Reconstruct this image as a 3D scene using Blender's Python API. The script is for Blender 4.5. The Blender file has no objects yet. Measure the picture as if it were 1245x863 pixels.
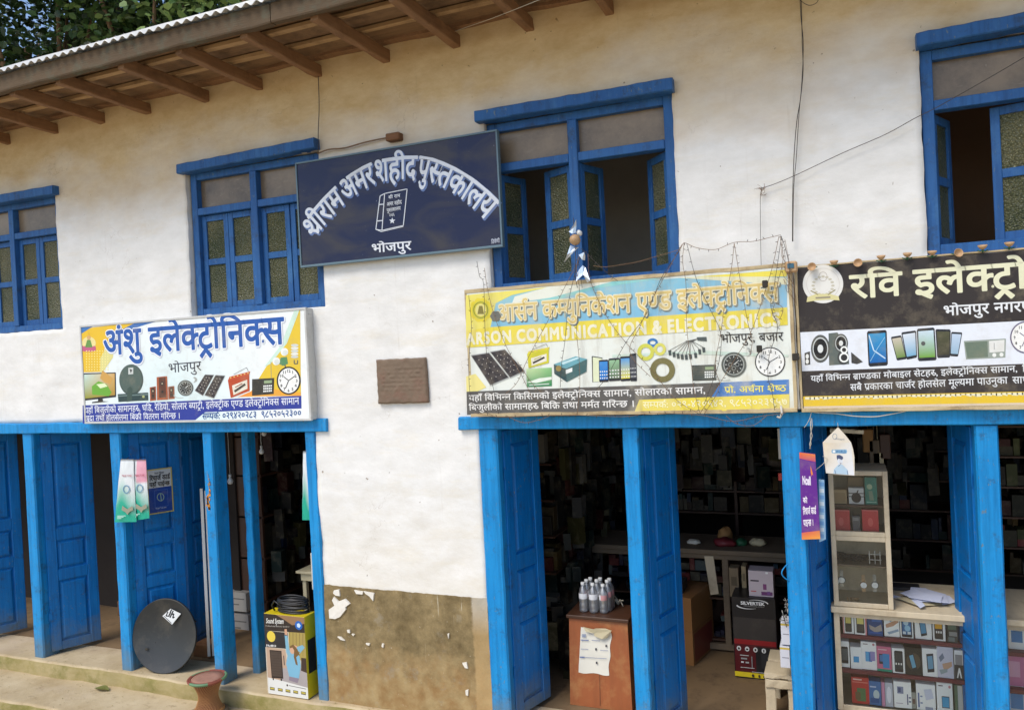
import bpy, bmesh, math, random
from mathutils import Vector, Matrix, noise
SC = bpy.context.scene
C = SC.collection
random.seed(7)
R = random.Random(11)

# ------------------------------------------------------------------ camera
F_PX, PW, PH = 960.0, 1245.0, 863.0
CAM = Vector((0.0, -4.42, 2.3238))
RM = Matrix(((0.9227124, -0.0432927, -0.3830503),
             (0.3821757, -0.0272679, 0.9236873),
             (-0.0504339, -0.9986902, -0.0086150)))      # columns: image right, image down, view
cam = bpy.data.cameras.new('camera'); co = bpy.data.objects.new('camera', cam); C.objects.link(co)
cam.sensor_width = 36.0; cam.lens = F_PX / PW * 36.0; cam.clip_start = 0.05; cam.clip_end = 2000
m3 = Matrix((RM.col[0], -RM.col[1], -RM.col[2])).transposed()
co.matrix_world = Matrix.Translation(CAM) @ m3.to_4x4()
SC.camera = co

# ------------------------------------------------------------------ light
SUN_EL, SUN_AZ = math.radians(52), math.radians(-24)     # azimuth off the facade normal, towards the left
w = bpy.data.worlds.new('World'); SC.world = w; w.use_nodes = True
nt = w.node_tree; nt.nodes.clear()
wo = nt.nodes.new('ShaderNodeOutputWorld'); bg = nt.nodes.new('ShaderNodeBackground'); sk = nt.nodes.new('ShaderNodeTexSky')
sk.sky_type = 'NISHITA'; sk.sun_disc = False; sk.sun_elevation = SUN_EL
sk.sun_rotation = math.pi - SUN_AZ
sk.air_density = 1.0; sk.dust_density = 3.5; sk.ozone_density = 1.0; sk.altitude = 1500
bg.inputs[1].default_value = 0.135
nt.links.new(sk.outputs[0], bg.inputs[0]); nt.links.new(bg.outputs[0], wo.inputs[0])
sun = bpy.data.lights.new('sun', 'SUN'); so = bpy.data.objects.new('sun', sun); C.objects.link(so)
sun.energy = 1.5; sun.angle = math.radians(28); sun.color = (1.0, 0.94, 0.84)
sd = Vector((math.sin(SUN_AZ) * math.cos(SUN_EL), -math.cos(SUN_AZ) * math.cos(SUN_EL), math.sin(SUN_EL)))
so.rotation_euler = sd.to_track_quat('Z', 'Y').to_euler(); so.location = (0, -20, 30)
SC.view_settings.view_transform = 'Standard'; SC.view_settings.look = 'None'
SC.view_settings.gamma = 1.0; SC.view_settings.exposure = 0.72
SC.cycles.max_bounces = 8; SC.cycles.transparent_max_bounces = 16

# ------------------------------------------------------------------ measuring helpers: a sight line of the photo met with a plane of the place
def ray(px, py): return RM @ Vector((px - PW / 2, py - PH / 2, F_PX))
def onY(px, py, Y=0.0):
    r = ray(px, py); return CAM + r * ((Y - CAM.y) / r.y)
def onZ(px, py, Z=0.0):
    r = ray(px, py); return CAM + r * ((Z - CAM.z) / r.z)
def onX(px, py, X):
    r = ray(px, py); return CAM + r * ((X - CAM.x) / r.x)

# ------------------------------------------------------------------ colours and materials
def S(r, g, b):
    f = lambda c: (c / 255.0 / 12.92) if c / 255.0 <= 0.04045 else ((c / 255.0 + 0.055) / 1.055) ** 2.4
    return (f(r), f(g), f(b), 1.0)

class NT:
    def __init__(s, name):
        s.m = bpy.data.materials.new(name); s.m.use_nodes = True; s.t = s.m.node_tree
        s.b = s.t.nodes['Principled BSDF']; s.out = s.t.nodes['Material Output']
        g = s.t.nodes.new('ShaderNodeNewGeometry'); s.pos = g.outputs['Position']; s.bump_prev = None
    def link(s, a, b): s.t.links.new(a, b)
    def mapp(s, scale):
        n = s.t.nodes.new('ShaderNodeMapping'); n.inputs['Scale'].default_value = scale; s.link(s.pos, n.inputs['Vector']); return n.outputs[0]
    def noise(s, scale, detail=6, rough=.6, stretch=(1, 1, 1), dist=0.0):
        n = s.t.nodes.new('ShaderNodeTexNoise'); n.inputs['Scale'].default_value = scale
        n.inputs['Detail'].default_value = detail; n.inputs['Roughness'].default_value = rough; n.inputs['Distortion'].default_value = dist
        s.link(s.mapp(stretch), n.inputs['Vector']); return n.outputs['Fac']
    def ramp(s, fac, a, b):
        n = s.t.nodes.new('ShaderNodeMapRange'); n.inputs['From Min'].default_value = a; n.inputs['From Max'].default_value = b
        s.link(fac, n.inputs['Value']); return n.outputs[0]
    def math(s, op, a, b=None):
        n = s.t.nodes.new('ShaderNodeMath'); n.operation = op; n.use_clamp = False
        for i, v in enumerate((a, b)):
            if v is None: continue
            if isinstance(v, (int, float)): n.inputs[i].default_value = v
            else: s.link(v, n.inputs[i])
        return n.outputs[0]
    def mix(s, fac, a, b):
        n = s.t.nodes.new('ShaderNodeMix'); n.data_type = 'RGBA'
        for k, v in ((0, fac), (6, a), (7, b)):
            if isinstance(v, (int, float)): n.inputs[k].default_value = v
            elif isinstance(v, tuple): n.inputs[k].default_value = v
            else: s.link(v, n.inputs[k])
        return n.outputs[2]
    def z(s):
        n = s.t.nodes.new('ShaderNodeSeparateXYZ'); s.link(s.pos, n.inputs[0]); return n.outputs
    def bump(s, h, strength, dist=.01):
        n = s.t.nodes.new('ShaderNodeBump'); n.inputs['Strength'].default_value = strength; n.inputs['Distance'].default_value = dist
        s.link(h, n.inputs['Height'])
        if s.bump_prev: s.link(s.bump_prev, n.inputs['Normal'])
        s.bump_prev = n.outputs[0]; s.link(n.outputs[0], s.b.inputs['Normal'])
    def col(s, c):
        if isinstance(c, tuple): s.b.inputs['Base Color'].default_value = c
        else: s.link(c, s.b.inputs['Base Color'])
    def set(s, **k):
        for a, v in k.items(): s.b.inputs[a.replace('_', ' ')].default_value = v

def mul(c, k): return (c[0] * k, c[1] * k, c[2] * k, 1.0)

def simple(name, c, rough=.6, var=.25, scale=8, stretch=(1, 1, 1), bump=.15, bscale=60, metal=0.0, spec=.5, dirt=None, dirtamt=.5, dscale=5):
    n = NT(name); base = n.mix(n.noise(scale, 6, .6, stretch), mul(c, 1 - var), mul(c, 1 + var * .7))
    if dirt:
        base = n.mix(n.math('MULTIPLY', n.ramp(n.noise(dscale, 8, .7), .5, .68), dirtamt), base, dirt)
    n.col(base); n.set(Roughness=rough, Metallic=metal); n.b.inputs['Specular IOR Level'].default_value = spec
    if bump: n.bump(n.noise(bscale, 5, .6, stretch), bump, .004)
    return n.m

M = {}
# whitewashed mud plaster: bare tan earth shows through under the eaves where the lime never reached
n = NT('whitewash')
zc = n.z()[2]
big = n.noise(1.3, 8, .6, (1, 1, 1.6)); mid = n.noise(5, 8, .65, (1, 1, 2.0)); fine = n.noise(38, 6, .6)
c = n.mix(n.ramp(mid, .35, .7), S(224, 222, 216), S(238, 236, 231))
c = n.mix(n.math('MULTIPLY', n.ramp(n.noise(3.0, 9, .7, (.6, 1, 2.4)), .52, .74), .40), c, S(220, 206, 174))
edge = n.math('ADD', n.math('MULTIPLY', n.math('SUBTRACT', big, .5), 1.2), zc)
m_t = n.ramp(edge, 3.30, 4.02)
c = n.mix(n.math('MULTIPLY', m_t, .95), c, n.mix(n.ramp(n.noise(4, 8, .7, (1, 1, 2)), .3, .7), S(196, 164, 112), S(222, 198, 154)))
low = n.math('MULTIPLY', n.ramp(n.math('ADD', n.math('MULTIPLY', n.math('SUBTRACT', mid, .5), 1.6), zc), 1.5, .6), .25)
c = n.mix(low, c, S(226, 208, 170))
spk = n.ramp(n.noise(26, 2, .5), .735, .77)
c = n.mix(n.math('MULTIPLY', spk, .7), c, S(120, 96, 66))
drip = n.math('MULTIPLY', n.ramp(n.noise(9, 6, .7, (3, 1, .12)), .58, .72), n.ramp(n.noise(1.6, 4, .5), .48, .6))
c = n.mix(n.math('MULTIPLY', drip, .22), c, S(150, 130, 98))
vo = n.t.nodes.new('ShaderNodeTexVoronoi'); vo.feature = 'DISTANCE_TO_EDGE'; vo.inputs['Scale'].default_value = 2.6
vm = n.t.nodes.new('ShaderNodeVectorMath'); vm.operation = 'ADD'; nz_ = n.t.nodes.new('ShaderNodeTexNoise'); nz_.inputs['Scale'].default_value = 3.5; nz_.inputs['Detail'].default_value = 8
n.link(n.pos, nz_.inputs['Vector']); n.link(nz_.outputs['Color'], vm.inputs[0]); n.link(n.pos, vm.inputs[1]); n.link(vm.outputs[0], vo.inputs['Vector'])
crk = n.math('MULTIPLY', n.ramp(vo.outputs['Distance'], .010, .0), n.ramp(n.noise(1.9, 5, .6), .56, .64))
c = n.mix(n.math('MULTIPLY', crk, .38), c, S(140, 118, 88))
n.bump(n.math('MULTIPLY', crk, -1.0), .3, .004)
n.col(c); n.set(Roughness=.92); n.b.inputs['Specular IOR Level'].default_value = .2
n.bump(n.noise(5, 6, .55, (1, 1, 1.25)), .2, .03); n.bump(n.noise(22, 10, .8), .3, .010); n.bump(fine, .25, .003)
M['whitewash'] = n.m

# ochre mud band at the foot of the wall
n = NT('mud_band')
xyz = n.z()
c = n.mix(n.ramp(n.noise(5, 10, .78), .36, .64), S(98, 82, 50), S(152, 132, 92))
lowm = n.ramp(n.math('ADD', n.math('MULTIPLY', n.math('SUBTRACT', n.noise(4, 8, .7), .5), .7), xyz[2]), .42, .2)
c = n.mix(n.math('MULTIPLY', lowm, .62), c, n.mix(n.ramp(n.noise(9, 6, .6), .35, .65), S(158, 118, 68), S(190, 164, 116)))
c = n.mix(n.math('MULTIPLY', n.ramp(n.noise(6, 9, .75), .56, .66), .45), c, S(150, 142, 124))
strk = n.math('MULTIPLY', n.ramp(n.noise(30, 4, .7, (1.6, 1, .05)), .66, .71), n.ramp(n.noise(5, 5, .6), .45, .6))
c = n.mix(n.math('MULTIPLY', strk, .75), c, S(206, 196, 172))
c = n.mix(n.math('MULTIPLY', n.ramp(n.noise(70, 3, .7), .7, .73), .8), c, S(214, 206, 188))
rim = n.math('MULTIPLY', n.ramp(n.math('ADD', n.math('MULTIPLY', n.math('SUBTRACT', n.noise(20, 5, .6), .5), .03), xyz[0]), -2.195, -2.18), .55)
c = n.mix(rim, c, n.mix(n.ramp(xyz[2], .75, .55), S(214, 206, 190), S(190, 158, 108)))
n.col(c); n.set(Roughness=.9); n.bump(n.noise(18, 9, .7), .5, .008); M['mud_band'] = n.m

def paint(name, c, c2, rough=.5, foot=True, faded=S(74, 150, 196)):
    n = NT(name); xyz = n.z()
    k = n.mix(n.ramp(n.noise(2.2, 8, .65, (1, 1, .5)), .3, .7), c, c2)
    k = n.mix(n.math('MULTIPLY', n.ramp(n.noise(14, 8, .7, (3, 3, .15)), .44, .66), .55), k, mul(c, .55))      # brush marks along the grain
    k = n.mix(n.math('MULTIPLY', n.ramp(n.noise(5, 9, .75, (1, 1, .6)), .55, .66), .35), k, faded)
    k = n.mix(n.math('MULTIPLY', n.ramp(n.noise(60, 4, .7, (1, 1, .5)), .64, .67), .75), k, S(110, 122, 120))  # chips
    k = n.mix(n.math('MULTIPLY', n.ramp(n.noise(8, 10, .8), .54, .66), .55), k, S(52, 54, 52))                # grime
    if foot:
        d = n.ramp(n.math('ADD', n.math('MULTIPLY', n.math('SUBTRACT', n.noise(7, 9, .75), .5), .6), xyz[2]), .26, .0)
        k = n.mix(n.math('MULTIPLY', d, .6), k, S(118, 116, 84))
    n.col(k); n.set(Roughness=rough); n.b.inputs['Specular IOR Level'].default_value = .28
    n.bump(n.noise(26, 7, .65, (3, 3, .15)), .45, .004); n.bump(n.noise(7, 5, .6), .3, .01)
    M[name] = n.m
paint('blue_paint', S(16, 132, 200), S(34, 152, 216))
paint('door_blue', S(4, 104, 176), S(10, 122, 194), .45, True, S(40, 120, 176))
paint('window_blue', S(40, 88, 146), S(52, 104, 160), .55, False, S(80, 130, 174))
M['old_wood'] = simple('old_wood', S(122, 84, 54), .8, .5, 5, (1, 6, 6), .4, 30, dirt=S(70, 52, 36))
M['rafter_wood'] = simple('rafter_wood', S(142, 106, 74), .8, .4, 7, (8, .8, 8), .4, 40, dirt=S(84, 56, 36))
M['board_wood'] = simple('board_wood', S(136, 106, 76), .85, .5, 6, (.6, 6, 6), .4, 30, dirt=S(72, 56, 42), dirtamt=.7)
M['batten'] = simple('batten', S(182, 148, 106), .85, .4, 6, (.6, 6, 6), .3, 30, dirt=S(90, 66, 46))
M['fascia'] = simple('fascia', S(92, 74, 52), .85, .45, 3, (.5, 6, 6), .6, 25, dirt=S(84, 94, 78), dirtamt=.6, dscale=7)
M['tin'] = simple('tin', S(216, 214, 208), .4, .15, 6, bump=.1, metal=.2)
M['galv'] = simple('galv', S(170, 170, 166), .45, .2, 8, bump=.1, metal=.6)
M['ply'] = simple('ply', S(206, 190, 160), .6, .18, 5, (6, 1, 1), .2, 40, dirt=S(120, 96, 66), dirtamt=.4)
M['orange_wood'] = simple('orange_wood', S(158, 88, 46), .5, .3, 4, (6, 6, .5), .2, 40, dirt=S(186, 140, 84), dirtamt=.5)
M['dark_wood'] = simple('dark_wood', S(74, 46, 30), .5, .3, 6, bump=.15)
M['grey_wood'] = simple('grey_wood', S(120, 104, 84), .8, .4, 6, (1, 1, 4), .3, 40)
M['maroon'] = simple('maroon', S(112, 36, 44), .5, .15, 9)
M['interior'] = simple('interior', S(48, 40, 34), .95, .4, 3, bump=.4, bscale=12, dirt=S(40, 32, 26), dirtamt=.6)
M['upper_brown'] = simple('upper_brown', S(150, 116, 88), .95, .3, 3, bump=.4, bscale=12)
M['upper_room'] = simple('upper_room', S(190, 182, 168), .95, .3, 3, bump=.4, bscale=12)
M['carton'] = simple('carton', S(170, 126, 76), .8, .15, 6, bump=.1)
M['black_plastic'] = simple('black_plastic', S(34, 34, 36), .4, .2, 9, bump=.1)
M['dish'] = simple('dish', S(44, 46, 46), .42, .3, 6, bump=.15, dirt=S(96, 90, 78), dirtamt=.4)
M['frame_grey'] = simple('frame_grey', S(200, 200, 196), .45, .12, 9, bump=.05, dirt=S(150, 140, 120), dirtamt=.35)
M['frame_blue'] = simple('frame_blue', S(98, 122, 134), .5, .25, 12, bump=.15)
M['frame_wood'] = simple('frame_wood', S(196, 176, 136), .75, .35, 12, bump=.3, dirt=S(120, 90, 58), dirtamt=.7)
M['white_post'] = simple('white_post', S(206, 200, 188), .7, .2, 12, bump=.3, dirt=S(130, 116, 92), dirtamt=.5)
M['wire'] = simple('wire', S(70, 62, 56), .7, .3, 30, bump=0)
M['wire_light'] = simple('wire_light', S(196, 188, 170), .7, .2, 30, bump=0)
M['wire_brown'] = simple('wire_brown', S(128, 98, 70), .8, .3, 30, bump=.2)
M['stone'] = simple('stone', S(122, 104, 86), .85, .3, 9, bump=.8, bscale=45, dirt=S(130, 86, 72), dirtamt=.5)
M['red_paint'] = simple('red_paint', S(188, 44, 38), .5, .2, 9)
M['paper'] = simple('paper', S(226, 222, 208), .8, .08, 9, bump=.1)
M['paper_blue'] = simple('paper_blue', S(198, 204, 226), .8, .08, 9, bump=.1)
M['cap_white'] = simple('cap_white', S(232, 232, 228), .4, .05, 9, bump=0)
M['metal_dark'] = simple('metal_dark', S(60, 56, 50), .5, .3, 20, metal=.6, bump=.1)
M['foil'] = simple('foil', S(214, 222, 232), .28, .15, 30, metal=.75, bump=.5, bscale=50)
M['lamp_tan'] = simple('lamp_tan', S(188, 152, 112), .5, .25, 20, bump=.1)
M['bark'] = simple('bark', S(132, 104, 76), .9, .35, 5, (3, 3, .6), .6, 20)
M['green_plastic'] = simple('green_plastic', S(40, 96, 66), .5, .2, 20, bump=0)
M['cane'] = simple('cane', S(176, 126, 76), .6, .35, 30, bump=.2)
M['cane_red'] = simple('cane_red', S(142, 76, 58), .6, .35, 22, bump=.2)
M['rim_green'] = simple('rim_green', S(98, 136, 98), .6, .2, 12, bump=.1)
M['seat_pink'] = simple('seat_pink', S(168, 124, 104), .7, .3, 40, bump=.3)
M['cream_box'] = simple('cream_box', S(196, 184, 150), .7, .12, 12, bump=.1)
M['tube_white'] = simple('tube_white', S(206, 206, 202), .5, .1, 12, bump=.05)
M['shelf_box_dark'] = simple('shelf_box_dark', S(46, 44, 44), .6, .3, 12, bump=.1)
M['leaf_litter'] = simple('leaf_litter', S(110, 112, 52), .7, .2, 30)
M['rubber'] = simple('rubber', S(118, 104, 82), .85, .25, 30, bump=.3)

n = NT('earth_floor')
c = n.mix(n.ramp(n.noise(2.4, 9, .65), .3, .7), S(172, 150, 112), S(206, 188, 154))
c = n.mix(n.math('MULTIPLY', n.ramp(n.noise(9, 9, .7, (1, 1.6, 1)), .56, .7), .55), c, S(126, 102, 72))
c = n.mix(n.math('MULTIPLY', n.ramp(n.noise(1.1, 5, .6), .5, .7), .4), c, S(196, 178, 168))
n.col(c); n.set(Roughness=.9); n.bump(n.noise(10, 9, .7), .5, .01); n.bump(n.noise(90, 4, .6), .3, .002); M['earth_floor'] = n.m
M['shop_floor'] = simple('shop_floor', S(128, 104, 74), .9, .3, 3, bump=.5, bscale=12, dirt=S(74, 58, 42), dirtamt=.7, dscale=6)
n = NT('mossy_riser')
c = n.mix(n.ramp(n.noise(5, 8, .7, (1, 1, 2)), .35, .68), S(150, 136, 84), S(176, 158, 116))
c = n.mix(n.math('MULTIPLY', n.ramp(n.noise(3, 8, .7), .48, .62), .7), c, S(116, 112, 48))
n.col(c); n.set(Roughness=.95); n.bump(n.noise(16, 9, .7), .6, .01); M['mossy_riser'] = n.m
n = NT('road_soil')
c = n.mix(n.ramp(n.noise(.8, 9, .65), .3, .7), S(168, 146, 112), S(196, 180, 150))
n.col(c); n.set(Roughness=.95); n.bump(n.noise(9, 9, .7), .5, .02); M['road_soil'] = n.m

# navy enamel sign with a smoky brown reflection painted into its colour
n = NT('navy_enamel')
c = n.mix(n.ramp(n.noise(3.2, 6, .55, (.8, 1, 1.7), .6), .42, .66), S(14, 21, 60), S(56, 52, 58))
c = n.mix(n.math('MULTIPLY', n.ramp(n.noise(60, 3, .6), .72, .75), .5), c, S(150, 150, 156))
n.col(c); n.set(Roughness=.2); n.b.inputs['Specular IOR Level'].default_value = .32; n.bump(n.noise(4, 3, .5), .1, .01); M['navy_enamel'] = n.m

# flat print: colour stored per face, a little grime and fading over it
def printmat(name, rough, grime, gcol, gs=9):
    n = NT(name); a = n.t.nodes.new('ShaderNodeAttribute'); a.attribute_name = 'Col'
    c = n.mix(n.math('MULTIPLY', n.ramp(n.noise(gs, 9, .7), .5, .74), grime), a.outputs['Color'], gcol)
    if name == 'print_faded':
        c = n.mix(.13, c, S(190, 188, 178)); c = n.mix(n.math('MULTIPLY', n.ramp(n.noise(7, 8, .7, (2, 1, .2)), .54, .7), .35), c, S(140, 124, 96))
    n.col(c); n.set(Roughness=rough); n.b.inputs['Specular IOR Level'].default_value = .3
    n.bump(n.noise(3.5, 3, .5, (1.6, 1, .6)), .18, .02); M[name] = n.m
printmat('print', .5, .28, S(170, 156, 128)); printmat('print_faded', .6, .6, S(206, 196, 168), 6); printmat('print_box', .35, .1, S(120, 110, 96)); 

n = NT('patterned_glass')                         # dark rippled glass, dusty
v = n.t.nodes.new('ShaderNodeTexVoronoi'); v.inputs['Scale'].default_value = 95; n.link(n.mapp((1, 1, 1)), v.inputs['Vector'])
c = n.mix(n.ramp(n.noise(2.7, 6, .6), .35, .65), S(74, 82, 50), S(140, 134, 96))
c = n.mix(n.math('MULTIPLY', n.ramp(v.outputs['Distance'], .1, .55), .65), c, S(52, 60, 36))
c = n.mix(n.math('MULTIPLY', n.ramp(n.noise(75, 2, .6), .66, .70), .7), c, S(190, 186, 150))
n.col(c); n.set(Roughness=.3); n.b.inputs['Transmission Weight'].default_value = .12; n.bump(v.outputs['Distance'], .9, .01); M['patterned_glass'] = n.m
n = NT('dusty_glass')
c = n.mix(n.ramp(n.noise(2.4, 9, .7), .35, .65), S(92, 78, 62), S(146, 126, 100))
c = n.mix(n.math('MULTIPLY', n.ramp(n.noise(16, 8, .75, (.5, 1, 2)), .58, .68), .4), c, S(166, 150, 124))
c = n.mix(n.math('MULTIPLY', n.ramp(n.noise(34, 3, .6), .70, .74), .7), c, S(176, 162, 136))
n.col(c); n.set(Roughness=.35); n.b.inputs['Transmission Weight'].default_value = .1; n.bump(n.noise(25, 3, .5), .1, .004); M['dusty_glass'] = n.m

def clear(name, tint, amt, rough=.05):
    n = NT(name); t = n.t.nodes.new('ShaderNodeBsdfTransparent'); t.inputs[0].default_value = tint
    g = n.t.nodes.new('ShaderNodeBsdfGlossy'); g.inputs['Roughness'].default_value = rough
    x = n.t.nodes.new('ShaderNodeMixShader'); fr = n.t.nodes.new('ShaderNodeFresnel'); fr.inputs[0].default_value = 1.45
    n.link(n.math('ADD', fr.outputs[0], amt), x.inputs[0]); n.link(t.outputs[0], x.inputs[1]); n.link(g.outputs[0], x.inputs[2])
    n.link(x.outputs[0], n.out.inputs['Surface']); M[name] = n.m
clear('case_glass', (.99, 1, .99, 1), .0)
clear('bulb_glass', (.9, .9, .88, 1), .12, .1)
clear('bottle_plastic', (.95, .97, .98, 1), .42, .5)

def bagmat():
    n = NT('bag_print'); a = n.t.nodes.new('ShaderNodeAttribute'); a.attribute_name = 'Col'
    n.col(a.outputs['Color']); n.set(Roughness=.25); n.bump(n.noise(14, 3, .6, (2, 2, .4)), .5, .01); M['bag_print'] = n.m
bagmat()

def leafmat(name, c1, c2):
    n = NT(name); g = n.t.nodes.new('ShaderNodeNewGeometry')
    c = n.mix(g.outputs['Random Per Island'], c1, c2)
    d = n.t.nodes.new('ShaderNodeBsdfTranslucent'); n.link(c, d.inputs[0]); n.col(c); n.set(Roughness=.45)
    x = n.t.nodes.new('ShaderNodeMixShader'); x.inputs[0].default_value = .3
    n.link(n.b.outputs[0], x.inputs[1]); n.link(d.outputs[0], x.inputs[2]); n.link(x.outputs[0], n.out.inputs['Surface']); M[name] = n.m
leafmat('leaf_dark', S(36, 58, 32), S(88, 118, 60)); leafmat('leaf_light', S(70, 100, 50), S(140, 164, 90))

# ------------------------------------------------------------------ objects
def link(o, parent=None):
    C.objects.link(o)
    if parent: o.parent = parent
    return o
def wloc(o):
    v = Vector((0, 0, 0))
    while o: v += o.location; o = o.parent
    return v
def tag(o, label=None, cat=None, group=None, kind=None):
    if label: o['label'] = label
    if cat: o['category'] = cat
    if group: o['group'] = group
    if kind: o['kind'] = kind
    return o
def thing(name, label, cat, loc=(0, 0, 0), group=None):
    o = bpy.data.objects.new(name, None); o.empty_display_size = .05; o.location = loc; link(o); return tag(o, label, cat, group)
def dup(root, label=None, group=None, loc=None, rz=None):
    r = root.copy(); link(r)
    for ch in root.children:
        c = ch.copy(); link(c, r); c.matrix_parent_inverse = ch.matrix_parent_inverse
        for g in ch.children: link(g.copy(), c)
    if loc is not None: r.location = loc
    if rz is not None: r.rotation_euler = (0, 0, rz)
    return tag(r, label, None, group)

class MB:
    def __init__(s): s.v = []; s.f = []; s.c = []; s.sm = []
    def add(s, vs, fs, col=None, smooth=False):
        k = len(s.v); s.v += [tuple(v) for v in vs]
        for f in fs: s.f.append([i + k for i in f]); s.c.append(col); s.sm.append(smooth)
        return s
    def box(s, x0, x1, y0, y1, z0, z1, b=.004, col=None):
        if x0 > x1: x0, x1 = x1, x0
        if y0 > y1: y0, y1 = y1, y0
        if z0 > z1: z0, z1 = z1, z0
        b = min(b, (x1 - x0) * .3, (y1 - y0) * .3, (z1 - z0) * .3)
        if b <= 0:
            vs = [(x, y, z) for z in (z0, z1) for y in (y0, y1) for x in (x0, x1)]
            return s.add(vs, [(0, 2, 3, 1), (4, 5, 7, 6), (0, 1, 5, 4), (2, 6, 7, 3), (0, 4, 6, 2), (1, 3, 7, 5)], col)
        bm = bmesh.new(); bmesh.ops.create_cube(bm, size=1)
        for v in bm.verts: v.co = Vector(((x0 + x1) / 2 + v.co.x * (x1 - x0), (y0 + y1) / 2 + v.co.y * (y1 - y0), (z0 + z1) / 2 + v.co.z * (z1 - z0)))
        bmesh.ops.bevel(bm, geom=bm.edges[:], offset=b, segments=1, affect='EDGES')
        bm.verts.index_update(); s.add([v.co.copy() for v in bm.verts], [[v.index for v in f.verts] for f in bm.faces], col); bm.free(); return s
    def beam(s, p0, p1, w, h, seg=8, jit=.003, seed=0, up=(0, 0, 1)):
        p0, p1 = Vector(p0), Vector(p1); d = (p1 - p0).normalized(); u = Vector(up); u = (u - d * u.dot(d)).normalized(); r = d.cross(u); q = random.Random(seed)
        vs = []; c8 = [(-.5, -.42), (-.42, -.5), (.42, -.5), (.5, -.42), (.5, .42), (.42, .5), (-.42, .5), (-.5, .42)]
        for i in range(seg + 1):
            p = p0.lerp(p1, i / seg); j = [q.uniform(-jit, jit) for _ in range(4)]
            for k, (a, b) in enumerate(c8): vs.append(p + r * (a * w + j[k // 2]) + u * (b * h + j[(k // 2 + 1) % 4]))
        fs = [list(range(7, -1, -1)), list(range(seg * 8, seg * 8 + 8))]
        for i in range(seg):
            for k in range(8): fs.append((i * 8 + k, i * 8 + (k + 1) % 8, i * 8 + 8 + (k + 1) % 8, i * 8 + 8 + k))
        return s.add(vs, fs)
    def tube(s, pts, r, n=6, closed=False):
        pts = [Vector(p) for p in pts]; m = len(pts); vs = []; prev = None
        for i, p in enumerate(pts):
            a = pts[(i - 1) % m] if closed else pts[max(i - 1, 0)]; b = pts[(i + 1) % m] if closed else pts[min(i + 1, m - 1)]
            t = (b - a); t = t.normalized() if t.length > 1e-9 else Vector((0, 0, 1))
            if prev is None: u = t.orthogonal().normalized()
            else:
                u = prev - t * prev.dot(t); u = u.normalized() if u.length > 1e-6 else t.orthogonal().normalized()
            prev = u; v = t.cross(u); rr = r[i] if isinstance(r, (list, tuple)) else r
            for k in range(n): an = 2 * math.pi * k / n; vs.append(p + u * math.cos(an) * rr + v * math.sin(an) * rr)
        fs = []
        for i in range(m if closed else m - 1):
            j = (i + 1) % m
            for k in range(n): fs.append((i * n + k, i * n + (k + 1) % n, j * n + (k + 1) % n, j * n + k))
        if not closed: fs += [list(range(n - 1, -1, -1)), [(m - 1) * n + k for k in range(n)]]
        return s.add(vs, fs, None, True)
    def lathe(s, prof, c=(0, 0, 0), n=16, M3=None, cap=True):
        vs = []; c = Vector(c)
        for (r, z) in prof:
            for k in range(n):
                a = 2 * math.pi * k / n; p = Vector((r * math.cos(a), r * math.sin(a), z)); vs.append(c + (M3 @ p if M3 else p))
        fs = []
        for i in range(len(prof) - 1):
            for k in range(n): fs.append((i * n + k, i * n + (k + 1) % n, (i + 1) * n + (k + 1) % n, (i + 1) * n + k))
        s.add(vs, fs, None, True)
        if cap:
            k = len(s.v) - len(vs); s.f += [[k + i for i in range(n - 1, -1, -1)], [k + (len(prof) - 1) * n + i for i in range(n)]]; s.c += [None, None]; s.sm += [False, False]
        return s
    def grid(s, fn, nu, nv, smooth=True, col=None):
        vs = [fn(i / nu, j / nv) for j in range(nv + 1) for i in range(nu + 1)]
        return s.add(vs, [(j * (nu + 1) + i, j * (nu + 1) + i + 1, (j + 1) * (nu + 1) + i + 1, (j + 1) * (nu + 1) + i) for j in range(nv) for i in range(nu)], col, smooth)
    def build(s, name, mat, parent=None, label=None, kind=None):
        me = bpy.data.meshes.new(name); o = wloc(parent) if parent else Vector((0, 0, 0))
        me.from_pydata([tuple(Vector(v) - o) for v in s.v], [], s.f)
        if any(s.sm): me.polygons.foreach_set('use_smooth', s.sm)
        if any(c is not None for c in s.c):
            a = me.color_attributes.new('Col', 'FLOAT_COLOR', 'CORNER'); L = []
            for f, c in zip(s.f, s.c):
                if c and isinstance(c[0], (list, tuple)):
                    for q in c: L += list(q)
                else:
                    c = c or (.5, .5, .5, 1); L += list(c) * len(f)
            a.data.foreach_set('color', L)
        me.materials.append(M[mat] if isinstance(mat, str) else mat); me.validate(); me.update()
        ob = bpy.data.objects.new(name, me); link(ob, parent)
        if label: ob['label'] = label
        if kind: ob['kind'] = kind
        return ob

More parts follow.
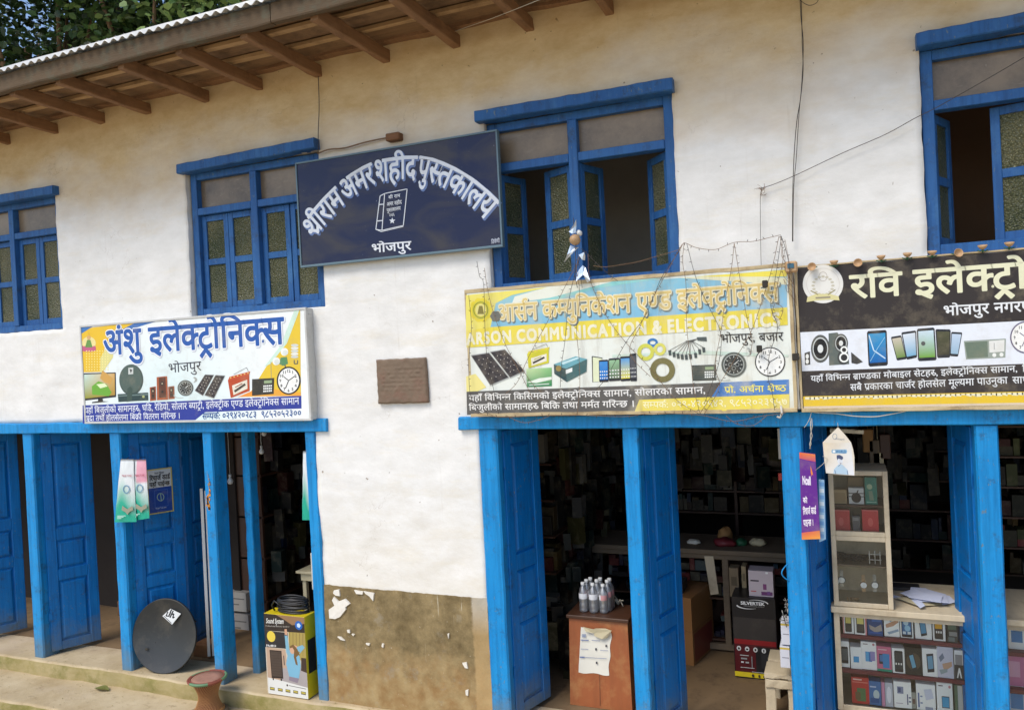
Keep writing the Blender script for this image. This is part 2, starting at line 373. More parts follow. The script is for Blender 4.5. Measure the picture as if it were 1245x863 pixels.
# ------------------------------------------------------------------ lettering: glyph outlines from the built-in font, joined by a small Devanagari shaper
GC = {}; ADV = {}
def raw(body, off, res):
    c = bpy.data.curves.new('t', 'FONT'); c.body = body; c.offset = off; c.resolution_u = res
    o = bpy.data.objects.new('t', c); C.objects.link(o); dg = bpy.context.evaluated_depsgraph_get(); dg.update()
    me = bpy.data.meshes.new_from_object(o.evaluated_get(dg)); bpy.data.objects.remove(o); bpy.data.curves.remove(c); return me
def adv(ch):
    if ch not in ADV:
        a = raw(ch, 0, 1); b = raw(ch + ch, 0, 1)
        ADV[ch] = max([v.co.x for v in b.vertices] or [0]) - max([v.co.x for v in a.vertices] or [0])
        if ch in 'क': pass
        bpy.data.meshes.remove(a); bpy.data.meshes.remove(b)
    return ADV[ch]
def glyph(ch, off, res, cut=None):
    k = (ch, off, res, cut)
    if k not in GC:
        me = raw(ch, off, res); bm = bmesh.new(); bm.from_mesh(me); bpy.data.meshes.remove(me)
        if cut is not None: bmesh.ops.bisect_plane(bm, geom=bm.verts[:] + bm.edges[:] + bm.faces[:], plane_co=(cut, 0, 0), plane_no=(1, 0, 0), clear_outer=True)
        bm.verts.index_update(); GC[k] = ([(v.co.x, v.co.y) for v in bm.verts], [[v.index for v in f.verts] for f in bm.faces]); bm.free()
    return GC[k]
def strokeshape(pts, w):
    vs = []; fs = []; n_ = len(pts)
    for i, p in enumerate(pts):
        a = Vector(pts[max(i - 1, 0)]); b = Vector(pts[min(i + 1, n_ - 1)]); t = (b - a).normalized(); q = Vector((-t.y, t.x)) * w / 2; p = Vector(p)
        vs += [tuple(p + q), tuple(p - q)]
    for i in range(n_ - 1): fs.append((2 * i, 2 * i + 1, 2 * i + 3, 2 * i + 2))
    return vs, fs
CONS = 'कखगघङचछजझञटठडढणतथदधनपफबभमयरलवशषसह'; MAT = 'ािीुूेैोौंःँ'; VIR = '्'
SP = .30
def squash(v): return .62 + (v - .62) * .66 if v > .62 else v
def shape(text, off=0.0, res=2, track=0.0, space=None):
    """laid-out glyphs; weight = copies of each outline pushed out all round by off"""
    base, W = shape0(text, res, track, space)
    if off <= 0: return [([(u, squash(v)) for u, v in vs], fs) for vs, fs in base], W
    n = 8 if off > .02 else 5; out = []
    for vs, fs in base:
        for k in range(n): a = 2 * math.pi * k / n + .39; out.append(([(u + off * math.cos(a), squash(v) + off * math.sin(a)) for u, v in vs], fs))
        out.append(([(u, squash(v)) for u, v in vs], fs))
    return out, W
def shape0(text, res=2, track=0.0, space=None):
    out = []; x = 0.0; i = 0; W = .088; off = 0.0; SPC = SP if space is None else space
    def put(g, dx, dy=0.0): out.append(([(a + dx, b + dy) for a, b in g[0]], g[1]))
    while i < len(text):
        ch = text[i]
        if ch == ' ': x += SPC; i += 1; continue
        if ch in CONS:
            cl = [ch]; i += 1
            while i + 1 < len(text) and text[i] == VIR and text[i + 1] in CONS: cl.append(text[i + 1]); i += 2
            end_vir = i < len(text) and text[i] == VIR
            if end_vir: i += 1
            ms = []
            while i < len(text) and text[i] in MAT: ms.append(text[i]); i += 1
            reph = len(cl) > 1 and cl[0] == 'र'
            if reph: cl = cl[1:]
            rsub = len(cl) > 1 and cl[-1] == 'र'
            if rsub: cl = cl[:-1]
            if 'ि' in ms: put(glyph('ि', off, res), x); x += adv('ि')
            for h in cl[:-1]:
                cut = .60 if h == 'क' else (.62 if h == 'फ' else adv(h) - .165 - off * .2)
                put(glyph(h, off, res, round(cut, 3)), x); x += cut - .015
            b = cl[-1]; put(glyph(b, off, res), x); xb = x + adv(b); x = xb
            if rsub:
                if b in 'टठडढ': out.append(strokeshape([(xb - .42, -.20), (xb - .25, -.03), (xb - .08, -.20)], W))
                else: out.append(strokeshape([(xb - .12 - (.27 if b == 'क' else 0), .20), (xb - .38 - (.2 if b == 'क' else 0), .02)], W * .85))
            if end_vir: put(glyph(VIR, off, res), xb - .1)
            for m in ms:
                if m == 'ि': continue
                if m in 'ुू' and b == 'र': put(glyph(m, off, res), x + .12, .32); x += .12; continue
                if m in 'ुू': put(glyph(m, off, res), xb); continue
                put(glyph(m, off, res), x); x += adv(m)
            if reph: out.append(strokeshape([(x - .12, .60), (x - .20, .72), (x - .15, .84), (x - .03, .86), (x + .03, .80)], W * .9))
            x += track; continue
        put(glyph(ch, off, res), x); x += adv(ch) + track; i += 1
    return out, x

class Art:
    """flat print on one upright plane, laid out in photo pixels; every layer is a real sheet a fraction of a millimetre proud of the last"""
    def __init__(s, Y=0.0, step=.0005, O=None, U=None):
        s.O = Vector((0, Y, 0)) if O is None else Vector(O); s.O.z = 0; s.U = Vector((1, 0, 0)) if U is None else Vector(U).normalized()
        s.N = Vector((s.U.y, -s.U.x, 0)); s.Y = Y; s.st = step; s.mb = MB(); s.k = 0; s.tx = []
    def hit(s, px, py):
        r = ray(px, py); return CAM + r * ((s.O - CAM).dot(s.N) / r.dot(s.N))
    def sz(s, px, py): q = s.hit(px, py); return (q - s.O).dot(s.U), q.z
    def to3(s, u, z, L): return tuple(s.O + s.U * u + Vector((0, 0, z)) + s.N * (s.st * L))
    def P(s, p, L): return tuple(s.hit(p[0], p[1]) + s.N * (s.st * L))
    def poly(s, pts, col, L=1):
        s.k += 1; L = L + (s.k % 40) * .02; s.mb.add([s.P(p, L) for p in pts], [list(range(len(pts)))], col); return s
    def grad(s, p, c, L=1, n=10):      # p: tl,tr,br,bl  c: same
        cs = lambda u, v: tuple((c[0][k] * (1 - u) + c[1][k] * u) * (1 - v) + (c[3][k] * (1 - u) + c[2][k] * u) * v for k in range(4))
        pp = lambda u, v: ((p[0][0] * (1 - u) + p[1][0] * u) * (1 - v) + (p[3][0] * (1 - u) + p[2][0] * u) * v, (p[0][1] * (1 - u) + p[1][1] * u) * (1 - v) + (p[3][1] * (1 - u) + p[2][1] * u) * v)
        for i in range(n):
            for j in range(n):
                q = [(i / n, j / n), ((i + 1) / n, j / n), ((i + 1) / n, (j + 1) / n), (i / n, (j + 1) / n)]
                s.mb.add([s.P(pp(*a), L) for a in q], [(0, 1, 2, 3)], [cs(*a) for a in q])
        return s
    def ell(s, cx, cy, rx, ry, col, L=1, n=28):
        return s.poly([(cx + rx * math.cos(math.radians(360 * i / n)), cy + ry * math.sin(math.radians(360 * i / n))) for i in range(n)], col, L)
    def line(s, pts, w, col, L=2):
        s.k += 1; L = L + (s.k % 40) * .02
        for a, b in zip(pts, pts[1:]):
            d = Vector((b[0] - a[0], b[1] - a[1])); q = Vector((-d.y, d.x)).normalized() * w / 2 if d.length else Vector((0, 1))
            s.mb.add([s.P(p, L) for p in ((a[0] + q.x, a[1] + q.y), (b[0] + q.x, b[1] + q.y), (b[0] - q.x, b[1] - q.y), (a[0] - q.x, a[1] - q.y))], [(0, 1, 2, 3)], col)
        return s
    def ring(s, cx, cy, rx, ry, w, col, L=2, n=28, a0=0, a1=360):
        s.k += 1; L = L + (s.k % 40) * .02; pt = lambda i, g: (cx + (rx + g) * math.cos(math.radians(a0 + (a1 - a0) * i / n)), cy + (ry + g) * math.sin(math.radians(a0 + (a1 - a0) * i / n)))
        for i in range(n): s.mb.add([s.P(p, L) for p in (pt(i, w / 2), pt(i + 1, w / 2), pt(i + 1, -w / 2), pt(i, -w / 2))], [(0, 1, 2, 3)], col)
        return s
    def text(s, t, p0, p1, top, col, L=3, off=0.0, res=2, scale=None, shift=(0, 0), track=0.0, slant=0.0):
        """baseline from p0 to p1 in photo pixels; top = pixel row of the headline above p0. p1=None with scale= keeps a given letter width"""
        a = s.sz(*p0); hgt = (s.sz(p0[0], top)[1] - a[1]) / .62
        sh, W = shape(t, off, res, track); f0 = len(s.mb.f)
        if p1: b = s.sz(*p1); ux = (b[0] - a[0]) / W; uz = (b[1] - a[1]) / W
        else: ux, uz = scale, 0.0
        for k, (vs, fs) in enumerate(sh):
            s.mb.add([s.to3(a[0] + (u + slant * v) * ux + shift[0], a[1] + u * uz + v * hgt + shift[1], L + .10 * (k % 9)) for u, v in vs], fs, col)
        s.tx.append((t, f0, len(s.mb.f)))
        return ux
    def build(s, name, parent, label=None, mat='print'):
        names = list(dict.fromkeys(t for t, a, b in s.tx))
        if name != 'lettering' or len(names) < 2: return s.mb.build(name, mat, parent, label)
        own = [names[0]] * len(s.mb.f)
        for t, a, b in s.tx:
            for i in range(a, b): own[i] = t
        for t in names:                      # each line of writing is its own piece
            mb = MB()
            for i, f in enumerate(s.mb.f):
                if own[i] == t: mb.add([s.mb.v[j] for j in f], [range(len(f))], s.mb.c[i])
            o = mb.build(name, mat, parent, label)
        return o

def crop(k, ox, oy): return lambda *a: [(x / k + ox, y / k + oy) for x, y in a]

# ================================================================== GROUND AND STEPS
def struct(name, mb, mat): o = mb.build(name, mat); o['kind'] = 'structure'; return o
g = MB(); g.add([(-300, -300, -.45), (300, -300, -.45), (300, 400, -.45), (-300, 400, -.45)], [(0, 1, 2, 3)]); struct('ground', g, 'road_soil')
def slab(name, x0, x1, y0, y1, ztop, zbot, seed):
    """earth step: worn top sheet with a ragged rounded lip, and its riser"""
    nx = int((x1 - x0) / .05)
    def lip(x): return y0 + .022 * noise.noise(Vector((x * 1.7, seed, 0))) + .012 * noise.noise(Vector((x * 7, seed, 3))) + (.03 * max(0, noise.noise(Vector((x * 2.3, seed, 9))) - .2))
    top = MB(); rs = MB(); vs = []
    ys = [0, .01, .03, .07, .15, .3, .5, .75, 1]
    for i in range(nx + 1):
        x = x0 + (x1 - x0) * i / nx; l = lip(x)
        for t in ys:
            y = l + (y1 - l) * t; vs.append((x, y, ztop - (.014 if t == 0 else .004 if t == .01 else 0) + .006 * noise.noise(Vector((x * 3, y * 3, seed)))))
    k = len(ys); top.add(vs, [(i * k + j, (i + 1) * k + j, (i + 1) * k + j + 1, i * k + j + 1) for i in range(nx) for j in range(k - 1)], None, True)
    struct(name, top, 'earth_floor')
    vs = []
    for i in range(nx + 1):
        x = x0 + (x1 - x0) * i / nx; l = lip(x)
        for t in (0, .3, .7, 1):
            z = ztop - .012 + (zbot - ztop + .012) * t; vs.append((x, l + .0005 + (.012 * noise.noise(Vector((x * 6, z * 9, seed))) - .012 if t else 0), z + .006 * noise.noise(Vector((x * 3, l * 3, seed))) * (1 - t)))
    rs.add(vs, [(i * 4 + j + 1, (i + 1) * 4 + j + 1, (i + 1) * 4 + j, i * 4 + j) for i in range(nx) for j in range(3)], None, True)
    struct(name + '_edge', rs, 'mossy_riser')
slab('platform', -9.5, 4.0, -.055, .31, 0.0, -.12, 1.3)
slab('lower_step', -9.5, 4.0, -.49, .0, -.115, -.24, 5.1)
slab('path', -9.5, 4.0, -1.3, -.42, -.24, -.47, 8.1)
g = MB(); g.grid(lambda u, v: (-9.5 + 13.5 * u, .26 + 4.6 * v, (.004 if v > .015 else -.02) + .008 * noise.noise(Vector((u * 40, v * 14, 2)))), 120, 40); struct('floor', g, 'shop_floor')

# ================================================================== THE BUILDING
B = thing('shop_building', 'long two-storey whitewashed mud building with blue timber doors and windows under a tin roof', 'building')
WX0, WX1, WZ1, TH = -9.4, 3.9, 4.34, .36
OPEN = [(-9.2, -3.300, -.02, 1.912), (-2.078, 3.7, -.02, 1.912), (-6.82, -5.665, 2.655, 3.715), (-4.325, -3.165, 2.665, 3.715), (-1.945, -.797, 2.665, 3.71), (.425, 1.58, 2.675, 3.71)]
xs = sorted(set([WX0, WX1] + [o[0] for o in OPEN] + [o[1] for o in OPEN])); zs = sorted(set([-.02, WZ1] + [o[2] for o in OPEN] + [o[3] for o in OPEN]))
def subdiv(a, st):
    r = []
    for p, q in zip(a, a[1:]):
        k = max(1, int((q - p) / st)); r += [p + (q - p) * i / k for i in range(k)]
    return r + [a[-1]]
xs = subdiv(xs, .035); zs = subdiv(zs, .035)
def wy(x, z):
    y = .014 * noise.noise(Vector((x * 1.1, z * 1.3, 4))) + .009 * noise.noise(Vector((x * 3.3, z * 4.1, 7))) + .004 * noise.noise(Vector((x * 9, z * 9, 1))) + .0022 * noise.noise(Vector((x * 19, z * 23, 11)))
    return y
inside = lambda x, z: any(a < x < b and c < z < d for a, b, c, d in OPEN)
wall = MB(); idx = {}; vs = []; fs = []
def vid(i, j, back):
    k = (i, j, back)
    if k not in idx:
        x, z = xs[i], zs[j]
        jx = .006 * noise.noise(Vector((x * 8, z * 11, 3))); jz = .006 * noise.noise(Vector((x * 11, z * 8, 6)))
        idx[k] = len(vs); vs.append((x + jx, (TH if back else wy(x, z)), z + jz))
    return idx[k]
cell = [[not inside((xs[i] + xs[i + 1]) / 2, (zs[j] + zs[j + 1]) / 2) for j in range(len(zs) - 1)] for i in range(len(xs) - 1)]
for i in range(len(xs) - 1):
    for j in range(len(zs) - 1):
        if not cell[i][j]: continue
        fs.append((vid(i, j, 0), vid(i + 1, j, 0), vid(i + 1, j + 1, 0), vid(i, j + 1, 0)))
        fs.append((vid(i, j, 1), vid(i, j + 1, 1), vid(i + 1, j + 1, 1), vid(i + 1, j, 1)))
        for di, dj, a, b in ((-1, 0, (i, j + 1), (i, j)), (1, 0, (i + 1, j), (i + 1, j + 1)), (0, -1, (i, j), (i + 1, j)), (0, 1, (i + 1, j + 1), (i, j + 1))):
            ii, jj = i + di, j + dj
            if not (0 <= ii < len(cell) and 0 <= jj < len(cell[0])) or not cell[ii][jj]:
                fs.append((vid(a[0], a[1], 0), vid(a[0], a[1], 1), vid(b[0], b[1], 1), vid(b[0], b[1], 0)))
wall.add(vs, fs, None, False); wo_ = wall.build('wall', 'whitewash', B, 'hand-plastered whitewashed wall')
# smooth shading on the front only
for p in wo_.data.polygons: p.use_smooth = abs(p.normal.y) > .8

# ochre band with chipped lime patches
mb = MB(); nx, nz = 60, 40
def band(u, v):
    x = -3.298 + (1.218) * u; zt = .785 + .005 * noise.noise(Vector((x * 9, 0, 0))) + .004 * noise.noise(Vector((x * 37, 2, 0))) ; z = -.1 + (zt + .1) * v
    return (x, wy(x, z) - .006 - .005 * noise.noise(Vector((x * 12, z * 12, 9))) , z)
mb.grid(band, nx, nz); 
mb.add([band(i / nx, 1) for i in range(nx + 1)] + [(band(i / nx, 1)[0], .02, band(i / nx, 1)[2]) for i in range(nx + 1)], [(i, i + 1, nx + 2 + i, nx + 1 + i) for i in range(nx)])
mb.build('mud_band', 'mud_band', B, 'bare ochre mud band at the foot of the wall, flaking')
ck = crop(5.295, 400, 700)
for pts in ([(30, 135), (60, 165), (100, 150), (130, 180), (105, 200), (108, 215), (70, 262), (40, 275), (5, 270), (0, 215), (35, 190), (20, 155)], [(28, 95), (62, 88), (68, 130), (40, 125), (25, 112)],
            [(160, 92), (220, 100), (215, 118), (175, 115)], [(225, 98), (290, 110), (286, 158), (262, 130), (235, 112)], [(55, 390), (75, 392), (102, 415), (75, 408)], [(118, 345), (135, 345), (138, 365), (122, 362)],
            [(858, 560), (885, 555), (893, 595), (875, 590)], [(880, 735), (898, 730), (896, 768), (882, 765)], [(240, 430), (265, 432), (262, 445), (245, 440)], [(345, 432), (356, 436), (352, 458), (342, 450)], [(765, 370), (774, 370), (771, 402)], [(148, 370), (166, 374), (160, 383)]):
    m = MB(); vs = []
    for p in ck(*pts):
        q = onY(p[0], p[1], -.012); vs.append((q.x, wy(q.x, q.z) - .0165, q.z))
    c0 = Vector([sum(v[k] for v in vs) / len(vs) for k in range(3)])
    vs2 = [(c0.x + (v[0] - c0.x) * 1.04, v[1] + .012, c0.z + (v[2] - c0.z) * 1.04) for v in vs]; n_ = len(vs)
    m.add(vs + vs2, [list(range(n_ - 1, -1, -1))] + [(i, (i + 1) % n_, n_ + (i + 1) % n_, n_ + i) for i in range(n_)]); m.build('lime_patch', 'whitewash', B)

# interior shell: floors, partitions, back walls, upper room
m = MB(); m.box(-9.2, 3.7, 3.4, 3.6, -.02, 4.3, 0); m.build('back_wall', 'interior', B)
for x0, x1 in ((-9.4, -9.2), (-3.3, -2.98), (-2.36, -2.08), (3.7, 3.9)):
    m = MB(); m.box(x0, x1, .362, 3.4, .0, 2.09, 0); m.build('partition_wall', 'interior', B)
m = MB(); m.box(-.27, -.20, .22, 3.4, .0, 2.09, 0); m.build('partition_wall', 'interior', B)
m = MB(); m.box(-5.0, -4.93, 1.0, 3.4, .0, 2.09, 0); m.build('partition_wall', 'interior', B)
m = MB(); m.box(-9.2, -5.0, 1.15, 1.25, .0, 2.09, 0); m.build('partition_wall', 'interior', B)  # near cross wall added to keep the left doorways dark
m = MB(); m.box(-9.2, 3.7, .363, 3.4, 2.10, 2.28, 0); m.build('ceiling', 'board_wood', B)
m = MB(); m.box(-9.2, 3.7, .363, 3.4, 2.285, 2.30, 0); m.build('upper_floor', 'board_wood', B)
for i in range(26):
    m = MB(); x = -9.0 + i * .5; m.beam((x, .37, 2.06), (x, 3.38, 2.06), .07, .075, 4, .004, i); m.build('ceiling_joist', 'dark_wood', B)
for x0 in (-5.1, -2.6, 0.1):
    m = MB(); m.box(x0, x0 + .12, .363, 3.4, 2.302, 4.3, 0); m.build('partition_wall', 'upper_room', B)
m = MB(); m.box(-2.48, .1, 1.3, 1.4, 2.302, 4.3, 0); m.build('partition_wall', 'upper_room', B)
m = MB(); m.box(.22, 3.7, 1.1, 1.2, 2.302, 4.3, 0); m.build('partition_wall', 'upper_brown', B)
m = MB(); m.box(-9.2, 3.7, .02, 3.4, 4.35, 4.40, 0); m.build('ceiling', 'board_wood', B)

# eaves ------------------------------------------------------------
ex = [onY(*q)[0] for q in ((10, 175), (68, 165), (125, 152), (180, 143), (250, 128), (315, 113), (387, 98), (470, 80), (555, 65), (645, 48), (740, 30), (850, 10))]
ex = [ex[0] - 1.62, ex[0] - 1.08, ex[0] - .54] + ex + [ex[-1] + .5 * k for k in range(1, 9)]
for i, x in enumerate(ex):
    m = MB(); dx = R.uniform(-.02, .02)
    m.beam((x + .01, .10, 4.222), (x + dx - .02, -.70, 4.252), .052, .078, 8, .0035, i); m.build('rafter', 'rafter_wood', B)
zc_ = [(-.695, -.50, 4.325), (-.492, -.27, 4.322), (-.262, -.02, 4.318)]
for i in range(6):
    xa = -9.6 + i * 2.28
    for k, (ya, yb, z) in enumerate(zc_):
        o = .13 * (k - 1); m = MB(); m.box(xa + (o if i else 0) + .001, xa + 2.2795 + (o if i < 5 else 0), ya + R.uniform(0, .008), yb - R.uniform(0, .01), z, z + .02, .002); m.build('ceiling_board', 'board_wood', B)
for y in (-.50, -.265):
    m = MB(); m.beam((-9.6, y, 4.303), (4.0, y, 4.303), .045, .026, 60, .003, 3); m.build('batten', 'batten', B)
m = MB(); m.beam((-9.7, -.725, 4.290), (-2.9, -.728, 4.292), .05, .115, 50, .005, 5); m.build('fascia_board', 'fascia', B)
m = MB(); m.beam((-2.895, -.727, 4.294), (4.1, -.725, 4.290), .05, .115, 50, .005, 6); m.build('fascia_board', 'fascia', B)
m = MB(); m.beam((-9.6, -.01, 4.318), (4.0, -.01, 4.318), .1, .045, 90, .006, 9); m.build('wall_plate', 'rafter_wood', B)
# corrugated sheets: bright wavy lip over the fascia
def wave(x): return .011 * math.cos(x * 2 * math.pi / .074)
sx = -9.7; k = 0
while sx < 4.0:
    m = MB(); e = sx + .80; nx = 88; rows = [(-.785, 4.362), (-.5, 4.44), (1.0, 4.86), (2.6, 5.3)]; dz = .004 * (k % 2) + .003 * R.uniform(-1, 1); vs = []
    for (y, z) in rows:
        for i in range(nx + 1): x = sx + (e - sx) * i / nx; vs.append((x, y + (R.uniform(-.002, .002)), z + wave(x) + dz))
    for (y, z) in rows:
        for i in range(nx + 1): x = sx + (e - sx) * i / nx; vs.append((x, y, z + .0015 + wave(x) + dz))
    q = nx + 1; fs = []
    for r_ in range(3):
        for i in range(nx): fs.append((r_ * q + i, (r_ + 1) * q + i, (r_ + 1) * q + i + 1, r_ * q + i + 1)); fs.append((4 * q + r_ * q + i, 4 * q + r_ * q + i + 1, 4 * q + (r_ + 1) * q + i + 1, 4 * q + (r_ + 1) * q + i))
    m.add(vs, fs, None, True)
    m.build('roof_sheet', 'tin', B); sx += .74; k += 1
m = MB(); nx = 1380; vs = []                     # rolled drip lip on the sheet ends: flat above, scalloped below
for i in range(nx + 1):
    x = -9.7 + 13.7 * i / nx; b = 4.352 + .011 * math.cos(x * 2 * math.pi / .074) + .004 * noise.noise(Vector((x * 2, 0, 0)))
    vs += [(x, -.79, 4.372 + .004 * noise.noise(Vector((x * 2, 5, 0)))), (x, -.792, b), (x, -.786, b)]
m.add(vs, [(i * 3, i * 3 + 1, i * 3 + 4, i * 3 + 3) for i in range(nx)] + [(i * 3 + 1, i * 3 + 2, i * 3 + 5, i * 3 + 4) for i in range(nx)]); m.build('sheet_edge', 'tin', B)

# lintels and posts -------------------------------------------------
def timber(name, mat, p0, p1, wdt, h, seg, seed, jit=.003, label=None):
    m = MB(); m.beam(p0, p1, wdt, h, seg, jit, seed); return m.build(name, mat, B, label)
timber('lintel', 'blue_paint', (-9.3, .045, 1.868), (-3.195, .045, 1.872), .15, .086, 40, 1, .003, 'blue lintel beam over the left shop')
timber('lintel', 'blue_paint', (-2.205, .045, 1.874), (3.75, .045, 1.880), .15, .082, 40, 2, .003, 'blue lintel beam over the two right shops')
POSTS = [(-6.19, -6.075, .15), (-5.215, -5.105, .15), (-4.29, -4.20, .14), (-3.385, -3.300, .16), (-2.082, -1.955, .13), (-1.172, -1.078, .16), (-.312, -.200, .18), (.590, .692, .18), (1.47, 1.57, .18), (-7.15, -7.04, .15)]
for i, (a, b, d) in enumerate(POSTS):
    top = 1.826 if a < -3 else 1.832
    timber('door_post', 'blue_paint', ((a + b) / 2, -.004 + d / 2, -.01), ((a + b) / 2 + .004, -.004 + d / 2, top), b - a, d, 26, 20 + i, .0035) if False else None
    m = MB(); m.beam(((a + b) / 2, -.012 + d / 2, -.01), ((a + b) / 2, -.012 + d / 2, top), b - a, d, 18, .0016, 20 + i, up=(0, 1, 0)); m.build('door_post', 'blue_paint', B)
m = MB(); pq = onY(307.5, 640, .27).x; m.beam((pq, .27, 0), (pq, .27, 1.82), .062, .09, 20, .003, 40, up=(0, 1, 0)); m.build('door_post', 'blue_paint', B, 'narrow blue inner post')
# orange paint chips on the third post
m = MB(); q = random.Random(3)
for i in range(26):
    t = q.random(); x = -4.252 + .012 * math.sin(t * 5) + q.uniform(-.016, .016) * (1 - abs(t - .8)); z = 1.53 - .26 * t; r_ = q.uniform(.003, .010) * (.6 + t)
    m.add([(x + r_ * math.cos(a) * .8, -.0165, z + 1.5 * r_ * math.sin(a)) for a in (0, 1.1, 2, 3.1, 4.2, 5.3)], [(0, 5, 4, 3, 2, 1)], S(226, 150, 40) if t > .45 else S(150, 120, 84))
m.build('paint_chip', 'print', B)

# door leaves --------------------------------------------------------
def leaf(hx, hy, ang, width=.36, z0=.03, z1=1.815, zs_=((.10, .60), (.69, .93), (1.03, 1.73)), mirror=1, extra=None):
    """panelled leaf hinged at (hx,hy); ang = degrees from the facade line into the shop"""
    W = width; T = .035
    m = MB(); st = .075
    m.box(0, st, 0, T, z0, z1, .003); m.box(W - st, W, 0, T, z0, z1, .003)
    edges = [z0] + [e for p in zs_ for e in p] + [z1]
    for a, b in zip(edges[0::2], edges[1::2]): m.box(st + .0005, W - st - .0005, .0015, T - .0015, a, b, .003)
    d = Vector((math.cos(math.radians(ang)) * mirror, math.sin(math.radians(ang)), 0)); nn = Vector((-d.y, d.x, 0)) * mirror
    def tr(mb):
        mb.v = [tuple(Vector((hx, hy, 0)) + d * v[0] + nn * v[1] + Vector((0, 0, v[2]))) for v in mb.v]
        if mirror < 0: mb.f = [f[::-1] for f in mb.f]
        return mb
    o = tr(m).build('door_leaf', 'door_blue', B)
    for a, b in zs_:
        p = MB(); x0, x1 = st - .004, W - st + .004; ax, az = .030, .030
        vs = []
        for (ix, y) in ((0, .012), (.012, .016), (.034, .002)):
            vs += [(x0 + ix, y, a - .004 + ix), (x1 - ix, y, a - .004 + ix), (x1 - ix, y, b + .004 - ix), (x0 + ix, y, b + .004 - ix)]
        vs += [(x0, .026, a - .004), (x1, .026, a - .004), (x1, .026, b + .004), (x0, .026, b + .004)]
        fs = [(8, 9, 10, 11), (15, 14, 13, 12)] + [(r_ * 4 + i, r_ * 4 + (i + 1) % 4, r_ * 4 + 4 + (i + 1) % 4, r_ * 4 + 4 + i) for r_ in (0, 1) for i in range(4)]
        p.add(vs, fs); tr(p).build('panel', 'door_blue', o)
    for z in (z0 + .25, z1 - .3):
        h = MB(); h.box(-.010, .018, -.003, .0, z, z + .07, .001); tr(h).build('hinge', 'door_blue', o)
    return o
leaf(-7.03, .10, 62); leaf(-6.06, .05, 63, .37); leaf(-5.095, .06, 61, .37)
leaf(-4.93, .42, 88, .34); leaf(-1.945, .06, 74, .36); leaf(-1.068, .09, 72, .36); leaf(-.192, .10, 72, .34)
leaf(.582, .09, 80, .36, mirror=-1); leaf(-6.20, .10, 82, .36, mirror=-1) if False else None
leaf(-2.6 + 4.05, .1, 80, .36, mirror=-1)
leaf(-8.0, .10, 62)

# windows --------------------------------------------------------------
def window(x0, x1, z0, z1, mull, ztr, ztr2, cap, leaves, label, capdrop=0.0):
    """frame with a transom light over two bays; leaves = (hinge x, mirror, width, angle)"""
    m = MB(); st = .055; y0, y1 = .035, .115
    for a, b, zz0, zz1 in ((x0, x0 + st, z0, z1), (x1 - st, x1, z0, z1)): m.box(a, b, y0, y1, zz0, zz1, .003)
    m.box(x0 + st + .0005, x1 - st - .0005, y0 + .002, y1, z1 - .05, z1 - .0005, .003); m.box(x0 + st + .0005, x1 - st - .0005, y0 + .002, y1, z0, z0 + .05, .003)
    m.box(mull - .028, mull + .028, y0 - .006, y1 - .003, z0 + .0505, z1 - .0505, .003)
    for a, b in ((x0 + st + .0005, mull - .0285), (mull + .0285, x1 - st - .0005)): m.box(a, b, y0 - .002, y1 - .005, ztr, ztr2, .003)
    w_ = m.build('window', 'window_blue', B, label)
    p = MB(); p.beam((cap[0], -.012, cap[2]), (cap[1], -.012, cap[2] + capdrop), .10, .068, 24, .0025, int(abs(x0) * 10)); p.build('head_board', 'window_blue', w_)
    for a, b in ((x0 + st - .004, mull - .024), (mull + .024, x1 - st + .004)):
        p = MB(); p.box(a, b, .082, .087, ztr2 - .004, z1 - .046, 0); p.build('pane', 'dusty_glass', w_)
    for (hx, mir, W, ang) in leaves:
        zz0, zz1 = z0 + .052, ztr - .004; zm = zz0 + (zz1 - zz0) * .50; T = .03; s_ = .042
        d = Vector((math.cos(math.radians(ang)) * mir, math.sin(math.radians(ang)), 0)); nn = Vector((-d.y, d.x, 0)) * mir
        hy = .068 if ang < 5 else .075
        def tr(mb):
            mb.v = [tuple(Vector((hx, hy, 0)) + d * v[0] + nn * v[1] + Vector((0, 0, v[2]))) for v in mb.v]
            if mir < 0: mb.f = [f[::-1] for f in mb.f]
            return mb
        s = MB(); s.box(.001, s_, 0, T, zz0, zz1, .002); s.box(W - s_, W - .001, 0, T, zz0, zz1, .002)
        for a, b in ((zz0, zz0 + s_), (zm - .022, zm + .022), (zz1 - s_, zz1)): s.box(s_ + .0004, W - s_ - .0004, .001, T - .001, a, b, .002)
        tr(s).build('sash', 'window_blue', w_)
        for a, b in ((zz0 + s_, zm - .022), (zm + .022, zz1 - s_)):
            p = MB(); p.box(s_ - .004, W - s_ + .004, .012, .017, a - .004, b + .004, 0); tr(p).build('pane', 'patterned_glass', w_)
    return w_
window(-6.815, -5.670, 2.66, 3.712, -6.24, 3.42, 3.47, (-6.95, -5.62, 3.742), [(-6.76, 1, .245, 0), (-6.268, -1, .245, 0), (-6.212, 1, .240, 0), (-5.725, -1, .244, 0)], 'leftmost window, shutters closed')
window(-4.315, -3.170, 2.67, 3.705, -3.745, 3.40, 3.45, (-4.345, -3.150, 3.732), [(-4.26, 1, .243, 0), (-3.773, -1, .243, 0), (-3.717, 1, .243, 0), (-3.225, -1, .243, 0)], 'window behind the navy sign, shutters closed', .015)
window(-1.940, -.800, 2.67, 3.695, -1.395, 3.40, 3.45, (-1.975, -.780, 3.733), [(-1.885, 1, .243, 70), (-1.423, -1, .243, 28), (-1.367, 1, .243, 72), (-.855, -1, .243, 50)], 'window with its shutters standing open above the yellow sign', -.01)
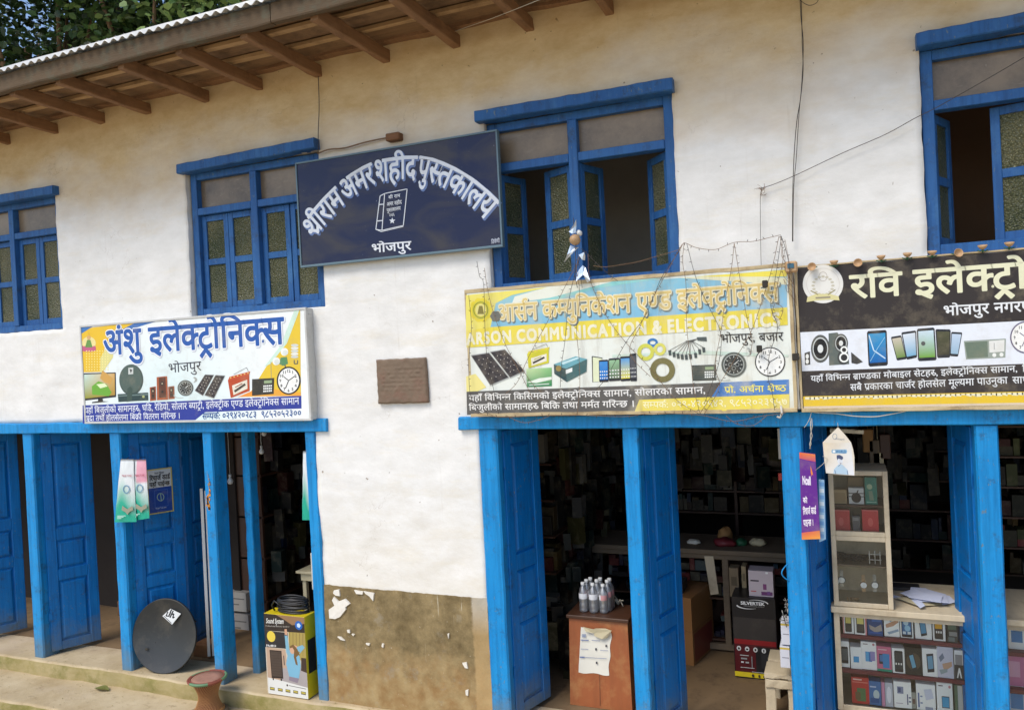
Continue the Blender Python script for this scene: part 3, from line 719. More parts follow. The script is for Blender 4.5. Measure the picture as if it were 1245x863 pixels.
window(.430, 1.575, 2.68, 3.695, 1.0, 3.395, 3.445, (.412, 1.64, 3.728), [(.485, 1, .243, 66), (.972, -1, .243, 14), (1.03, 1, .243, 0), (1.52, -1, .243, 0)], 'rightmost window, one shutter open', .02)
# broken pane sits low in the open left shutter: a darker triangular gap edge
# stone plaque -------------------------------------------------------
p = thing('stone_plaque', 'weathered brown stone plaque let into the white wall between the two shop fronts', 'plaque', (-2.6, -.02, 2.15))
m = MB()
def plq(u, v):
    x = -2.787 + .372 * u + .004 * noise.noise(Vector((v * 9, 1, 0))) * (1 if u > .5 else -1); z = 2.005 + .288 * v + .005 * noise.noise(Vector((u * 9, 4, 0)))
    e = min(u, 1 - u, v, 1 - v); y = -.022 + (.012 if e < .02 else 0) + .003 * noise.noise(Vector((x * 40, z * 40, 0))) + (.003 * math.sin(z * 230) if .25 < v < .8 and .12 < u < .9 and noise.noise(Vector((x * 60, z * 20, 3))) > 0 else 0)
    return (x, y, z)
m.grid(plq, 48, 38); m.build('slab', 'stone', p)
m = MB(); m.box(-2.785, -2.418, -.012, .03, 2.007, 2.291, .003); m.build('backing', 'stone', p)

# ================================================================== SIGNS
K = S(52, 48, 46); WH = S(236, 238, 232)
def clockface(A, cx, cy, rx, ry, L=4, rim=S(40, 38, 40), face=S(240, 240, 234), numcol=S(60, 58, 60), rw=1.8):
    A.ell(cx, cy, rx, ry, rim, L, 40); A.ell(cx, cy, rx - rw, ry - rw, face, L + .8, 40)
    for h in range(12):
        a = math.radians(h * 30 - 60); t = str(h + 1); px = cx + (rx - rw) * .78 * math.cos(a); py = cy + (ry - rw) * .78 * math.sin(a)
        A.text(t, (px - 1.3 * len(t), py + 1.9), (px + 1.3 * len(t), py + 1.9), py - 1.4, numcol, L + 1.7, .02, 1)
    for a, l in ((-145, .5), (-32, .62), (115, .6)):
        r_ = math.radians(a); A.line([(cx, cy), (cx + rx * l * math.cos(r_), cy + ry * l * math.sin(r_))], .9 if l < .62 or a < 0 else .5, rim, L + 2.6)
def quad(c, u, v): return ((c[0][0] * (1 - u) + c[1][0] * u) * (1 - v) + (c[3][0] * (1 - u) + c[2][0] * u) * v, (c[0][1] * (1 - u) + c[1][1] * u) * (1 - v) + (c[3][1] * (1 - u) + c[2][1] * u) * v)
def solar(A, c, nu=4, nv=6, L=3):
    A.poly([quad(c, -.03, -.03), quad(c, 1.03, -.03), quad(c, 1.03, 1.03), quad(c, -.03, 1.03)], S(170, 172, 168), L)
    A.poly(c, S(66, 60, 58), L + .8)
    for i in range(nu):
        for j in range(nv):
            u0, v0 = (i + .06) / nu, (j + .06) / nv; A.poly([quad(c, u0, v0), quad(c, u0 + .88 / nu, v0), quad(c, u0 + .88 / nu, v0 + .88 / nv), quad(c, u0, v0 + .88 / nv)], S(78, 72, 70) if (i + j) % 2 else S(58, 54, 56), L + 1.6)
    for i in range(1, nu):
        for j in range(1, nv): q = quad(c, i / nu, j / nv); A.ell(q[0], q[1], .55, .55, S(214, 208, 196), L + 2.5, 6)
def watch(A, cx, cy, r, L=3):
    for k in range(7):
        t = k / 6; A.ring(cx + r * .95 - t * 1.5, cy - r * .95 - 1 + t * .5, r * .5 * (1 - t * .2), r * .34, .7, S(120, 124, 118) if k % 2 else S(206, 208, 200), L, 12, -70, 60); A.ring(cx - r * .75 + t, cy + r * .95, r * .75, r * .3, .7, S(120, 124, 118) if k % 2 else S(206, 208, 200), L, 12, 60, 200)
    A.ell(cx, cy, r, r, S(96, 100, 94), L + .8); A.ell(cx, cy, r * .84, r * .84, S(170, 174, 166), L + 1.4); A.ell(cx, cy, r * .76, r * .76, S(60, 62, 60), L + 2)
    for k in range(12):
        a = k * math.pi / 6; A.line([(cx + r * .55 * math.cos(a), cy + r * .55 * math.sin(a)), (cx + r * .7 * math.cos(a), cy + r * .7 * math.sin(a))], .7, S(214, 216, 206), L + 2.8)
    for dx, dy in ((-.28, 0), (.28, 0), (0, .3)): A.ell(cx + dx * r, cy + dy * r, r * .17, r * .17, S(140, 144, 138), L + 2.8, 12); A.ell(cx + dx * r, cy + dy * r, r * .11, r * .11, S(40, 42, 42), L + 3.4, 10)
    A.line([(cx, cy), (cx + r * .4, cy - r * .35)], .6, WH, L + 4)
def battery(A, c, body, dark, L=3):
    """c: front face corners tl,tr,br,bl"""
    h = (c[3][1] - c[0][1]); top = [c[0], (c[0][0] + 2.0, c[0][1] - h * .22), (c[1][0] + 1.2, c[1][1] - h * .20), c[1]]
    A.poly(c, body, L); A.poly(top, mul(body, 1.15), L + .6)
    for i in range(6): q = quad([top[1], top[2], top[3], top[0]], (i + .5) / 6, .35); A.ell(q[0], q[1], 1.0, .9, S(226, 190, 110), L + 1.4, 10)
    A.poly([quad(c, .16, .34), quad(c, .9, .26), quad(c, .9, .82), quad(c, .16, .9)], S(232, 226, 206), L + 1.2)
    A.line([quad(c, .24, .72), quad(c, .8, .5)], h * .13, dark, L + 2); A.line([quad(c, .3, .5), quad(c, .66, .4)], h * .05, mul(body, .6), L + 2)
    A.line([(c[1][0] - 1, c[1][1] - h * .2), (c[1][0] - 3, c[1][1] - h * .42), (c[0][0] + 7, c[0][1] - h * .35)], .4, K, L + 2.4)
def radio(A, c, body=S(74, 80, 74), L=3):
    A.poly([quad(c, -.02, -.04), quad(c, 1.02, -.04), quad(c, 1.02, 1.05), quad(c, -.02, 1.05)], S(50, 50, 48), L); A.poly(c, body, L + .7)
    A.poly([quad(c, .55, .1), quad(c, .92, .1), quad(c, .92, .3), quad(c, .55, .3)], S(150, 170, 130), L + 1.4)
    for i in range(5):
        for j in range(3): A.poly([quad(c, .52 + i * .085, .42 + j * .17), quad(c, .585 + i * .085, .42 + j * .17), quad(c, .585 + i * .085, .53 + j * .17), quad(c, .52 + i * .085, .53 + j * .17)], WH, L + 1.4)
    for j in range(7): A.line([quad(c, .06, .14 + j * .12), quad(c, .44, .14 + j * .12)], .4, mul(body, .6), L + 1.4)
def phone(A, c, scr=(S(120, 180, 220), S(70, 130, 190)), L=3, rim=S(40, 42, 48)):
    r = .07; P_ = lambda u, v: quad(c, u, v)
    A.poly([P_(r, 0), P_(1 - r, 0), P_(1, r * .6), P_(1, 1 - r * .6), P_(1 - r, 1), P_(r, 1), P_(0, 1 - r * .6), P_(0, r * .6)], rim, L)
    A.grad([P_(.07, .08), P_(.93, .08), P_(.93, .9), P_(.07, .9)], [scr[0], scr[0], scr[1], scr[1]], L + .9, 3)
def icons(A, c, L, col=WH, nu=4, nv=3, v0=.5):
    for i in range(nu):
        for j in range(nv):
            q = quad(c, (i + .6) / (nu + .3), v0 + (1 - v0) * (j + .5) / (nv + .4) - .04); d = abs(c[1][0] - c[0][0]) / nu * .25
            A.poly([(q[0] - d, q[1] - d), (q[0] + d, q[1] - d), (q[0] + d, q[1] + d), (q[0] - d, q[1] + d)], col, L)

# ---- 1: the light box over the left shop
Y1 = -.078
s1 = thing('sign_board', 'white and yellow light box sign with blue lettering over the left shop', 'sign', (-4.4, -.03, 2.3))
q00, q10, q11, q01 = onY(97, 397, Y1), onY(372, 372, Y1), onY(375, 509, Y1), onY(101, 517, Y1)
X0, X1, Z0, Z1 = q00.x, q10.x, (q11.z + q01.z) / 2, (q00.z + q10.z) / 2
m = MB(); m.box(X0 + .004, X1 - .004, Y1 + .006, .012, Z0 + .004, Z1 - .004, .003); m.build('casing', 'frame_grey', s1)
fr = MB(); e = .016
for a, b, c_, d in ((X0, X1, Z1 - e, Z1), (X0, X1, Z0, Z0 + e), (X0, X0 + e, Z0 + e + .0004, Z1 - e - .0004), (X1 - e, X1, Z0 + e + .0004, Z1 - e - .0004)): fr.box(a, b, Y1 - .006, Y1 + .012, c_, d, .002)
for x in (X1 - .002,):
    for zz in (Z0 + .05, Z0 + .35, Z1 - .05): fr.box(x - .001, x + .002, -.05, -.04, zz, zz + .008, .0005)
fr.build('frame', 'frame_grey', s1)
k = crop(4.016, 90, 360)
A = Art(Y1 - .0002)
x0, x1, z0, z1 = X0 + e - .002, X1 - e + .002, Z0 + e - .002, Z1 - e + .002
def lin(a, b, t): return tuple(a[i] * (1 - t) + b[i] * t for i in range(4))
mbp = MB(); N_ = 14
for i in range(N_):
    for j in range(6):
        def cc(u, v): return lin(lin(S(206, 232, 230), S(238, 242, 240), min(1, abs(u - .4) * 2.2)), S(236, 240, 238), v)
        qq = [(i / N_, j / 6), ((i + 1) / N_, j / 6), ((i + 1) / N_, (j + 1) / 6), (i / N_, (j + 1) / 6)]
        mbp.add([(x0 + (x1 - x0) * u, Y1, z0 + (z1 - z0) * v) for u, v in qq], [(0, 1, 2, 3)], [cc(u, v) for u, v in qq])
mbp.build('printed_face', 'print', s1)
A.poly(k((34, 160), (300, 128), (232, 170), (150, 255), (128, 370), (42, 372)), S(232, 190, 50), .8)
A.poly(k((34, 150), (95, 146), (34, 185)), S(70, 120, 180), 1.5)
A.poly(k((300, 130), (420, 118), (330, 145), (262, 170), (214, 180), (250, 155)), S(58, 112, 180), 1.5)
A.poly(k((130, 300), (170, 230), (200, 215), (190, 300), (140, 372), (128, 372)), S(222, 214, 140), 1.2)
for i in range(9):
    for j in range(8): A.ell(*k((62 + i * 13, 268 + j * 13))[0], .8, .8, S(246, 232, 150), 2.1, 6)
A.poly(k((1104, 62), (1108, 482), (850, 488), (935, 350), (1010, 250), (1075, 110)), S(230, 196, 58), .8)
A.poly(k((1080, 60), (1104, 60), (1040, 230), (960, 330), (930, 345), (1010, 240)), S(206, 232, 214), 1.6)
A.poly(k((845, 490), (960, 452), (1108, 470), (1108, 486)), S(236, 168, 60), 1.8); A.poly(k((800, 492), (870, 462), (900, 488)), S(236, 150, 60), 1.7)
A.poly(k((42, 533), (1110, 486), (1111, 548), (640, 566), (590, 606), (43, 622)), S(50, 64, 150), 1.0)
A.build('printed_panel', s1)
# lotus figure
A = Art(Y1); c = k((73, 262))[0]
for dx in (-7, -4.5, -2, 1, 3.5, 6): A.ell(c[0] + dx * 1.1, c[1] - .5 - abs(dx) * .15, 2.1, 3.6, S(196, 96, 132), 2.4, 10)
A.poly([(c[0] - 4.5, c[1] - 3), (c[0] - 2, c[1] - 12), (c[0] + 2, c[1] - 12), (c[0] + 4.5, c[1] - 3)], S(96, 150, 70), 3); A.ell(c[0], c[1] - 15, 2.3, 3, S(214, 170, 110), 3.3, 12); A.poly([(c[0] - 1.8, c[1] - 17), (c[0], c[1] - 22), (c[0] + 1.8, c[1] - 17)], S(226, 180, 60), 3.5)
A.ell(c[0], c[1] - 8, 8.5, 8, S(236, 220, 150), 2, 16)
A.build('printed_picture', s1, 'lotus figure emblem')
def lab(A, parent, label): A.build('printed_picture', parent, label)
A = Art(Y1); c = k((45, 376), (204, 372), (206, 492), (48, 510)); A.poly(c, S(40, 40, 44), 2.4)
A.grad([quad(c, .03, .05), quad(c, .97, .04), quad(c, .97, .92), quad(c, .03, .93)], [S(200, 226, 214), S(214, 170, 100), S(176, 140, 60), S(150, 150, 50)], 3.2, 6)
A.poly(k((90, 480), (88, 440), (120, 415), (160, 430), (185, 470), (170, 488)), S(110, 170, 60), 3.9); A.poly(k((110, 430), (150, 425), (165, 440), (130, 450)), S(226, 238, 190), 4.3)
A.poly(k((128, 400), (140, 362), (165, 380), (190, 400), (180, 430), (150, 420)), S(206, 160, 84), 4.2)
A.poly(k((118, 500), (140, 498), (142, 512), (172, 514), (88, 522), (90, 516), (118, 512)), S(30, 30, 32), 3.2); lab(A, s1, 'television')
A = Art(Y1); A.ell(*k((280, 408))[0], 14.6, 18.8, S(70, 84, 78), 2.2, 36); A.ell(*k((278, 404))[0], 13.4, 17.4, S(84, 100, 92), 2.8, 36)
A.poly(k((266, 350), (290, 348), (290, 380), (266, 382)), S(206, 210, 204), 3.4); A.poly(k((272, 355), (285, 360), (278, 376)), K, 3.8)
A.poly(k((214, 478), (362, 470), (364, 508), (218, 516)), S(50, 70, 70), 3.4); A.poly(k((216, 484), (362, 476), (362, 482), (216, 490)), S(110, 130, 126), 3.9)
A.poly(k((258, 515), (262, 450), (276, 440), (286, 452), (284, 512)), S(66, 84, 76), 4.2); A.ell(*k((340, 490))[0], 1.6, 1.6, S(170, 180, 120), 4.2, 10); lab(A, s1, 'dish antenna and receiver')
A = Art(Y1)
for c in (k((404, 395), (455, 390), (460, 505), (406, 508)), k((370, 445), (400, 440), (402, 508), (372, 512)), k((460, 442), (490, 438), (492, 500), (462, 503))):
    A.poly(c, S(170, 92, 58), 2.6); A.poly([quad(c, .2, .04), quad(c, .85, .04), quad(c, .85, .9), quad(c, .2, .9)], S(96, 62, 48), 3.1); q = quad(c, .52, .3); A.ell(q[0], q[1], 2.2, 2.6, S(60, 54, 50), 3.7, 14); A.ell(q[0], q[1], 1, 1.2, S(180, 160, 130), 4.1, 10); q = quad(c, .52, .65); A.ell(q[0], q[1], 1.4, 1.6, S(52, 50, 46), 3.7, 12)
lab(A, s1, 'loudspeaker set')
A = Art(Y1); c = k((545, 448))[0]; watch(A, c[0], c[1], 9.6); lab(A, s1, 'wrist watch')
A = Art(Y1); solar(A, k((640, 384), (682, 386), (630, 484), (592, 460)), 3, 7); solar(A, k((692, 387), (736, 390), (684, 496), (640, 482)), 3, 7); lab(A, s1, 'solar panels')
A = Art(Y1); battery(A, k((752, 412), (856, 384), (858, 462), (766, 497)), S(186, 78, 44), K); lab(A, s1, 'battery')
A = Art(Y1); radio(A, k((872, 408), (976, 402), (974, 474), (872, 482)), S(64, 62, 54)); A.line(k((964, 402), (962, 320)), .6, S(150, 150, 140), 3); lab(A, s1, 'radio')
A = Art(Y1); c = k((1049, 412))[0]; clockface(A, c[0], c[1], 14.6, 17.0); lab(A, s1, 'wall clock')
A = Art(Y1)
for c in k((1028, 272), (988, 318)): A.ell(c[0], c[1], 4.6, 4.8, S(240, 242, 236), 3, 18); A.ell(c[0] + .8, c[1] + 1, 3.2, 3.4, S(220, 226, 220), 3.5, 16)
A.poly(k((1010, 300), (1040, 296), (1046, 330), (1020, 340), (1000, 330)), S(90, 140, 96), 2.7); A.line(k((1030, 335), (1034, 350)), 1.6, S(90, 100, 90), 3)
for i in range(5): A.ell(*k((1078, 240 + i * 14))[0], 4.6, 1.7, WH if i % 2 else S(214, 220, 214), 3 + i * .2, 16)
A.line(k((1076, 312), (1076, 330), (1092, 330), (1092, 312)), 1.2, S(80, 90, 86), 3); lab(A, s1, 'light bulbs')
A = Art(Y1)
t = 'अंशु इलेक्ट्रोनिक्स'; p0, p1 = (126.5, 431.5), (345.8, 417.5)
A.text(t, p0, p1, 403.5, S(200, 204, 214), 2.4, .055, 4, shift=(.004, -.006)); A.text(t, p0, p1, 403.5, S(244, 246, 246), 2.9, .05, 4); A.text(t, p0, p1, 403.5, S(44, 92, 168), 3.8, .022, 4)
A.build('lettering', s1, 'big blue title')
A = Art(Y1); A.text('भोजपुर', (205, 453.2), (245, 450.2), 442.5, S(52, 52, 64), 3, -.004, 3); A.build('lettering', s1)
A = Art(Y1); A.text('यहाँ बिजुलीको सामानहरु, घडि, रेडियो, सोलार ब्याट्री, इलेक्ट्रीक एण्ड इलेक्ट्रोनिक्स सामान', (103.5, 502.6), (364, 491.2), 495.6, S(232, 236, 246), 3, .006, 2)
A.text('खुद्रा तथा होलसेलमा बिक्री वितरण गरिन्छ ।', (103.5, 511.8), (219.5, 508.6), 505.4, S(232, 236, 246), 3, .006, 2); A.build('lettering', s1)
A = Art(Y1); A.text('सम्पर्क: ०२९४२०२८३  ९८५२०५२३००', (246, 509.6), (366.5, 505.6), 502.4, S(40, 84, 150), 3, .012, 2, slant=.12); A.build('lettering', s1)

# ---- 2: navy enamel library sign
Y2 = -.055
s2 = thing('sign_board', 'navy blue library sign with white hand-painted arched lettering, hung between two upper windows', 'sign', (-2.6, 0, 3.3))
X0, X1 = (onY(361, 200, Y2).x + onY(364, 327, Y2).x) / 2, (onY(606, 155, Y2).x + onY(610, 299, Y2).x) / 2
Z1, Z0 = (onY(361, 200, Y2).z + onY(606, 155, Y2).z) / 2, (onY(364, 327, Y2).z + onY(610, 299, Y2).z) / 2
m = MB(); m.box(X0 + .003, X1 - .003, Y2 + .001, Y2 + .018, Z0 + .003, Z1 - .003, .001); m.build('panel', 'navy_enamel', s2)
fr = MB(); e = .011
for a, b, c_, d in ((X0, X1, Z1 - e, Z1), (X0, X1, Z0, Z0 + e * 1.3), (X0, X0 + e, Z0 + e * 1.3 + .0004, Z1 - e - .0004), (X1 - e, X1, Z0 + e * 1.3 + .0004, Z1 - e - .0004)): fr.box(a, b, Y2 - .006, Y2 + .03, c_, d, .0015)
fr.build('frame', 'frame_blue', s2)
for x in (X0 + .2, X1 - .2): m = MB(); m.box(x, x + .03, Y2 + .019, .02, Z0 + .1, Z1 - .1, .001); m.build('batten', 'grey_wood', s2)
k = crop(4.315, 350, 140)
def catmull(P, n=14):
    P = [Vector(p) for p in P]; P = [P[0] * 2 - P[1]] + P + [P[-1] * 2 - P[-2]]; out = []
    for i in range(1, len(P) - 2):
        for j in range(n):
            t = j / n; a, b, c, d = P[i - 1:i + 3]; out.append(.5 * ((2 * b) + (c - a) * t + (2 * a - 5 * b + 4 * c - d) * t * t + (3 * b - a - 3 * c + d) * t ** 3))
    return out + [P[-2]]
arc = catmull([(onY(p[0], p[1], Y2).x, onY(p[0], p[1], Y2).z) for p in k((72, 578), (152, 475), (245, 378), (340, 303), (450, 246), (560, 224), (650, 216), (745, 224), (860, 268), (960, 326), (1045, 393), (1112, 458))])
cum = [0]
for a, b in zip(arc, arc[1:]): cum.append(cum[-1] + (b - a).length)
def on_arc(s_):
    s_ = max(0, min(cum[-1] - 1e-6, s_)); i = max(j for j in range(len(cum) - 1) if cum[j] <= s_); t = (s_ - cum[i]) / (cum[i + 1] - cum[i]); p = arc[i].lerp(arc[i + 1], t)
    i0, i1 = max(0, i - 3), min(len(arc) - 1, i + 4); d = (arc[i1] - arc[i0]).normalized(); return p, d
def arctext(A, t, col, L, off, sh=(0, 0), H=.138):
    lay, W = shape(t, off, 4, 0.0, .10)
    kk = cum[-1] / W
    for q_, (vs, fs) in enumerate(lay):
        pts = []
        for u, v in vs:
            p, d = on_arc(u * kk); nrm = Vector((-d.y, d.x)); dv = (v - .62) * H / .62
            pts.append((p.x + nrm.x * dv + sh[0], Y2 - .0005 * (L + .10 * (q_ % 9)), p.y + nrm.y * dv + sh[1]))
        A.mb.add(pts, fs, col)
A = Art(Y2); t = 'श्रीराम अमर शहीद पुस्तकालय'
arctext(A, t, S(96, 118, 164), 1.2, .036, (.008, -.010)); arctext(A, t, S(214, 220, 228), 2.6, .018); A.build('lettering', s2, 'arched white title')
A = Art(Y2); lc = S(216, 220, 226)
A.line(k((508, 412), (626, 388), (606, 580), (494, 605), (508, 412)), 1.0, lc); A.line(k((508, 412), (484, 425), (462, 600), (494, 605)), 1.0, lc); A.line(k((484, 425), (498, 418)), 1, lc)
A.line(k((478, 470), (502, 468)), 1.2, lc); A.line(k((470, 556), (498, 553)), 1.2, lc); A.line(k((462, 600), (490, 612), (606, 585)), .8, lc)
for tt, a, b, tp in (('श्री राम', (528, 440), (590, 430), 424), ('अमर शहीद', (520, 478), (598, 465), 460), ('पुस्तकालय', (520, 510), (592, 497), 493), ('२०४६', (532, 534), (560, 530), 518)): A.text(tt, k(a)[0], k(b)[0], k((a[0], tp))[0][1], lc, 2, .015, 2)
c = k((548, 555))[0]; A.poly([(c[0] + (4 if i % 2 == 0 else 1.7) * math.sin(i * math.pi / 5), c[1] - (4 if i % 2 == 0 else 1.7) * math.cos(i * math.pi / 5)) for i in range(10)], lc, 2)
A.build('printed_picture', s2, 'painted white book')
A = Art(Y2); A.text('भोजपुर', k((440, 722))[0], k((648, 706))[0], k((440, 679))[0][1], S(222, 226, 232), 2, .018, 3); A.text('त्रिवेणी', k((1068, 676))[0], k((1112, 668))[0], k((1068, 656))[0][1], S(190, 196, 210), 2, .015, 2); A.build('lettering', s2)

# ---- 3: yellow / blue flex sign over the middle shop
Y3 = -.105
s3 = thing('sign_board', 'yellow and sky blue flex sign over the middle shop, tangled in fairy lights', 'sign', (-1.2, 0, 2.3))
X0, X1 = onY(567, 356, Y3).x, onY(958, 325, Y3).x; Z1 = (onY(567, 356, Y3).z + onY(955, 325, Y3).z) / 2; Z0 = (onY(570, 503, Y3).z + onY(960, 497, Y3).z) / 2
k = crop(3.0366, 560, 260); kb = crop(5.929, 560, 380); kc = crop(4.424, 760, 320); kd = crop(7.194, 690, 380)
m = MB(); m.beam((X0 - .012, Y3 + .02, Z1 + .008), (X1 + .012, Y3 + .02, Z1 + .010), .045, .022, 20, .002, 3); m.beam((X0 - .012, Y3 + .02, Z0 - .008), (X1 + .012, Y3 + .02, Z0 - .008), .045, .022, 20, .002, 4)
m.beam((X0 - .006, Y3 + .02, Z0 + .004), (X0 - .006, Y3 + .02, Z1 - .004), .018, .04, 10, .001, 5, up=(0, 1, 0)); m.beam((X1 + .006, Y3 + .02, Z0 + .004), (X1 + .006, Y3 + .02, Z1 - .004), .018, .04, 10, .001, 6, up=(0, 1, 0)); m.build('frame', 'frame_wood', s3)
A = Art(Y3); mbp = MB(); mbp.grid(lambda u, v: (X0 + (X1 - X0) * u, Y3 + .0012 + .0, Z0 + (Z1 - Z0) * v), 4, 2, False, S(232, 236, 226)); mbp.build('printed_face', 'print_faded', s3)
A.grad(k((20, 300), (1205, 205), (1205, 345), (20, 430)), [S(140, 200, 206), S(116, 184, 214), S(122, 188, 222), S(112, 182, 212)], .6, 10)
A.poly(k((20, 300), (330, 270), (190, 300), (130, 330), (110, 420), (20, 432)), S(236, 222, 90), 1.4); A.poly(k((330, 268), (560, 250), (330, 310), (190, 330), (200, 305)), S(232, 234, 218), 1.4); A.poly(k((560, 250), (760, 236), (500, 275), (330, 325), (280, 320)), S(130, 206, 204), 1.2)
A.poly(k((870, 232), (1180, 208), (1204, 206), (1204, 232)), S(240, 222, 60), 1.5); A.poly(k((800, 236), (1000, 226), (1204, 236), (1204, 262)), S(230, 228, 190), 1.4)
A.poly(k((20, 432), (112, 418), (1206, 345), (1208, 410), (22, 494)), S(234, 214, 44), 1.6)
A.poly(k((20, 600), (55, 590), (95, 640), (60, 656), (22, 656)), S(238, 224, 130), 1.2); A.poly(k((560, 520), (900, 505), (1210, 520), (1210, 528), (800, 516), (560, 530)), S(206, 226, 210), 1.0)
A.poly(k((22, 656), (960, 622), (926, 676), (660, 686), (642, 731), (24, 742)), S(66, 62, 60), 1.6); A.poly(k((962, 622), (1212, 611), (1213, 664), (926, 676)), S(38, 116, 190), 1.6); A.poly(k((660, 686), (1214, 665), (1215, 724), (642, 731)), S(238, 216, 48), 1.6)
A.build('printed_panel', s3, None, 'print_faded')
A = Art(Y3); c = k((75, 355))[0]
for i in range(10): a = i * .628; A.ell(c[0] + 9.5 * math.cos(a), c[1] + 10.5 * math.sin(a), 4.6, 4.6, S(226, 206, 60), 3, 10)
A.ell(c[0], c[1], 10.5, 11.5, S(206, 196, 70), 3.6); A.ell(c[0], c[1], 6.5, 7.5, S(222, 212, 130), 4.2); A.poly([(c[0] - 4, c[1] + 5), (c[0] - 2, c[1] - 5), (c[0] + 2, c[1] - 5), (c[0] + 4, c[1] + 5)], S(130, 120, 60), 4.8); A.ring(c[0], c[1], 8.5, 9.5, .8, S(120, 130, 50), 4.8)
c = k((130, 378))[0]; A.poly([(c[0] + 7 * math.cos(i * math.pi / 3), c[1] + 7 * math.sin(i * math.pi / 3)) for i in range(6)], S(112, 112, 104), 5.4)
lab(A, s3, 'round yellow emblem')
A = Art(Y3); t = 'आर्सन कम्युनिकेशन एण्ड इलेक्ट्रोनिक्स'; p0, p1 = (604.5, 391.0), (947, 365.5); tp = 371.5
A.text(t, p0, p1, tp, S(84, 104, 106), 2.6, .062, 3, shift=(.006, -.008)); A.text(t, p0, p1, tp, S(240, 230, 190), 3.6, .055, 3); A.text(t, p0, p1, tp, S(222, 194, 110), 4.6, .008, 3); A.build('lettering', s3, 'yellow outlined title', 'print_faded')
A = Art(Y3); A.text('ARSON COMMUNICATION & ELECTRONICS', (568, 418.8), (950.5, 395.8), 406.3, S(240, 236, 206), 3, .050, 3, track=.10); A.build('lettering', s3, 'cream capitals', 'print_faded')
A = Art(Y3); A.text('भोजपुर, बजार', (876, 416.6), (952.5, 414), 406.8, K, 3, .006, 3); A.build('lettering', s3)
A = Art(Y3); A.text('यहाँ विभिन्न किसिमको इलेक्ट्रोनिक्स सामान, सोलारका सामान,', (570.5, 487.4), (858, 478), 480.5, S(232, 230, 224), 3, .014, 2)
A.text('बिजुलीको सामानहरु बिक्रि तथा मर्मत गरिन्छ ।', (570.5, 498.8), (772, 494.4), 491.9, S(232, 230, 224), 3, .014, 2); A.build('lettering', s3)
A = Art(Y3); A.text('प्रो. अर्चना श्रेष्ठ', (881, 477.6), (956, 475.4), 470.4, S(240, 226, 110), 3, .012, 2); A.text('सम्पर्क: ०२९-४२०५४२, ९८५२०२३९५७', (782, 496), (957.5, 492.0), 488.6, S(244, 238, 190), 3, .012, 2); A.build('lettering', s3)
A = Art(Y3); solar(A, kb((80, 312), (205, 292), (345, 466), (215, 520)), 4, 6); solar(A, kb((218, 286), (320, 268), (458, 418), (358, 466)), 4, 6); lab(A, s3, 'solar panels')
A = Art(Y3); battery(A, kb((480, 300), (636, 268), (636, 362), (490, 400)), S(206, 200, 56), K)
c = kb((474, 405), (656, 396), (658, 528), (478, 536)); A.grad(c, [S(206, 226, 170), S(130, 190, 120), S(40, 130, 80), S(60, 140, 96)], 3, 6); A.poly([quad(c, 0, .75), quad(c, .5, .55), quad(c, 1, .5), quad(c, 1, .65), quad(c, .4, .8)], S(232, 240, 226), 3.8); A.line([quad(c, .1, .9), quad(c, .9, .88)], .9, WH, 3.8); lab(A, s3, 'batteries')
A = Art(Y3); A.poly(kb((672, 372), (760, 405), (766, 500), (676, 440)), S(52, 78, 80), 3); A.poly(kb((760, 405), (912, 335), (908, 425), (766, 500)), S(72, 106, 106), 3.1); A.poly(kb((672, 372), (830, 315), (912, 335), (760, 405)), S(110, 168, 178), 3.2); A.poly(kb((720, 362), (840, 322), (860, 328), (742, 374)), S(196, 226, 228), 3.9); A.poly(kb((758, 414), (806, 396), (806, 425), (760, 442)), WH, 3.9)
A.ell(*kb((708, 402))[0], 3.6, 3.6, S(150, 130, 70), 4.3, 16); lab(A, s3, 'green inverter')
A = Art(Y3); A.line(kd((305, 398), (216, 383), (222, 608)), 1.0, S(60, 60, 60), 3); c = kd((222, 390), (300, 400), (300, 600), (224, 606)); A.poly(c, S(222, 228, 190), 2.6)
for c, s_ in ((kd((274, 415), (356, 411), (360, 604), (278, 607)), (S(60, 140, 210), S(30, 110, 190))), (kd((358, 402), (460, 395), (464, 594), (362, 600)), (S(150, 190, 150), S(90, 110, 80))), (kd((460, 385), (548, 380), (554, 594), (464, 600)), (S(90, 160, 220), S(220, 210, 60))), (kd((542, 362), (600, 355), (608, 598), (552, 600)), (S(90, 92, 96), S(70, 72, 80)))): phone(A, c, s_, 3.2); icons(A, c, 5)
lab(A, s3, 'row of mobile phones')
A = Art(Y3); A.ring(*kd((745, 262))[0], 5.0, 3.8, 2.8, S(60, 120, 180), 3.2, 24); A.ring(*kd((685, 345))[0], 8.0, 8.0, 4.6, S(206, 206, 84), 3.8, 26); A.ring(*kd((808, 320))[0], 5.6, 5.8, 3.6, S(216, 212, 100), 3.4, 24)
c = kd((832, 502))[0]; A.ring(c[0], c[1], 11.6, 11.4, 7.0, S(104, 96, 56), 4.4, 32)
for i in range(5): A.ring(c[0], c[1], 8.8 + i * 1.35, 8.6 + i * 1.35, .5, S(150, 144, 96), 5.4, 32)
lab(A, s3, 'coils of yellow and green cable')
A = Art(Y3); A.poly(kc((385, 398), (438, 396), (440, 420), (390, 416)), S(84, 92, 90), 3.2)
for i in range(9):
    b = (240 + i * 22 + (6 if i > 5 else 0), 468 + 24 * math.sin(i * .42) - (10 if i > 6 else 0)); A.line(kc((390, 406), (330 + i * 4, 420), b), .55, S(90, 90, 86), 3.4); A.poly(kc((b[0] - 8, b[1]), (b[0] + 8, b[1]), (b[0] + 10, b[1] + 26), (b[0] - 4, b[1] + 28)), S(74, 82, 80), 3.6)
lab(A, s3, 'bundle of charger plugs')
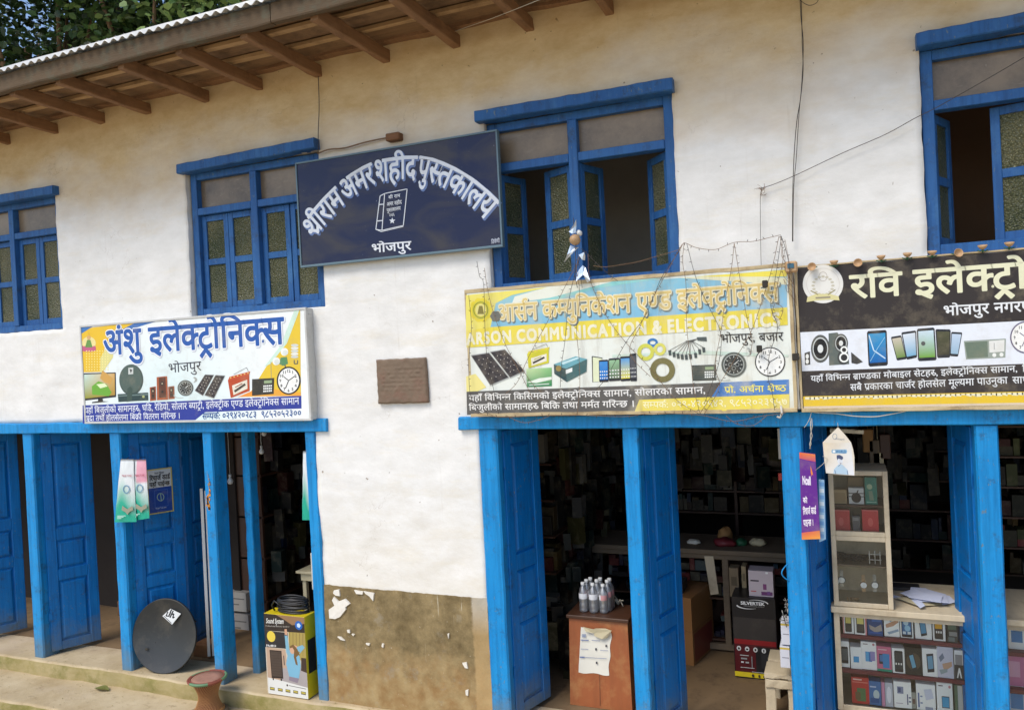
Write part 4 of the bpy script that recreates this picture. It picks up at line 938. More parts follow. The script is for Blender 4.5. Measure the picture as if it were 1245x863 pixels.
A = Art(Y3); radio(A, kc((362, 552), (486, 548), (488, 624), (366, 628)), S(84, 90, 84)); A.line(kc((480, 548), (492, 470)), .5, S(150, 150, 140), 3); lab(A, s3, 'radio')
A = Art(Y3); c = kc((585, 545))[0]; watch(A, c[0], c[1], 15.2); lab(A, s3, 'wrist watch')
A = Art(Y3); c = kc((780, 530))[0]; clockface(A, c[0], c[1], 18.4, 17.8, rw=1.3); lab(A, s3, 'wall clock')

# ---- 4: black sign at the right
Y4 = -.075
s4 = thing('sign_board', 'black shop sign with cream title and a strip of printed gadgets, at the right edge', 'sign', (.8, 0, 2.3))
X0 = (onY(969, 326, Y4).x + onY(977, 497, Y4).x) / 2; Z1 = onY(969, 326, Y4).z; Z0 = onY(977, 497, Y4).z; X1 = X0 + 1.93
m = MB(); m.box(X0 + .001, X1 - .001, Y4 + .002, Y4 + .02, Z0 + .001, Z1 - .001, .001); m.build('panel', 'black_plastic', s4)
m = MB()
m.beam((X0 - .01, Y4 + .02, Z0 - .008), (X1 + .01, Y4 + .02, Z0 - .008), .05, .02, 20, .002, 14); m.beam((X0 - .008, Y4 + .02, Z0 + .003), (X0 - .008, Y4 + .02, Z1 + .004), .014, .045, 10, .001, 15, up=(0, 1, 0)); m.beam((X0, Y4 + .02, Z1 + .006), (X1, Y4 + .02, Z1 + .006), .04, .008, 20, .001, 16); m.build('frame', 'frame_wood', s4)
k = crop(3.7525, 950, 280); ke = crop(6.73, 1060, 390)
zf = lambda p: onY(k(p)[0][0], k(p)[0][1], Y4).z
zA, zB, zC = zf((92, 465)), zf((105, 642)), zf((118, 757))
def strip(za, zb, c, L): A.mb.add([(X0 + .001, Y4 - .0005 * L, za), (X1 - .001, Y4 - .0005 * L, za), (X1 - .001, Y4 - .0005 * L, zb), (X0 + .001, Y4 - .0005 * L, zb)], [(0, 1, 2, 3)], c)
A = Art(Y4); strip(zA, Z1 - .002, S(52, 46, 44), .5); strip(zB, zA, S(226, 230, 236), .5); strip(zC, zB, S(58, 52, 50), .5); strip(Z0 + .002, zC, S(226, 190, 52), .5)
q = random.Random(5)
for i in range(90): x = X0 + .01 + i * .0213; h = q.uniform(.004, .014); A.mb.add([(x, Y4 - .0008, zC - .006 - h), (x + .026, Y4 - .0008, zC - .006 - q.uniform(.004, .014)), (x + .026, Y4 - .0008, zC - .004), (x, Y4 - .0008, zC - .004)], [(0, 1, 2, 3)], S(232, 226, 190))
strip(Z0 + .002, Z0 + .013, S(214, 196, 170), 1.0); A.build('printed_panel', s4)
A = Art(Y4); c = k((190, 245))[0]; A.ell(c[0], c[1], 24.6, 23.4, S(226, 224, 216), 1.6, 44)
A.ring(c[0], c[1], 20, 19, .5, S(206, 200, 190), 2.4); A.ring(c[0], c[1] - 9, 5, 5.5, .5, S(170, 160, 150), 2.4)
for i in range(16): a = i * .393; A.ell(c[0] + 12 * math.cos(a), c[1] + 2 + 11 * math.sin(a), 2.2, 1.4, S(196, 190, 170), 2.6, 8)
A.poly([(c[0] - 19, c[1] + 16), (c[0] - 8, c[1] + 12), (c[0] + 8, c[1] + 12), (c[0] + 19, c[1] + 15), (c[0] + 20, c[1] + 20), (c[0] + 8, c[1] + 19), (c[0] - 8, c[1] + 20), (c[0] - 20, c[1] + 22)], S(214, 206, 150), 2.8)
A.line([(c[0] - 9, c[1] + 17), (c[0] + 9, c[1] + 16)], 2, S(150, 140, 120), 3.6); A.line([(c[0] - 15, c[1] + 8), (c[0] - 6, c[1] + 13)], 1.2, S(150, 140, 90), 3.2); A.line([(c[0] + 15, c[1] + 7), (c[0] + 6, c[1] + 13)], 1.2, S(150, 140, 90), 3.2)
lab(A, s4, 'round white emblem')
A = Art(Y4); ux = A.text('रवि', (1034.3, 362.8), (1096.5, 358.6), 335.6, S(226, 224, 190), 2, .022, 4)
A.text('इलेक्ट्रोनिक्स', (1111.5, 358.6), None, 329.2, S(226, 224, 190), 2, .022, 4, scale=ux); A.build('lettering', s4, 'cream title')
A = Art(Y4); A.text('भोजपुर नगरपालिका', (1147, 383.8), None, 372.4, S(226, 228, 228), 2, .018, 3, scale=(onY(1202.6, 381, Y4).x - onY(1147, 383, Y4).x) / shape('भोजपुर')[1]); A.build('lettering', s4)
A = Art(Y4); u1 = A.text('यहाँ विभिन्न ब्राण्डका मोबाइल सेटहरु, इलेक्ट्रोनिक्स सामान, ', (986, 463.8), (1241, 451.6), 457.0, S(224, 226, 226), 2, .012, 2)
A.text('बिजुलीका सामान', (1243, 452.0), None, 444.4, S(224, 226, 226), 2, .012, 2, scale=u1)
A.text('सबै प्रकारका चार्जर होलसेल मूल्यमा पाउनुका', (1034, 474.8), (1225, 466.2), 467.2, S(224, 226, 226), 2, .012, 2); A.text('साथै', (1231, 466), None, 458.2, S(224, 226, 226), 2, .012, 2, scale=u1); A.build('lettering', s4)
A = Art(Y4); A.poly(k((215, 470), (255, 466), (300, 520), (310, 610), (218, 616)), S(96, 104, 98), 1.6)
for p, r1, r2 in (((178, 540), 11.5, 17), ((272, 515), 8.5, 11.5)): c = k(p)[0]; A.ell(c[0], c[1], r1, r2, S(90, 92, 88), 2.4, 24); A.ell(c[0], c[1], r1 * .82, r2 * .82, S(200, 204, 200), 3, 24); A.ell(c[0], c[1], r1 * .72, r2 * .72, S(34, 34, 34), 3.5, 24); A.ell(c[0], c[1], r1 * .3, r2 * .3, S(220, 222, 218), 4, 14)
A.ell(*k((282, 580))[0], 7, 8.5, S(70, 72, 70), 4.4); A.ell(*k((286, 545))[0], 4.5, 4.5, WH, 4.8, 14); A.ell(*k((286, 545))[0], 2.6, 2.6, K, 5.2, 12); A.ell(*k((286, 580))[0], 6, 6, WH, 4.9, 16); A.ell(*k((286, 580))[0], 4, 4, S(50, 50, 50), 5.3, 14)
A.poly(k((106, 560), (130, 552), (132, 612), (108, 614)), S(60, 60, 60), 2); A.ell(*k((118, 575))[0], 2, 3, WH, 2.6, 10); A.ell(*k((118, 598))[0], 2, 3, WH, 2.6, 10); A.poly(k((318, 555), (372, 600), (345, 610), (320, 605)), S(60, 60, 60), 2.4); lab(A, s4, 'loudspeakers')
A = Art(Y4); c = k((390, 460), (480, 454), (486, 616), (398, 622)); phone(A, c, (S(50, 150, 200), S(30, 100, 170)), 2); A.line([quad(c, .1, .12), quad(c, .3, .55), quad(c, .88, .8)], 1.4, S(200, 224, 240), 4.2); A.line([quad(c, .9, .2), quad(c, .5, .5), quad(c, .1, .85)], .7, S(150, 200, 226), 4.2); lab(A, s4, 'large blue phone')
A = Art(Y4)
for c, s_ in ((ke((155, 132), (240, 118), (285, 312), (205, 325)), (S(200, 190, 170), S(110, 140, 70))), (ke((240, 95), (362, 78), (370, 300), (285, 318)), (S(214, 222, 230), S(120, 170, 200))), (ke((650, 90), (740, 95), (705, 292), (640, 288)), (S(190, 206, 224), S(150, 180, 200))), (ke((520, 68), (645, 70), (640, 300), (535, 304)), (S(84, 84, 60), S(60, 60, 44))), (ke((368, 66), (512, 54), (530, 322), (378, 330)), (S(200, 220, 232), S(110, 160, 56)))): phone(A, c, s_, 2 + (.6 if c[0][0] > 1110 and c[0][0] < 1120 else 0)); A.k += 12
A.ell(*ke((420, 185))[0], 2.6, 2.6, S(70, 76, 80), 5.2, 12); lab(A, s4, 'five fanned mobile phones')
A = Art(Y4); c = ke((752, 165), (1096, 145), (1092, 300), (770, 316)); A.poly(c, S(150, 160, 150), 2); A.poly([quad(c, .02, .08), quad(c, .56, .08), quad(c, .56, .92), quad(c, .04, .94)], S(104, 120, 104), 2.8); A.poly([quad(c, .6, .08), quad(c, .97, .06), quad(c, .97, .68), quad(c, .6, .7)], S(226, 226, 220), 2.8)
for u in (.72, .9): q = quad(c, u, .84); A.ell(q[0], q[1], 2.5, 2.5, WH, 3.2, 14)
A.line([quad(c, .72, .2), quad(c, .72, .55)], .5, K, 3.4); lab(A, s4, 'table radio')
A = Art(Y4); c = ke((1262, 135))[0]; clockface(A, c[0], c[1], 19.5, 19.5, rw=1.6, rim=S(96, 90, 120)); lab(A, s4, 'wall clock')
# the white batten between signs 3 and 4
p = thing('wall_batten', 'grimy white upright batten between the yellow sign and the black sign, wires tied to it', 'batten', (-.22, -.07, 2.3))
m = MB(); qa = onY(962, 330, -.07); qb = onY(972, 500, -.07); m.beam((-.222, -.062, 1.935), (-.226, -.062, 2.70), .040, .04, 10, .003, 3, up=(0, 1, 0)); m.build('post', 'white_post', p)
for px, py, w_ in ((967, 434, 7), (930, 345, 6), (923, 424, 6)):
    q = onY(px, py, -.15); m = MB(); m.box(q.x - w_ / 2 * .0046, q.x + w_ / 2 * .0046, -.15, -.132 if px != 967 else -.085, q.z - .018, q.z + .018, .003); tag(m.build('light_controller', 'metal_dark'), {967: 'small dark plastic box on the white batten right of the yellow sign', 930: 'small dark box hanging in the wires at the top right corner of the yellow sign', 923: 'small dark box hanging in the wires over the printed watch'}[px], 'controller box', 'little boxes of the fairy lights')

# ================================================================== WIRES
def wire(name, pts, Y, r, mat, label, parent=None, cat='cable', k=None, group=None):
    """pts in photo pixels (or with their own Y as a third number), smoothed into a hanging run"""
    P = []
    for p in pts:
        q = (k((p[0], p[1]))[0] if k else p); y = p[2] if len(p) > 2 else Y; v = onY(q[0], q[1], y); P.append((v.x, v.y, v.z))
    def cm(P, n=6):
        P = [Vector(p) for p in P]; P = [P[0] * 2 - P[1]] + P + [P[-1] * 2 - P[-2]]; out = []
        for i in range(1, len(P) - 2):
            for j in range(n):
                t = j / n; a, b, c, d = P[i - 1:i + 3]; out.append(.5 * ((2 * b) + (c - a) * t + (2 * a - 5 * b + 4 * c - d) * t * t + (3 * b - a - 3 * c + d) * t ** 3))
        return out + [P[-2]]
    path = cm(P); m = MB(); m.tube(path, r, 5); o = m.build(name, mat, parent)
    if label: tag(o, label, cat, group)
    return path
k3 = crop(2.929, 820, 0)
wire('cable', [(450, -30), (453, 60), (455, 150), (458, 250), (449, 350), (436, 430), (428, 520), (424, 600), (421, 700), (420, 860)], -.03, .0022, 'wire', 'dark cable hanging from the eaves to the white batten, left one of the pair', k=k3)
wire('cable', [(446, -30), (450, 60), (459, 160), (453, 300), (444, 400), (440, 460), (434, 560), (426, 650), (423, 740), (422, 860)], -.036, .0018, 'wire', 'thin dark cable crossing in front of its twin down the wall to the batten', k=k3)
wire('cable', [(440, -10), (455, 8), (480, 20), (505, 12), (516, -8)], -.04, .0016, 'wire', 'short loop of cable at the top edge above the hanging pair', k=k3)
wire('cable', [(300, 672), (345, 660), (430, 625), (600, 545), (750, 480), (860, 420), (940, 380), (1100, 290), (1245, 205), (1330, 150)], -.03, .0018, 'wire', 'thin wire slanting up across the white wall to the right window', k=k3)
wire('cable', [(312, 670), (306, 700), (306, 780), (307, 860), (309, 960)], -.03, .0014, 'wire', 'thin drop wire hanging from the tuft on the white wall to the yellow sign', k=k3)
q = random.Random(8); m = MB(); c0 = onY(*k3((312, 680))[0], -.03)
for i in range(14):
    a = q.uniform(0, 6.28); l = q.uniform(.012, .038); b_ = c0 + Vector((q.uniform(-.006, .006), 0, q.uniform(-.02, .01))); m.tube([b_, b_ + Vector((math.cos(a) * l * .5, -.008, math.sin(a) * l * .5)), b_ + Vector((math.cos(a + .6) * l, -.004, math.sin(a + .6) * l))], .0011, 4)
tag(m.build('wire_tuft', 'wire_brown', kind='stuff'), 'frayed tuft of twisted wire ends on the white wall above the yellow sign', 'wire knot')
wire('cable', [(387, 90), (388, 130), (387, 160), (387, 186)], -.025, .0028, 'wire', 'dark cable dropping from the eaves beside the window left of the navy sign')
wire('conduit', [(386, 187), (400, 182), (420, 180), (445, 173), (474, 167)], -.02, .005, 'wire_brown', 'brown conduit running along the top of the navy sign to a wooden block', cat='conduit')
m = MB(); a = onY(471, 173, -.03); b = onY(487, 161, -.03); m.box(a.x, b.x, -.055, .01, a.z, b.z, .006); tag(m.build('wooden_block', 'old_wood'), 'small brown wooden block above the middle of the navy sign', 'block')
wire('cable', [(670, -6, -.6), (656, 0, -.55), (600, 22, -.3), (560, 36, -.1), (541, 44, -.02)], -.3, .002, 'wire_light', 'pale wire running under the eaves above the navy sign')
k7 = crop(3.7525, 950, 280)
wire('cable', [(125, 800), (135, 825), (180, 832), (250, 836), (330, 847), (420, 850), (480, 842), (560, 826), (600, 812), (645, 800)], -.065, .0028, 'wire_light', 'loose pale cable sagging under the black sign over the lintel', k=k7)
wire('cable', [(140, 810), (132, 850), (118, 880), (104, 900)], -.065, .0016, 'wire_light', 'pale twine hanging below the left corner of the black sign', k=k7)

# fairy lights over sign 3 ------------------------------------------------
T = thing('fairy_lights', 'tangled net of brown fairy light strings draped over the yellow sign', 'fairy lights', (-1.2, -.13, 2.3))
k6 = crop(3.0366, 560, 260)
ST = [[(60, 175), (70, 230), (85, 260), (90, 420), (100, 560), (120, 640), (140, 738)], [(88, 200), (98, 270), (120, 360), (160, 470), (205, 560), (232, 610), (270, 690)], [(450, 150), (400, 240), (330, 380), (250, 530), (210, 620), (165, 665)],
      [(445, 150), (420, 230), (398, 330), (385, 470), (372, 560), (368, 640)], [(440, 150), (428, 200), (440, 300), (428, 420), (438, 540), (440, 640), (430, 740)], [(470, 150), (480, 250), (540, 380), (610, 475), (700, 570), (790, 680), (880, 738)],
      [(812, 130), (745, 230), (715, 300), (680, 380), (610, 475), (540, 600), (500, 650)], [(818, 112), (770, 200), (700, 330), (660, 420), (625, 490), (640, 540), (700, 600)], [(825, 105), (820, 180), (832, 260), (835, 420), (852, 560), (860, 640), (884, 738)], [(835, 110), (870, 240), (920, 350), (960, 440), (955, 540), (930, 620), (900, 700)],
      [(1010, 108), (1000, 200), (975, 330), (962, 430), (940, 560), (955, 640), (900, 738)], [(1175, 84), (1150, 200), (1110, 330), (1070, 440), (1010, 540), (960, 620), (884, 736)], [(1185, 84), (1160, 250), (1145, 340), (1170, 420), (1140, 520), (1135, 600), (1150, 660), (1160, 725)],
      [(1010, 108), (1025, 200), (1042, 300), (1060, 400), (1076, 465), (1070, 520)], [(490, 192), (530, 196), (580, 190), (650, 178), (730, 155), (805, 132), (826, 108), (870, 125), (940, 132), (1010, 106), (1080, 102), (1140, 88), (1182, 78)],
      [(445, 128), (470, 150), (505, 185), (545, 222), (580, 248)], [(50, 735), (150, 750), (260, 746), (400, 742), (600, 748), (700, 736), (880, 742), (1000, 765), (1100, 748), (1200, 735)], [(210, 545), (260, 620), (300, 660)], [(1182, 80), (1200, 130), (1215, 210), (1210, 290)], [(1180, 84), (1190, 170), (1172, 250), (1160, 320)],
      [(1160, 330), (1150, 370), (1175, 390), (1190, 350), (1165, 330)], [(30, 300), (40, 420), (30, 560), (45, 700), (120, 745)], [(170, 745), (230, 770), (290, 760), (330, 745)], [(980, 745), (1020, 775), (1080, 780), (1130, 745)]]
q = random.Random(21); bl = MB()
for n_, s_ in enumerate(ST):
    Yb = -.128 - .004 * (n_ % 5); pth = wire('wire', s_, Yb, .00145, 'wire_brown' if n_ % 3 else 'wire', None, T, k=k6)
    L = 0
    for a, b in zip(pth, pth[1:]):
        L += (b - a).length
        if L > .036:
            L = 0; d = (b - a).normalized(); n2 = Vector((-d.z, 0, d.x)) * q.choice((-1, 1)) + d * q.uniform(-.5, .6); bl.tube([a, a + n2 * .007, a + n2 * .013], [.0014, .0022, .0006], 4)
bl.build('bulb', 'wire', T, kind='stuff')
p_ = onY(1185 / 3.0366 + 560, 80 / 3.0366 + 260, -.1)
tw = MB(); q = random.Random(4)
for i in range(9): a = onY(955 + q.uniform(-6, 5), 290 + q.uniform(-4, 55), -.12); b = onY(962 + q.uniform(-6, 8), 320 + q.uniform(0, 60), -.115); tw.tube([a, (a + b) / 2 + Vector((q.uniform(-.03, .03), -.012, 0)), b], .0013, 4)
tw.build('wire', 'wire_brown', T, kind='stuff')
T2 = thing('adaptor', 'small white and blue plug adaptor tied at the top of the white batten', 'adaptor', tuple(onY(962, 325, -.13)))
m = MB(); c = onY(962, 324, -.12); m.box(c.x - .030, c.x + .030, c.y - .015, c.y + .02, c.z - .032, c.z + .026, .008); m.build('body', 'lamp_tan', T2)
m = MB(); m.box(c.x - .018, c.x + .014, c.y - .020, c.y - .0155, c.z - .010, c.z + .014, .002, S(60, 100, 120)); m.build('label', 'print', T2)
m = MB(); c = onY(950, 505, -.12); m.tube([c + Vector((0, 0, .05)), c + Vector((.004, 0, .01)), c + Vector((-.008, 0, -.012)), c + Vector((-.022, 0, -.004))], .006, 8); tag(m.build('hook', 'white_post'), 'white hook below the right end of the yellow sign', 'hook')

# lamp with strips of foil before the open window
T = thing('foil_lamp', 'tan round lamp with torn silver foil hanging before the open middle window', 'lamp', tuple(onY(698, 291, -.14)))
kf = crop(8.63, 650, 260)
c = onY(*kf((422, 272))[0], -.14); m = MB()
M90 = Matrix.Rotation(math.radians(75), 3, 'X')
m.lathe([(.0, -.030), (.018, -.028), (.029, -.016), (.031, 0), (.028, .014), (.018, .026), (.010, .032), (.0, .033)], c, 20, M90, cap=False); m.build('globe', 'lamp_tan', T)
m = MB(); m.lathe([(.0, -.012), (.014, -.010), (.017, 0), (.013, .02), (.0, .024)], onY(*kf((470, 205))[0], -.11), 14, M90, cap=False); m.build('holder', 'cap_white', T)
for pts, bend in ((((435, 58), (405, 120), (358, 190), (395, 210), (432, 198), (438, 120)), .01), (((375, 330), (420, 350), (462, 352), (410, 400), (345, 470), (306, 512), (340, 430)), .014), (((462, 432), (520, 402), (532, 440), (528, 488), (500, 484)), -.008), (((505, 540), (530, 560), (560, 640), (584, 702), (552, 722), (528, 640), (508, 640), (432, 712), (446, 620), (470, 580)), .01)):
    m = MB(); vs = []
    for i, p in enumerate(pts): v = onY(*kf(p)[0], -.145 + bend * math.sin(i * 1.7)); vs.append(tuple(v))
    cc_ = sum((Vector(v) for v in vs), Vector()) / len(vs) + Vector((0, -.006, 0)); n_ = len(vs)
    m.add([tuple(cc_)] + vs + [(v[0], v[1] + .0015, v[2]) for v in vs], [(0, i + 2 if i < n_ - 1 else 1, i + 1) for i in range(n_)] + [(i + 1, (i + 1) % n_ + 1, n_ + (i + 1) % n_ + 1, n_ + i + 1) for i in range(n_)]); m.build('foil_strip', 'foil', T)
m = MB(); m.tube([onY(697, 265, -.05), onY(698, 280, -.12), onY(700, 300, -.15), onY(699, 335, -.14), onY(702, 350, -.12)], .0018, 5); m.tube([onY(701, 300, -.14), onY(704, 325, -.14), onY(708, 350, -.12)], .0013, 4); m.build('cord', 'wire', T)

# cup lamps along the top of the black sign
cupn = ['first', 'second', 'third', 'fourth', 'fifth', 'sixth', 'seventh', 'eighth', 'ninth']
proto = None
for i, p in enumerate(((140, 168), (240, 148), (350, 150), (455, 125), (575, 113), (688, 104), (805, 105), (918, 78), (1040, 65))):
    v = onY(*k7(p)[0], -.105); flip = i in (0, 2, 6)
    lbl = 'tan cup-shaped fairy lamp, %s from the left along the black sign' % cupn[i]
    if proto is None:
        proto = thing('cup_lamp', lbl, 'fairy lamp', (0, 0, 0), 'cup lamps along the top of the black sign')
        m = MB(); pr = [(.004, -.010), (.012, -.006), (.019, .003), (.0215, .010), (.0205, .010), (.017, .004), (.010, -.004), (.002, -.006)]; m.lathe(pr, (0, 0, 0), 14, None, cap=True); m.build('cup', 'lamp_tan', proto)
        m = MB(); m.tube([(-.022, .004, -.012), (-.01, .002, -.018), (0, .0, -.012), (.01, .004, -.02), (.022, .004, -.014)], .0028, 5); m.tube([(0, 0, -.010), (0, .006, -.024)], .004, 6); m.build('clip', 'green_plastic' if 'green_plastic' in M else 'metal_dark', proto)
        o = proto
    else: o = dup(proto, lbl)
    o.location = v; o.rotation_euler = ((math.radians(78) if flip else math.radians(12)), 0, math.radians(R.uniform(-25, 25)))

# ================================================================== THINGS AT THE LEFT SHOP
# dish antenna leaning on the door leaf
Pb = onZ(200, 809, 0.0); T = thing('dish_antenna', 'dark grey satellite dish with a white diamond label leaning on the blue door', 'satellite dish', tuple(Pb))
Pb = Vector((-4.83, .015, .002)); T.location = Pb; upv = Vector((-.02, .09, .540)); Dm = upv.length; upv.normalize(); ctr = Pb + upv * Dm / 2
rt = Vector((1, .20, 0)).normalized(); rt = (rt - upv * rt.dot(upv)).normalized(); nm = rt.cross(upv); nm = -nm if nm.y > 0 else nm
R_ = Dm / 2; m = MB()
def dsh(rr, a, back=0): return ctr + rt * (rr * R_ * .98 * math.cos(a)) + upv * (rr * R_ * math.sin(a)) + nm * ((rr * rr - 1) * .045 - back)
rings = [0.0001, .2, .4, .6, .8, .92, .985, 1.0, 1.012]; n_ = 48; vs = []
for i, rr in enumerate(rings):
    for k_ in range(n_): vs.append(dsh(min(rr, 1.0) if rr <= 1 else rr, 2 * math.pi * k_ / n_, 0 if rr < 1.01 else .016))
for rr in (.98, .6, .2, .0001):
    for k_ in range(n_): vs.append(dsh(rr, 2 * math.pi * k_ / n_, .018))
nr = len(rings) + 4; m.add(vs, [(i * n_ + k_, (i + 1) * n_ + k_, (i + 1) * n_ + (k_ + 1) % n_, i * n_ + (k_ + 1) % n_) for i in range(nr - 1) for k_ in range(n_)], None, True); m.build('reflector', 'dish', T)
A = Art(); A.O = ctr - Vector((0, 0, 0)); A.N = nm; A.U = rt
def dP(p, L):
    r = ray(*p); q = CAM + r * ((ctr + nm * -.024 - CAM).dot(nm) / r.dot(nm)); return tuple(q + nm * (.014 + .0005 * L))
A.P = dP
kd2 = crop(4.98, 0, 740)
A.poly(kd2((1040, -4), (1102, 26), (1048, 92), (990, 40)), S(222, 224, 222), 0)
A.line(kd2((1024, 14), (1012, 40), (1030, 40), (1040, 20)), 1.3, S(40, 40, 44), 1.5); A.line(kd2((1046, 0), (1028, 44)), 1.5, S(40, 40, 44), 1.6); A.line(kd2((1056, 8), (1036, 50)), 1.5, S(40, 40, 44), 1.7); A.line(kd2((1044, 32), (1060, 26), (1052, 52), (1064, 46)), 1.4, S(40, 40, 44), 1.8); A.line(kd2((1000, 40), (1046, 84)), .7, S(60, 60, 64), 1.5)
A.ell(*kd2((893, 242))[0], 1.6, 1.8, S(10, 10, 10), .3, 10); A.ell(*kd2((950, 200))[0], .6, .6, S(30, 30, 30), .3, 8); A.build('label', T, 'white diamond dealer label')
m = MB()
for a in (2.2, .4, 4.1): m.tube([dsh(.99, a, .018), dsh(.99, a, .03)], .008, 6)
m.build('bracket', 'metal_dark', T)

# wicker stool
T = thing('wicker_stool', 'hourglass woven cane stool with green and red rim on the step', 'stool', (-4.16, -.215, -.118))
cx, cy, cz = -4.16, -.215, -.118; H = .262
m = MB(); m.lathe([(.112, 0), (.128, .004), (.131, .018), (.126, .032), (.112, .036)], (cx, cy, cz), 32); m.build('base_ring', 'rubber', T)
def cone(z): t = z / H; return .062 + .058 * abs(2 * (t - .52)) ** 1.7
prof = [(cone(.034 + (H - .05) * i / 16), .034 + (H - .05) * i / 16) for i in range(17)]
m = MB(); m.lathe([(r_ - .006, z) for r_, z in prof], (cx, cy, cz), 32); m.build('inner_wall', 'cane_red', T) if 'cane_red' in M else None
# woven cane sticks crossing in an hourglass
m = MB(); m2 = MB()
for i in range(44):
    for sgn, mb_ in ((1, m), (-1, m2)):
        a0 = 2 * math.pi * i / 44; pts = []
        for j in range(9):
            t = j / 8; a = a0 + sgn * (t - .5) * 1.5; z = .032 + (H - .046) * t; rr = cone(z) + .0015 * sgn; pts.append((cx + rr * math.cos(a), cy + rr * math.sin(a), cz + z))
        mb_.tube(pts, .0028, 4)
m.build('cane_weave', 'cane', T, kind='stuff'); m2.build('cane_weave', 'cane_red', T, kind='stuff')
m = MB(); m.lathe([(cone(.034) + .006, .036), (cone(.04) + .010, .044), (cone(.05) + .004, .052)], (cx, cy, cz), 32, cap=False); m.build('binding', 'cane', T)
m = MB(); m.lathe([(.100, H - .018), (.122, H - .016), (.132, H - .008), (.134, H), (.128, H + .006), (.112, H + .003)], (cx, cy, cz), 40, cap=False)
for f_, a in zip(m.f, range(len(m.f))): pass
g_, r2 = MB(), MB()
n40 = 40; V = m.v
for i in range(5):
    for k_ in range(n40):
        f_ = [i * n40 + k_, i * n40 + (k_ + 1) % n40, (i + 1) * n40 + (k_ + 1) % n40, (i + 1) * n40 + k_]; tgt = g_ if (k_ // 7) % 2 == 0 else r2; tgt.add([V[j] for j in f_], [(0, 1, 2, 3)], None, True)
g_.build('rim', 'rim_green', T); r2.build('rim', 'cane_red', T)
m = MB(); m.lathe([(.113, H - .006), (.113, H + .0015), (.06, H - .002), (.001, H - .004)], (cx, cy, cz), 36, cap=False); m.build('seat', 'seat_pink', T)
m = MB(); m.tube([(cx + .112 * math.cos(2 * math.pi * i / 40), cy + .112 * math.sin(2 * math.pi * i / 40), cz + H + .003) for i in range(40)], .0035, 5, True); m.build('seat_ring', 'cane_red', T)

# speaker carton with printed woman and loudspeaker, cable coil on top
bx0, bx1, by0, by1, bz = -3.79, -3.445, -.04, .085, .566
T = thing('speaker_carton', 'tall glossy yellow and black loudspeaker carton standing at the step', 'box', ((bx0 + bx1) / 2, 0, .004))
ks = crop(7.186, 320, 735)
m = MB(); m.box(bx0, bx1, by0, by1, .004, bz, .002, S(214, 190, 30)); m.box(bx1 + .0004, bx1 + .0012, by0 + .02, by1 - .02, .17, .40, 0, S(40, 36, 30)); m.build('carton', 'print_box', T)
A = Art(by0 - .0004); F = [(0, 78), (395, 88), (430, 815), (30, 792)]
U_ = lambda u, v: ks(quad(F, u, v))[0]
fr_ = [(bx0 + .001, bz - .001), (bx1 - .001, bz - .001), (bx1 - .001, .006), (bx0 + .001, .006)]
def fq(u, v): return (fr_[0][0] + (fr_[1][0] - fr_[0][0]) * u, fr_[0][1] + (fr_[3][1] - fr_[0][1]) * v)
def bp(pts, col, L): A.mb.add([(fq(u, v)[0], by0 - .0004 - .0004 * L, fq(u, v)[1]) for u, v in pts], [list(range(len(pts)))[::1]], col)
def be(u, v, ru, rv, col, L, n=24): bp([(u + ru * math.cos(2 * math.pi * i / n), v + rv * math.sin(2 * math.pi * i / n)) for i in range(n)], col, L)
bp([(0, 0), (1, 0), (1, 1), (0, 1)], S(206, 196, 176), 0); bp([(0, 0), (1, 0), (1, .19), (0, .215)], S(54, 46, 42), 1); bp([(.3, 0), (1, 0), (1, .08), (.7, .11), (.5, .05)], S(150, 116, 84), 1.5)
bp([(0, .215), (.58, .21), (.58, .41), (0, .42)], S(50, 48, 50), 1.2); be(.16, .28, .105, .068, S(226, 200, 80), 2); be(.86, .105, .09, .055, S(40, 100, 180), 2); be(.86, .105, .05, .03, S(200, 220, 240), 2.5, 5)
bp([(.6, .2), (1, .19), (1, .55), (.6, .5)], S(170, 150, 84), .6)
for i in range(5): bp([(.62 + .08 * i, .2), (.64 + .08 * i, .2), (.61 + .08 * i, .48), (.6 + .08 * i, .48)], S(140, 120, 70), .9)
bp([(.02, .42), (.5, .42), (.55, .82), (.02, .82)], S(188, 160, 136), .5); bp([(.4, .66), (1, .62), (1, .9), (.3, .92)], S(168, 160, 158), .7); bp([(.02, .8), (.4, .82), (1, .86), (1, 1), (.02, 1)], S(222, 222, 216), .9); bp([(.88, .5), (1, .5), (1, .68), (.86, .66)], S(70, 56, 48), 1)
bp([(.1, .45), (.40, .445), (.41, .79), (.12, .80)], S(54, 44, 40), 1.6); bp([(.12, .465), (.38, .46), (.385, .77), (.135, .775)], S(80, 68, 60), 1.9)
for i in range(9): bp([(.13, .48 + .033 * i), (.38, .475 + .033 * i), (.38, .478 + .033 * i), (.13, .483 + .033 * i)], S(58, 50, 46), 2.1)
bp([(.14, .8), (.17, .8), (.175, .825), (.145, .825)], S(40, 36, 32), 1.7); bp([(.34, .795), (.38, .795), (.375, .82), (.345, .82)], S(40, 36, 32), 1.7)
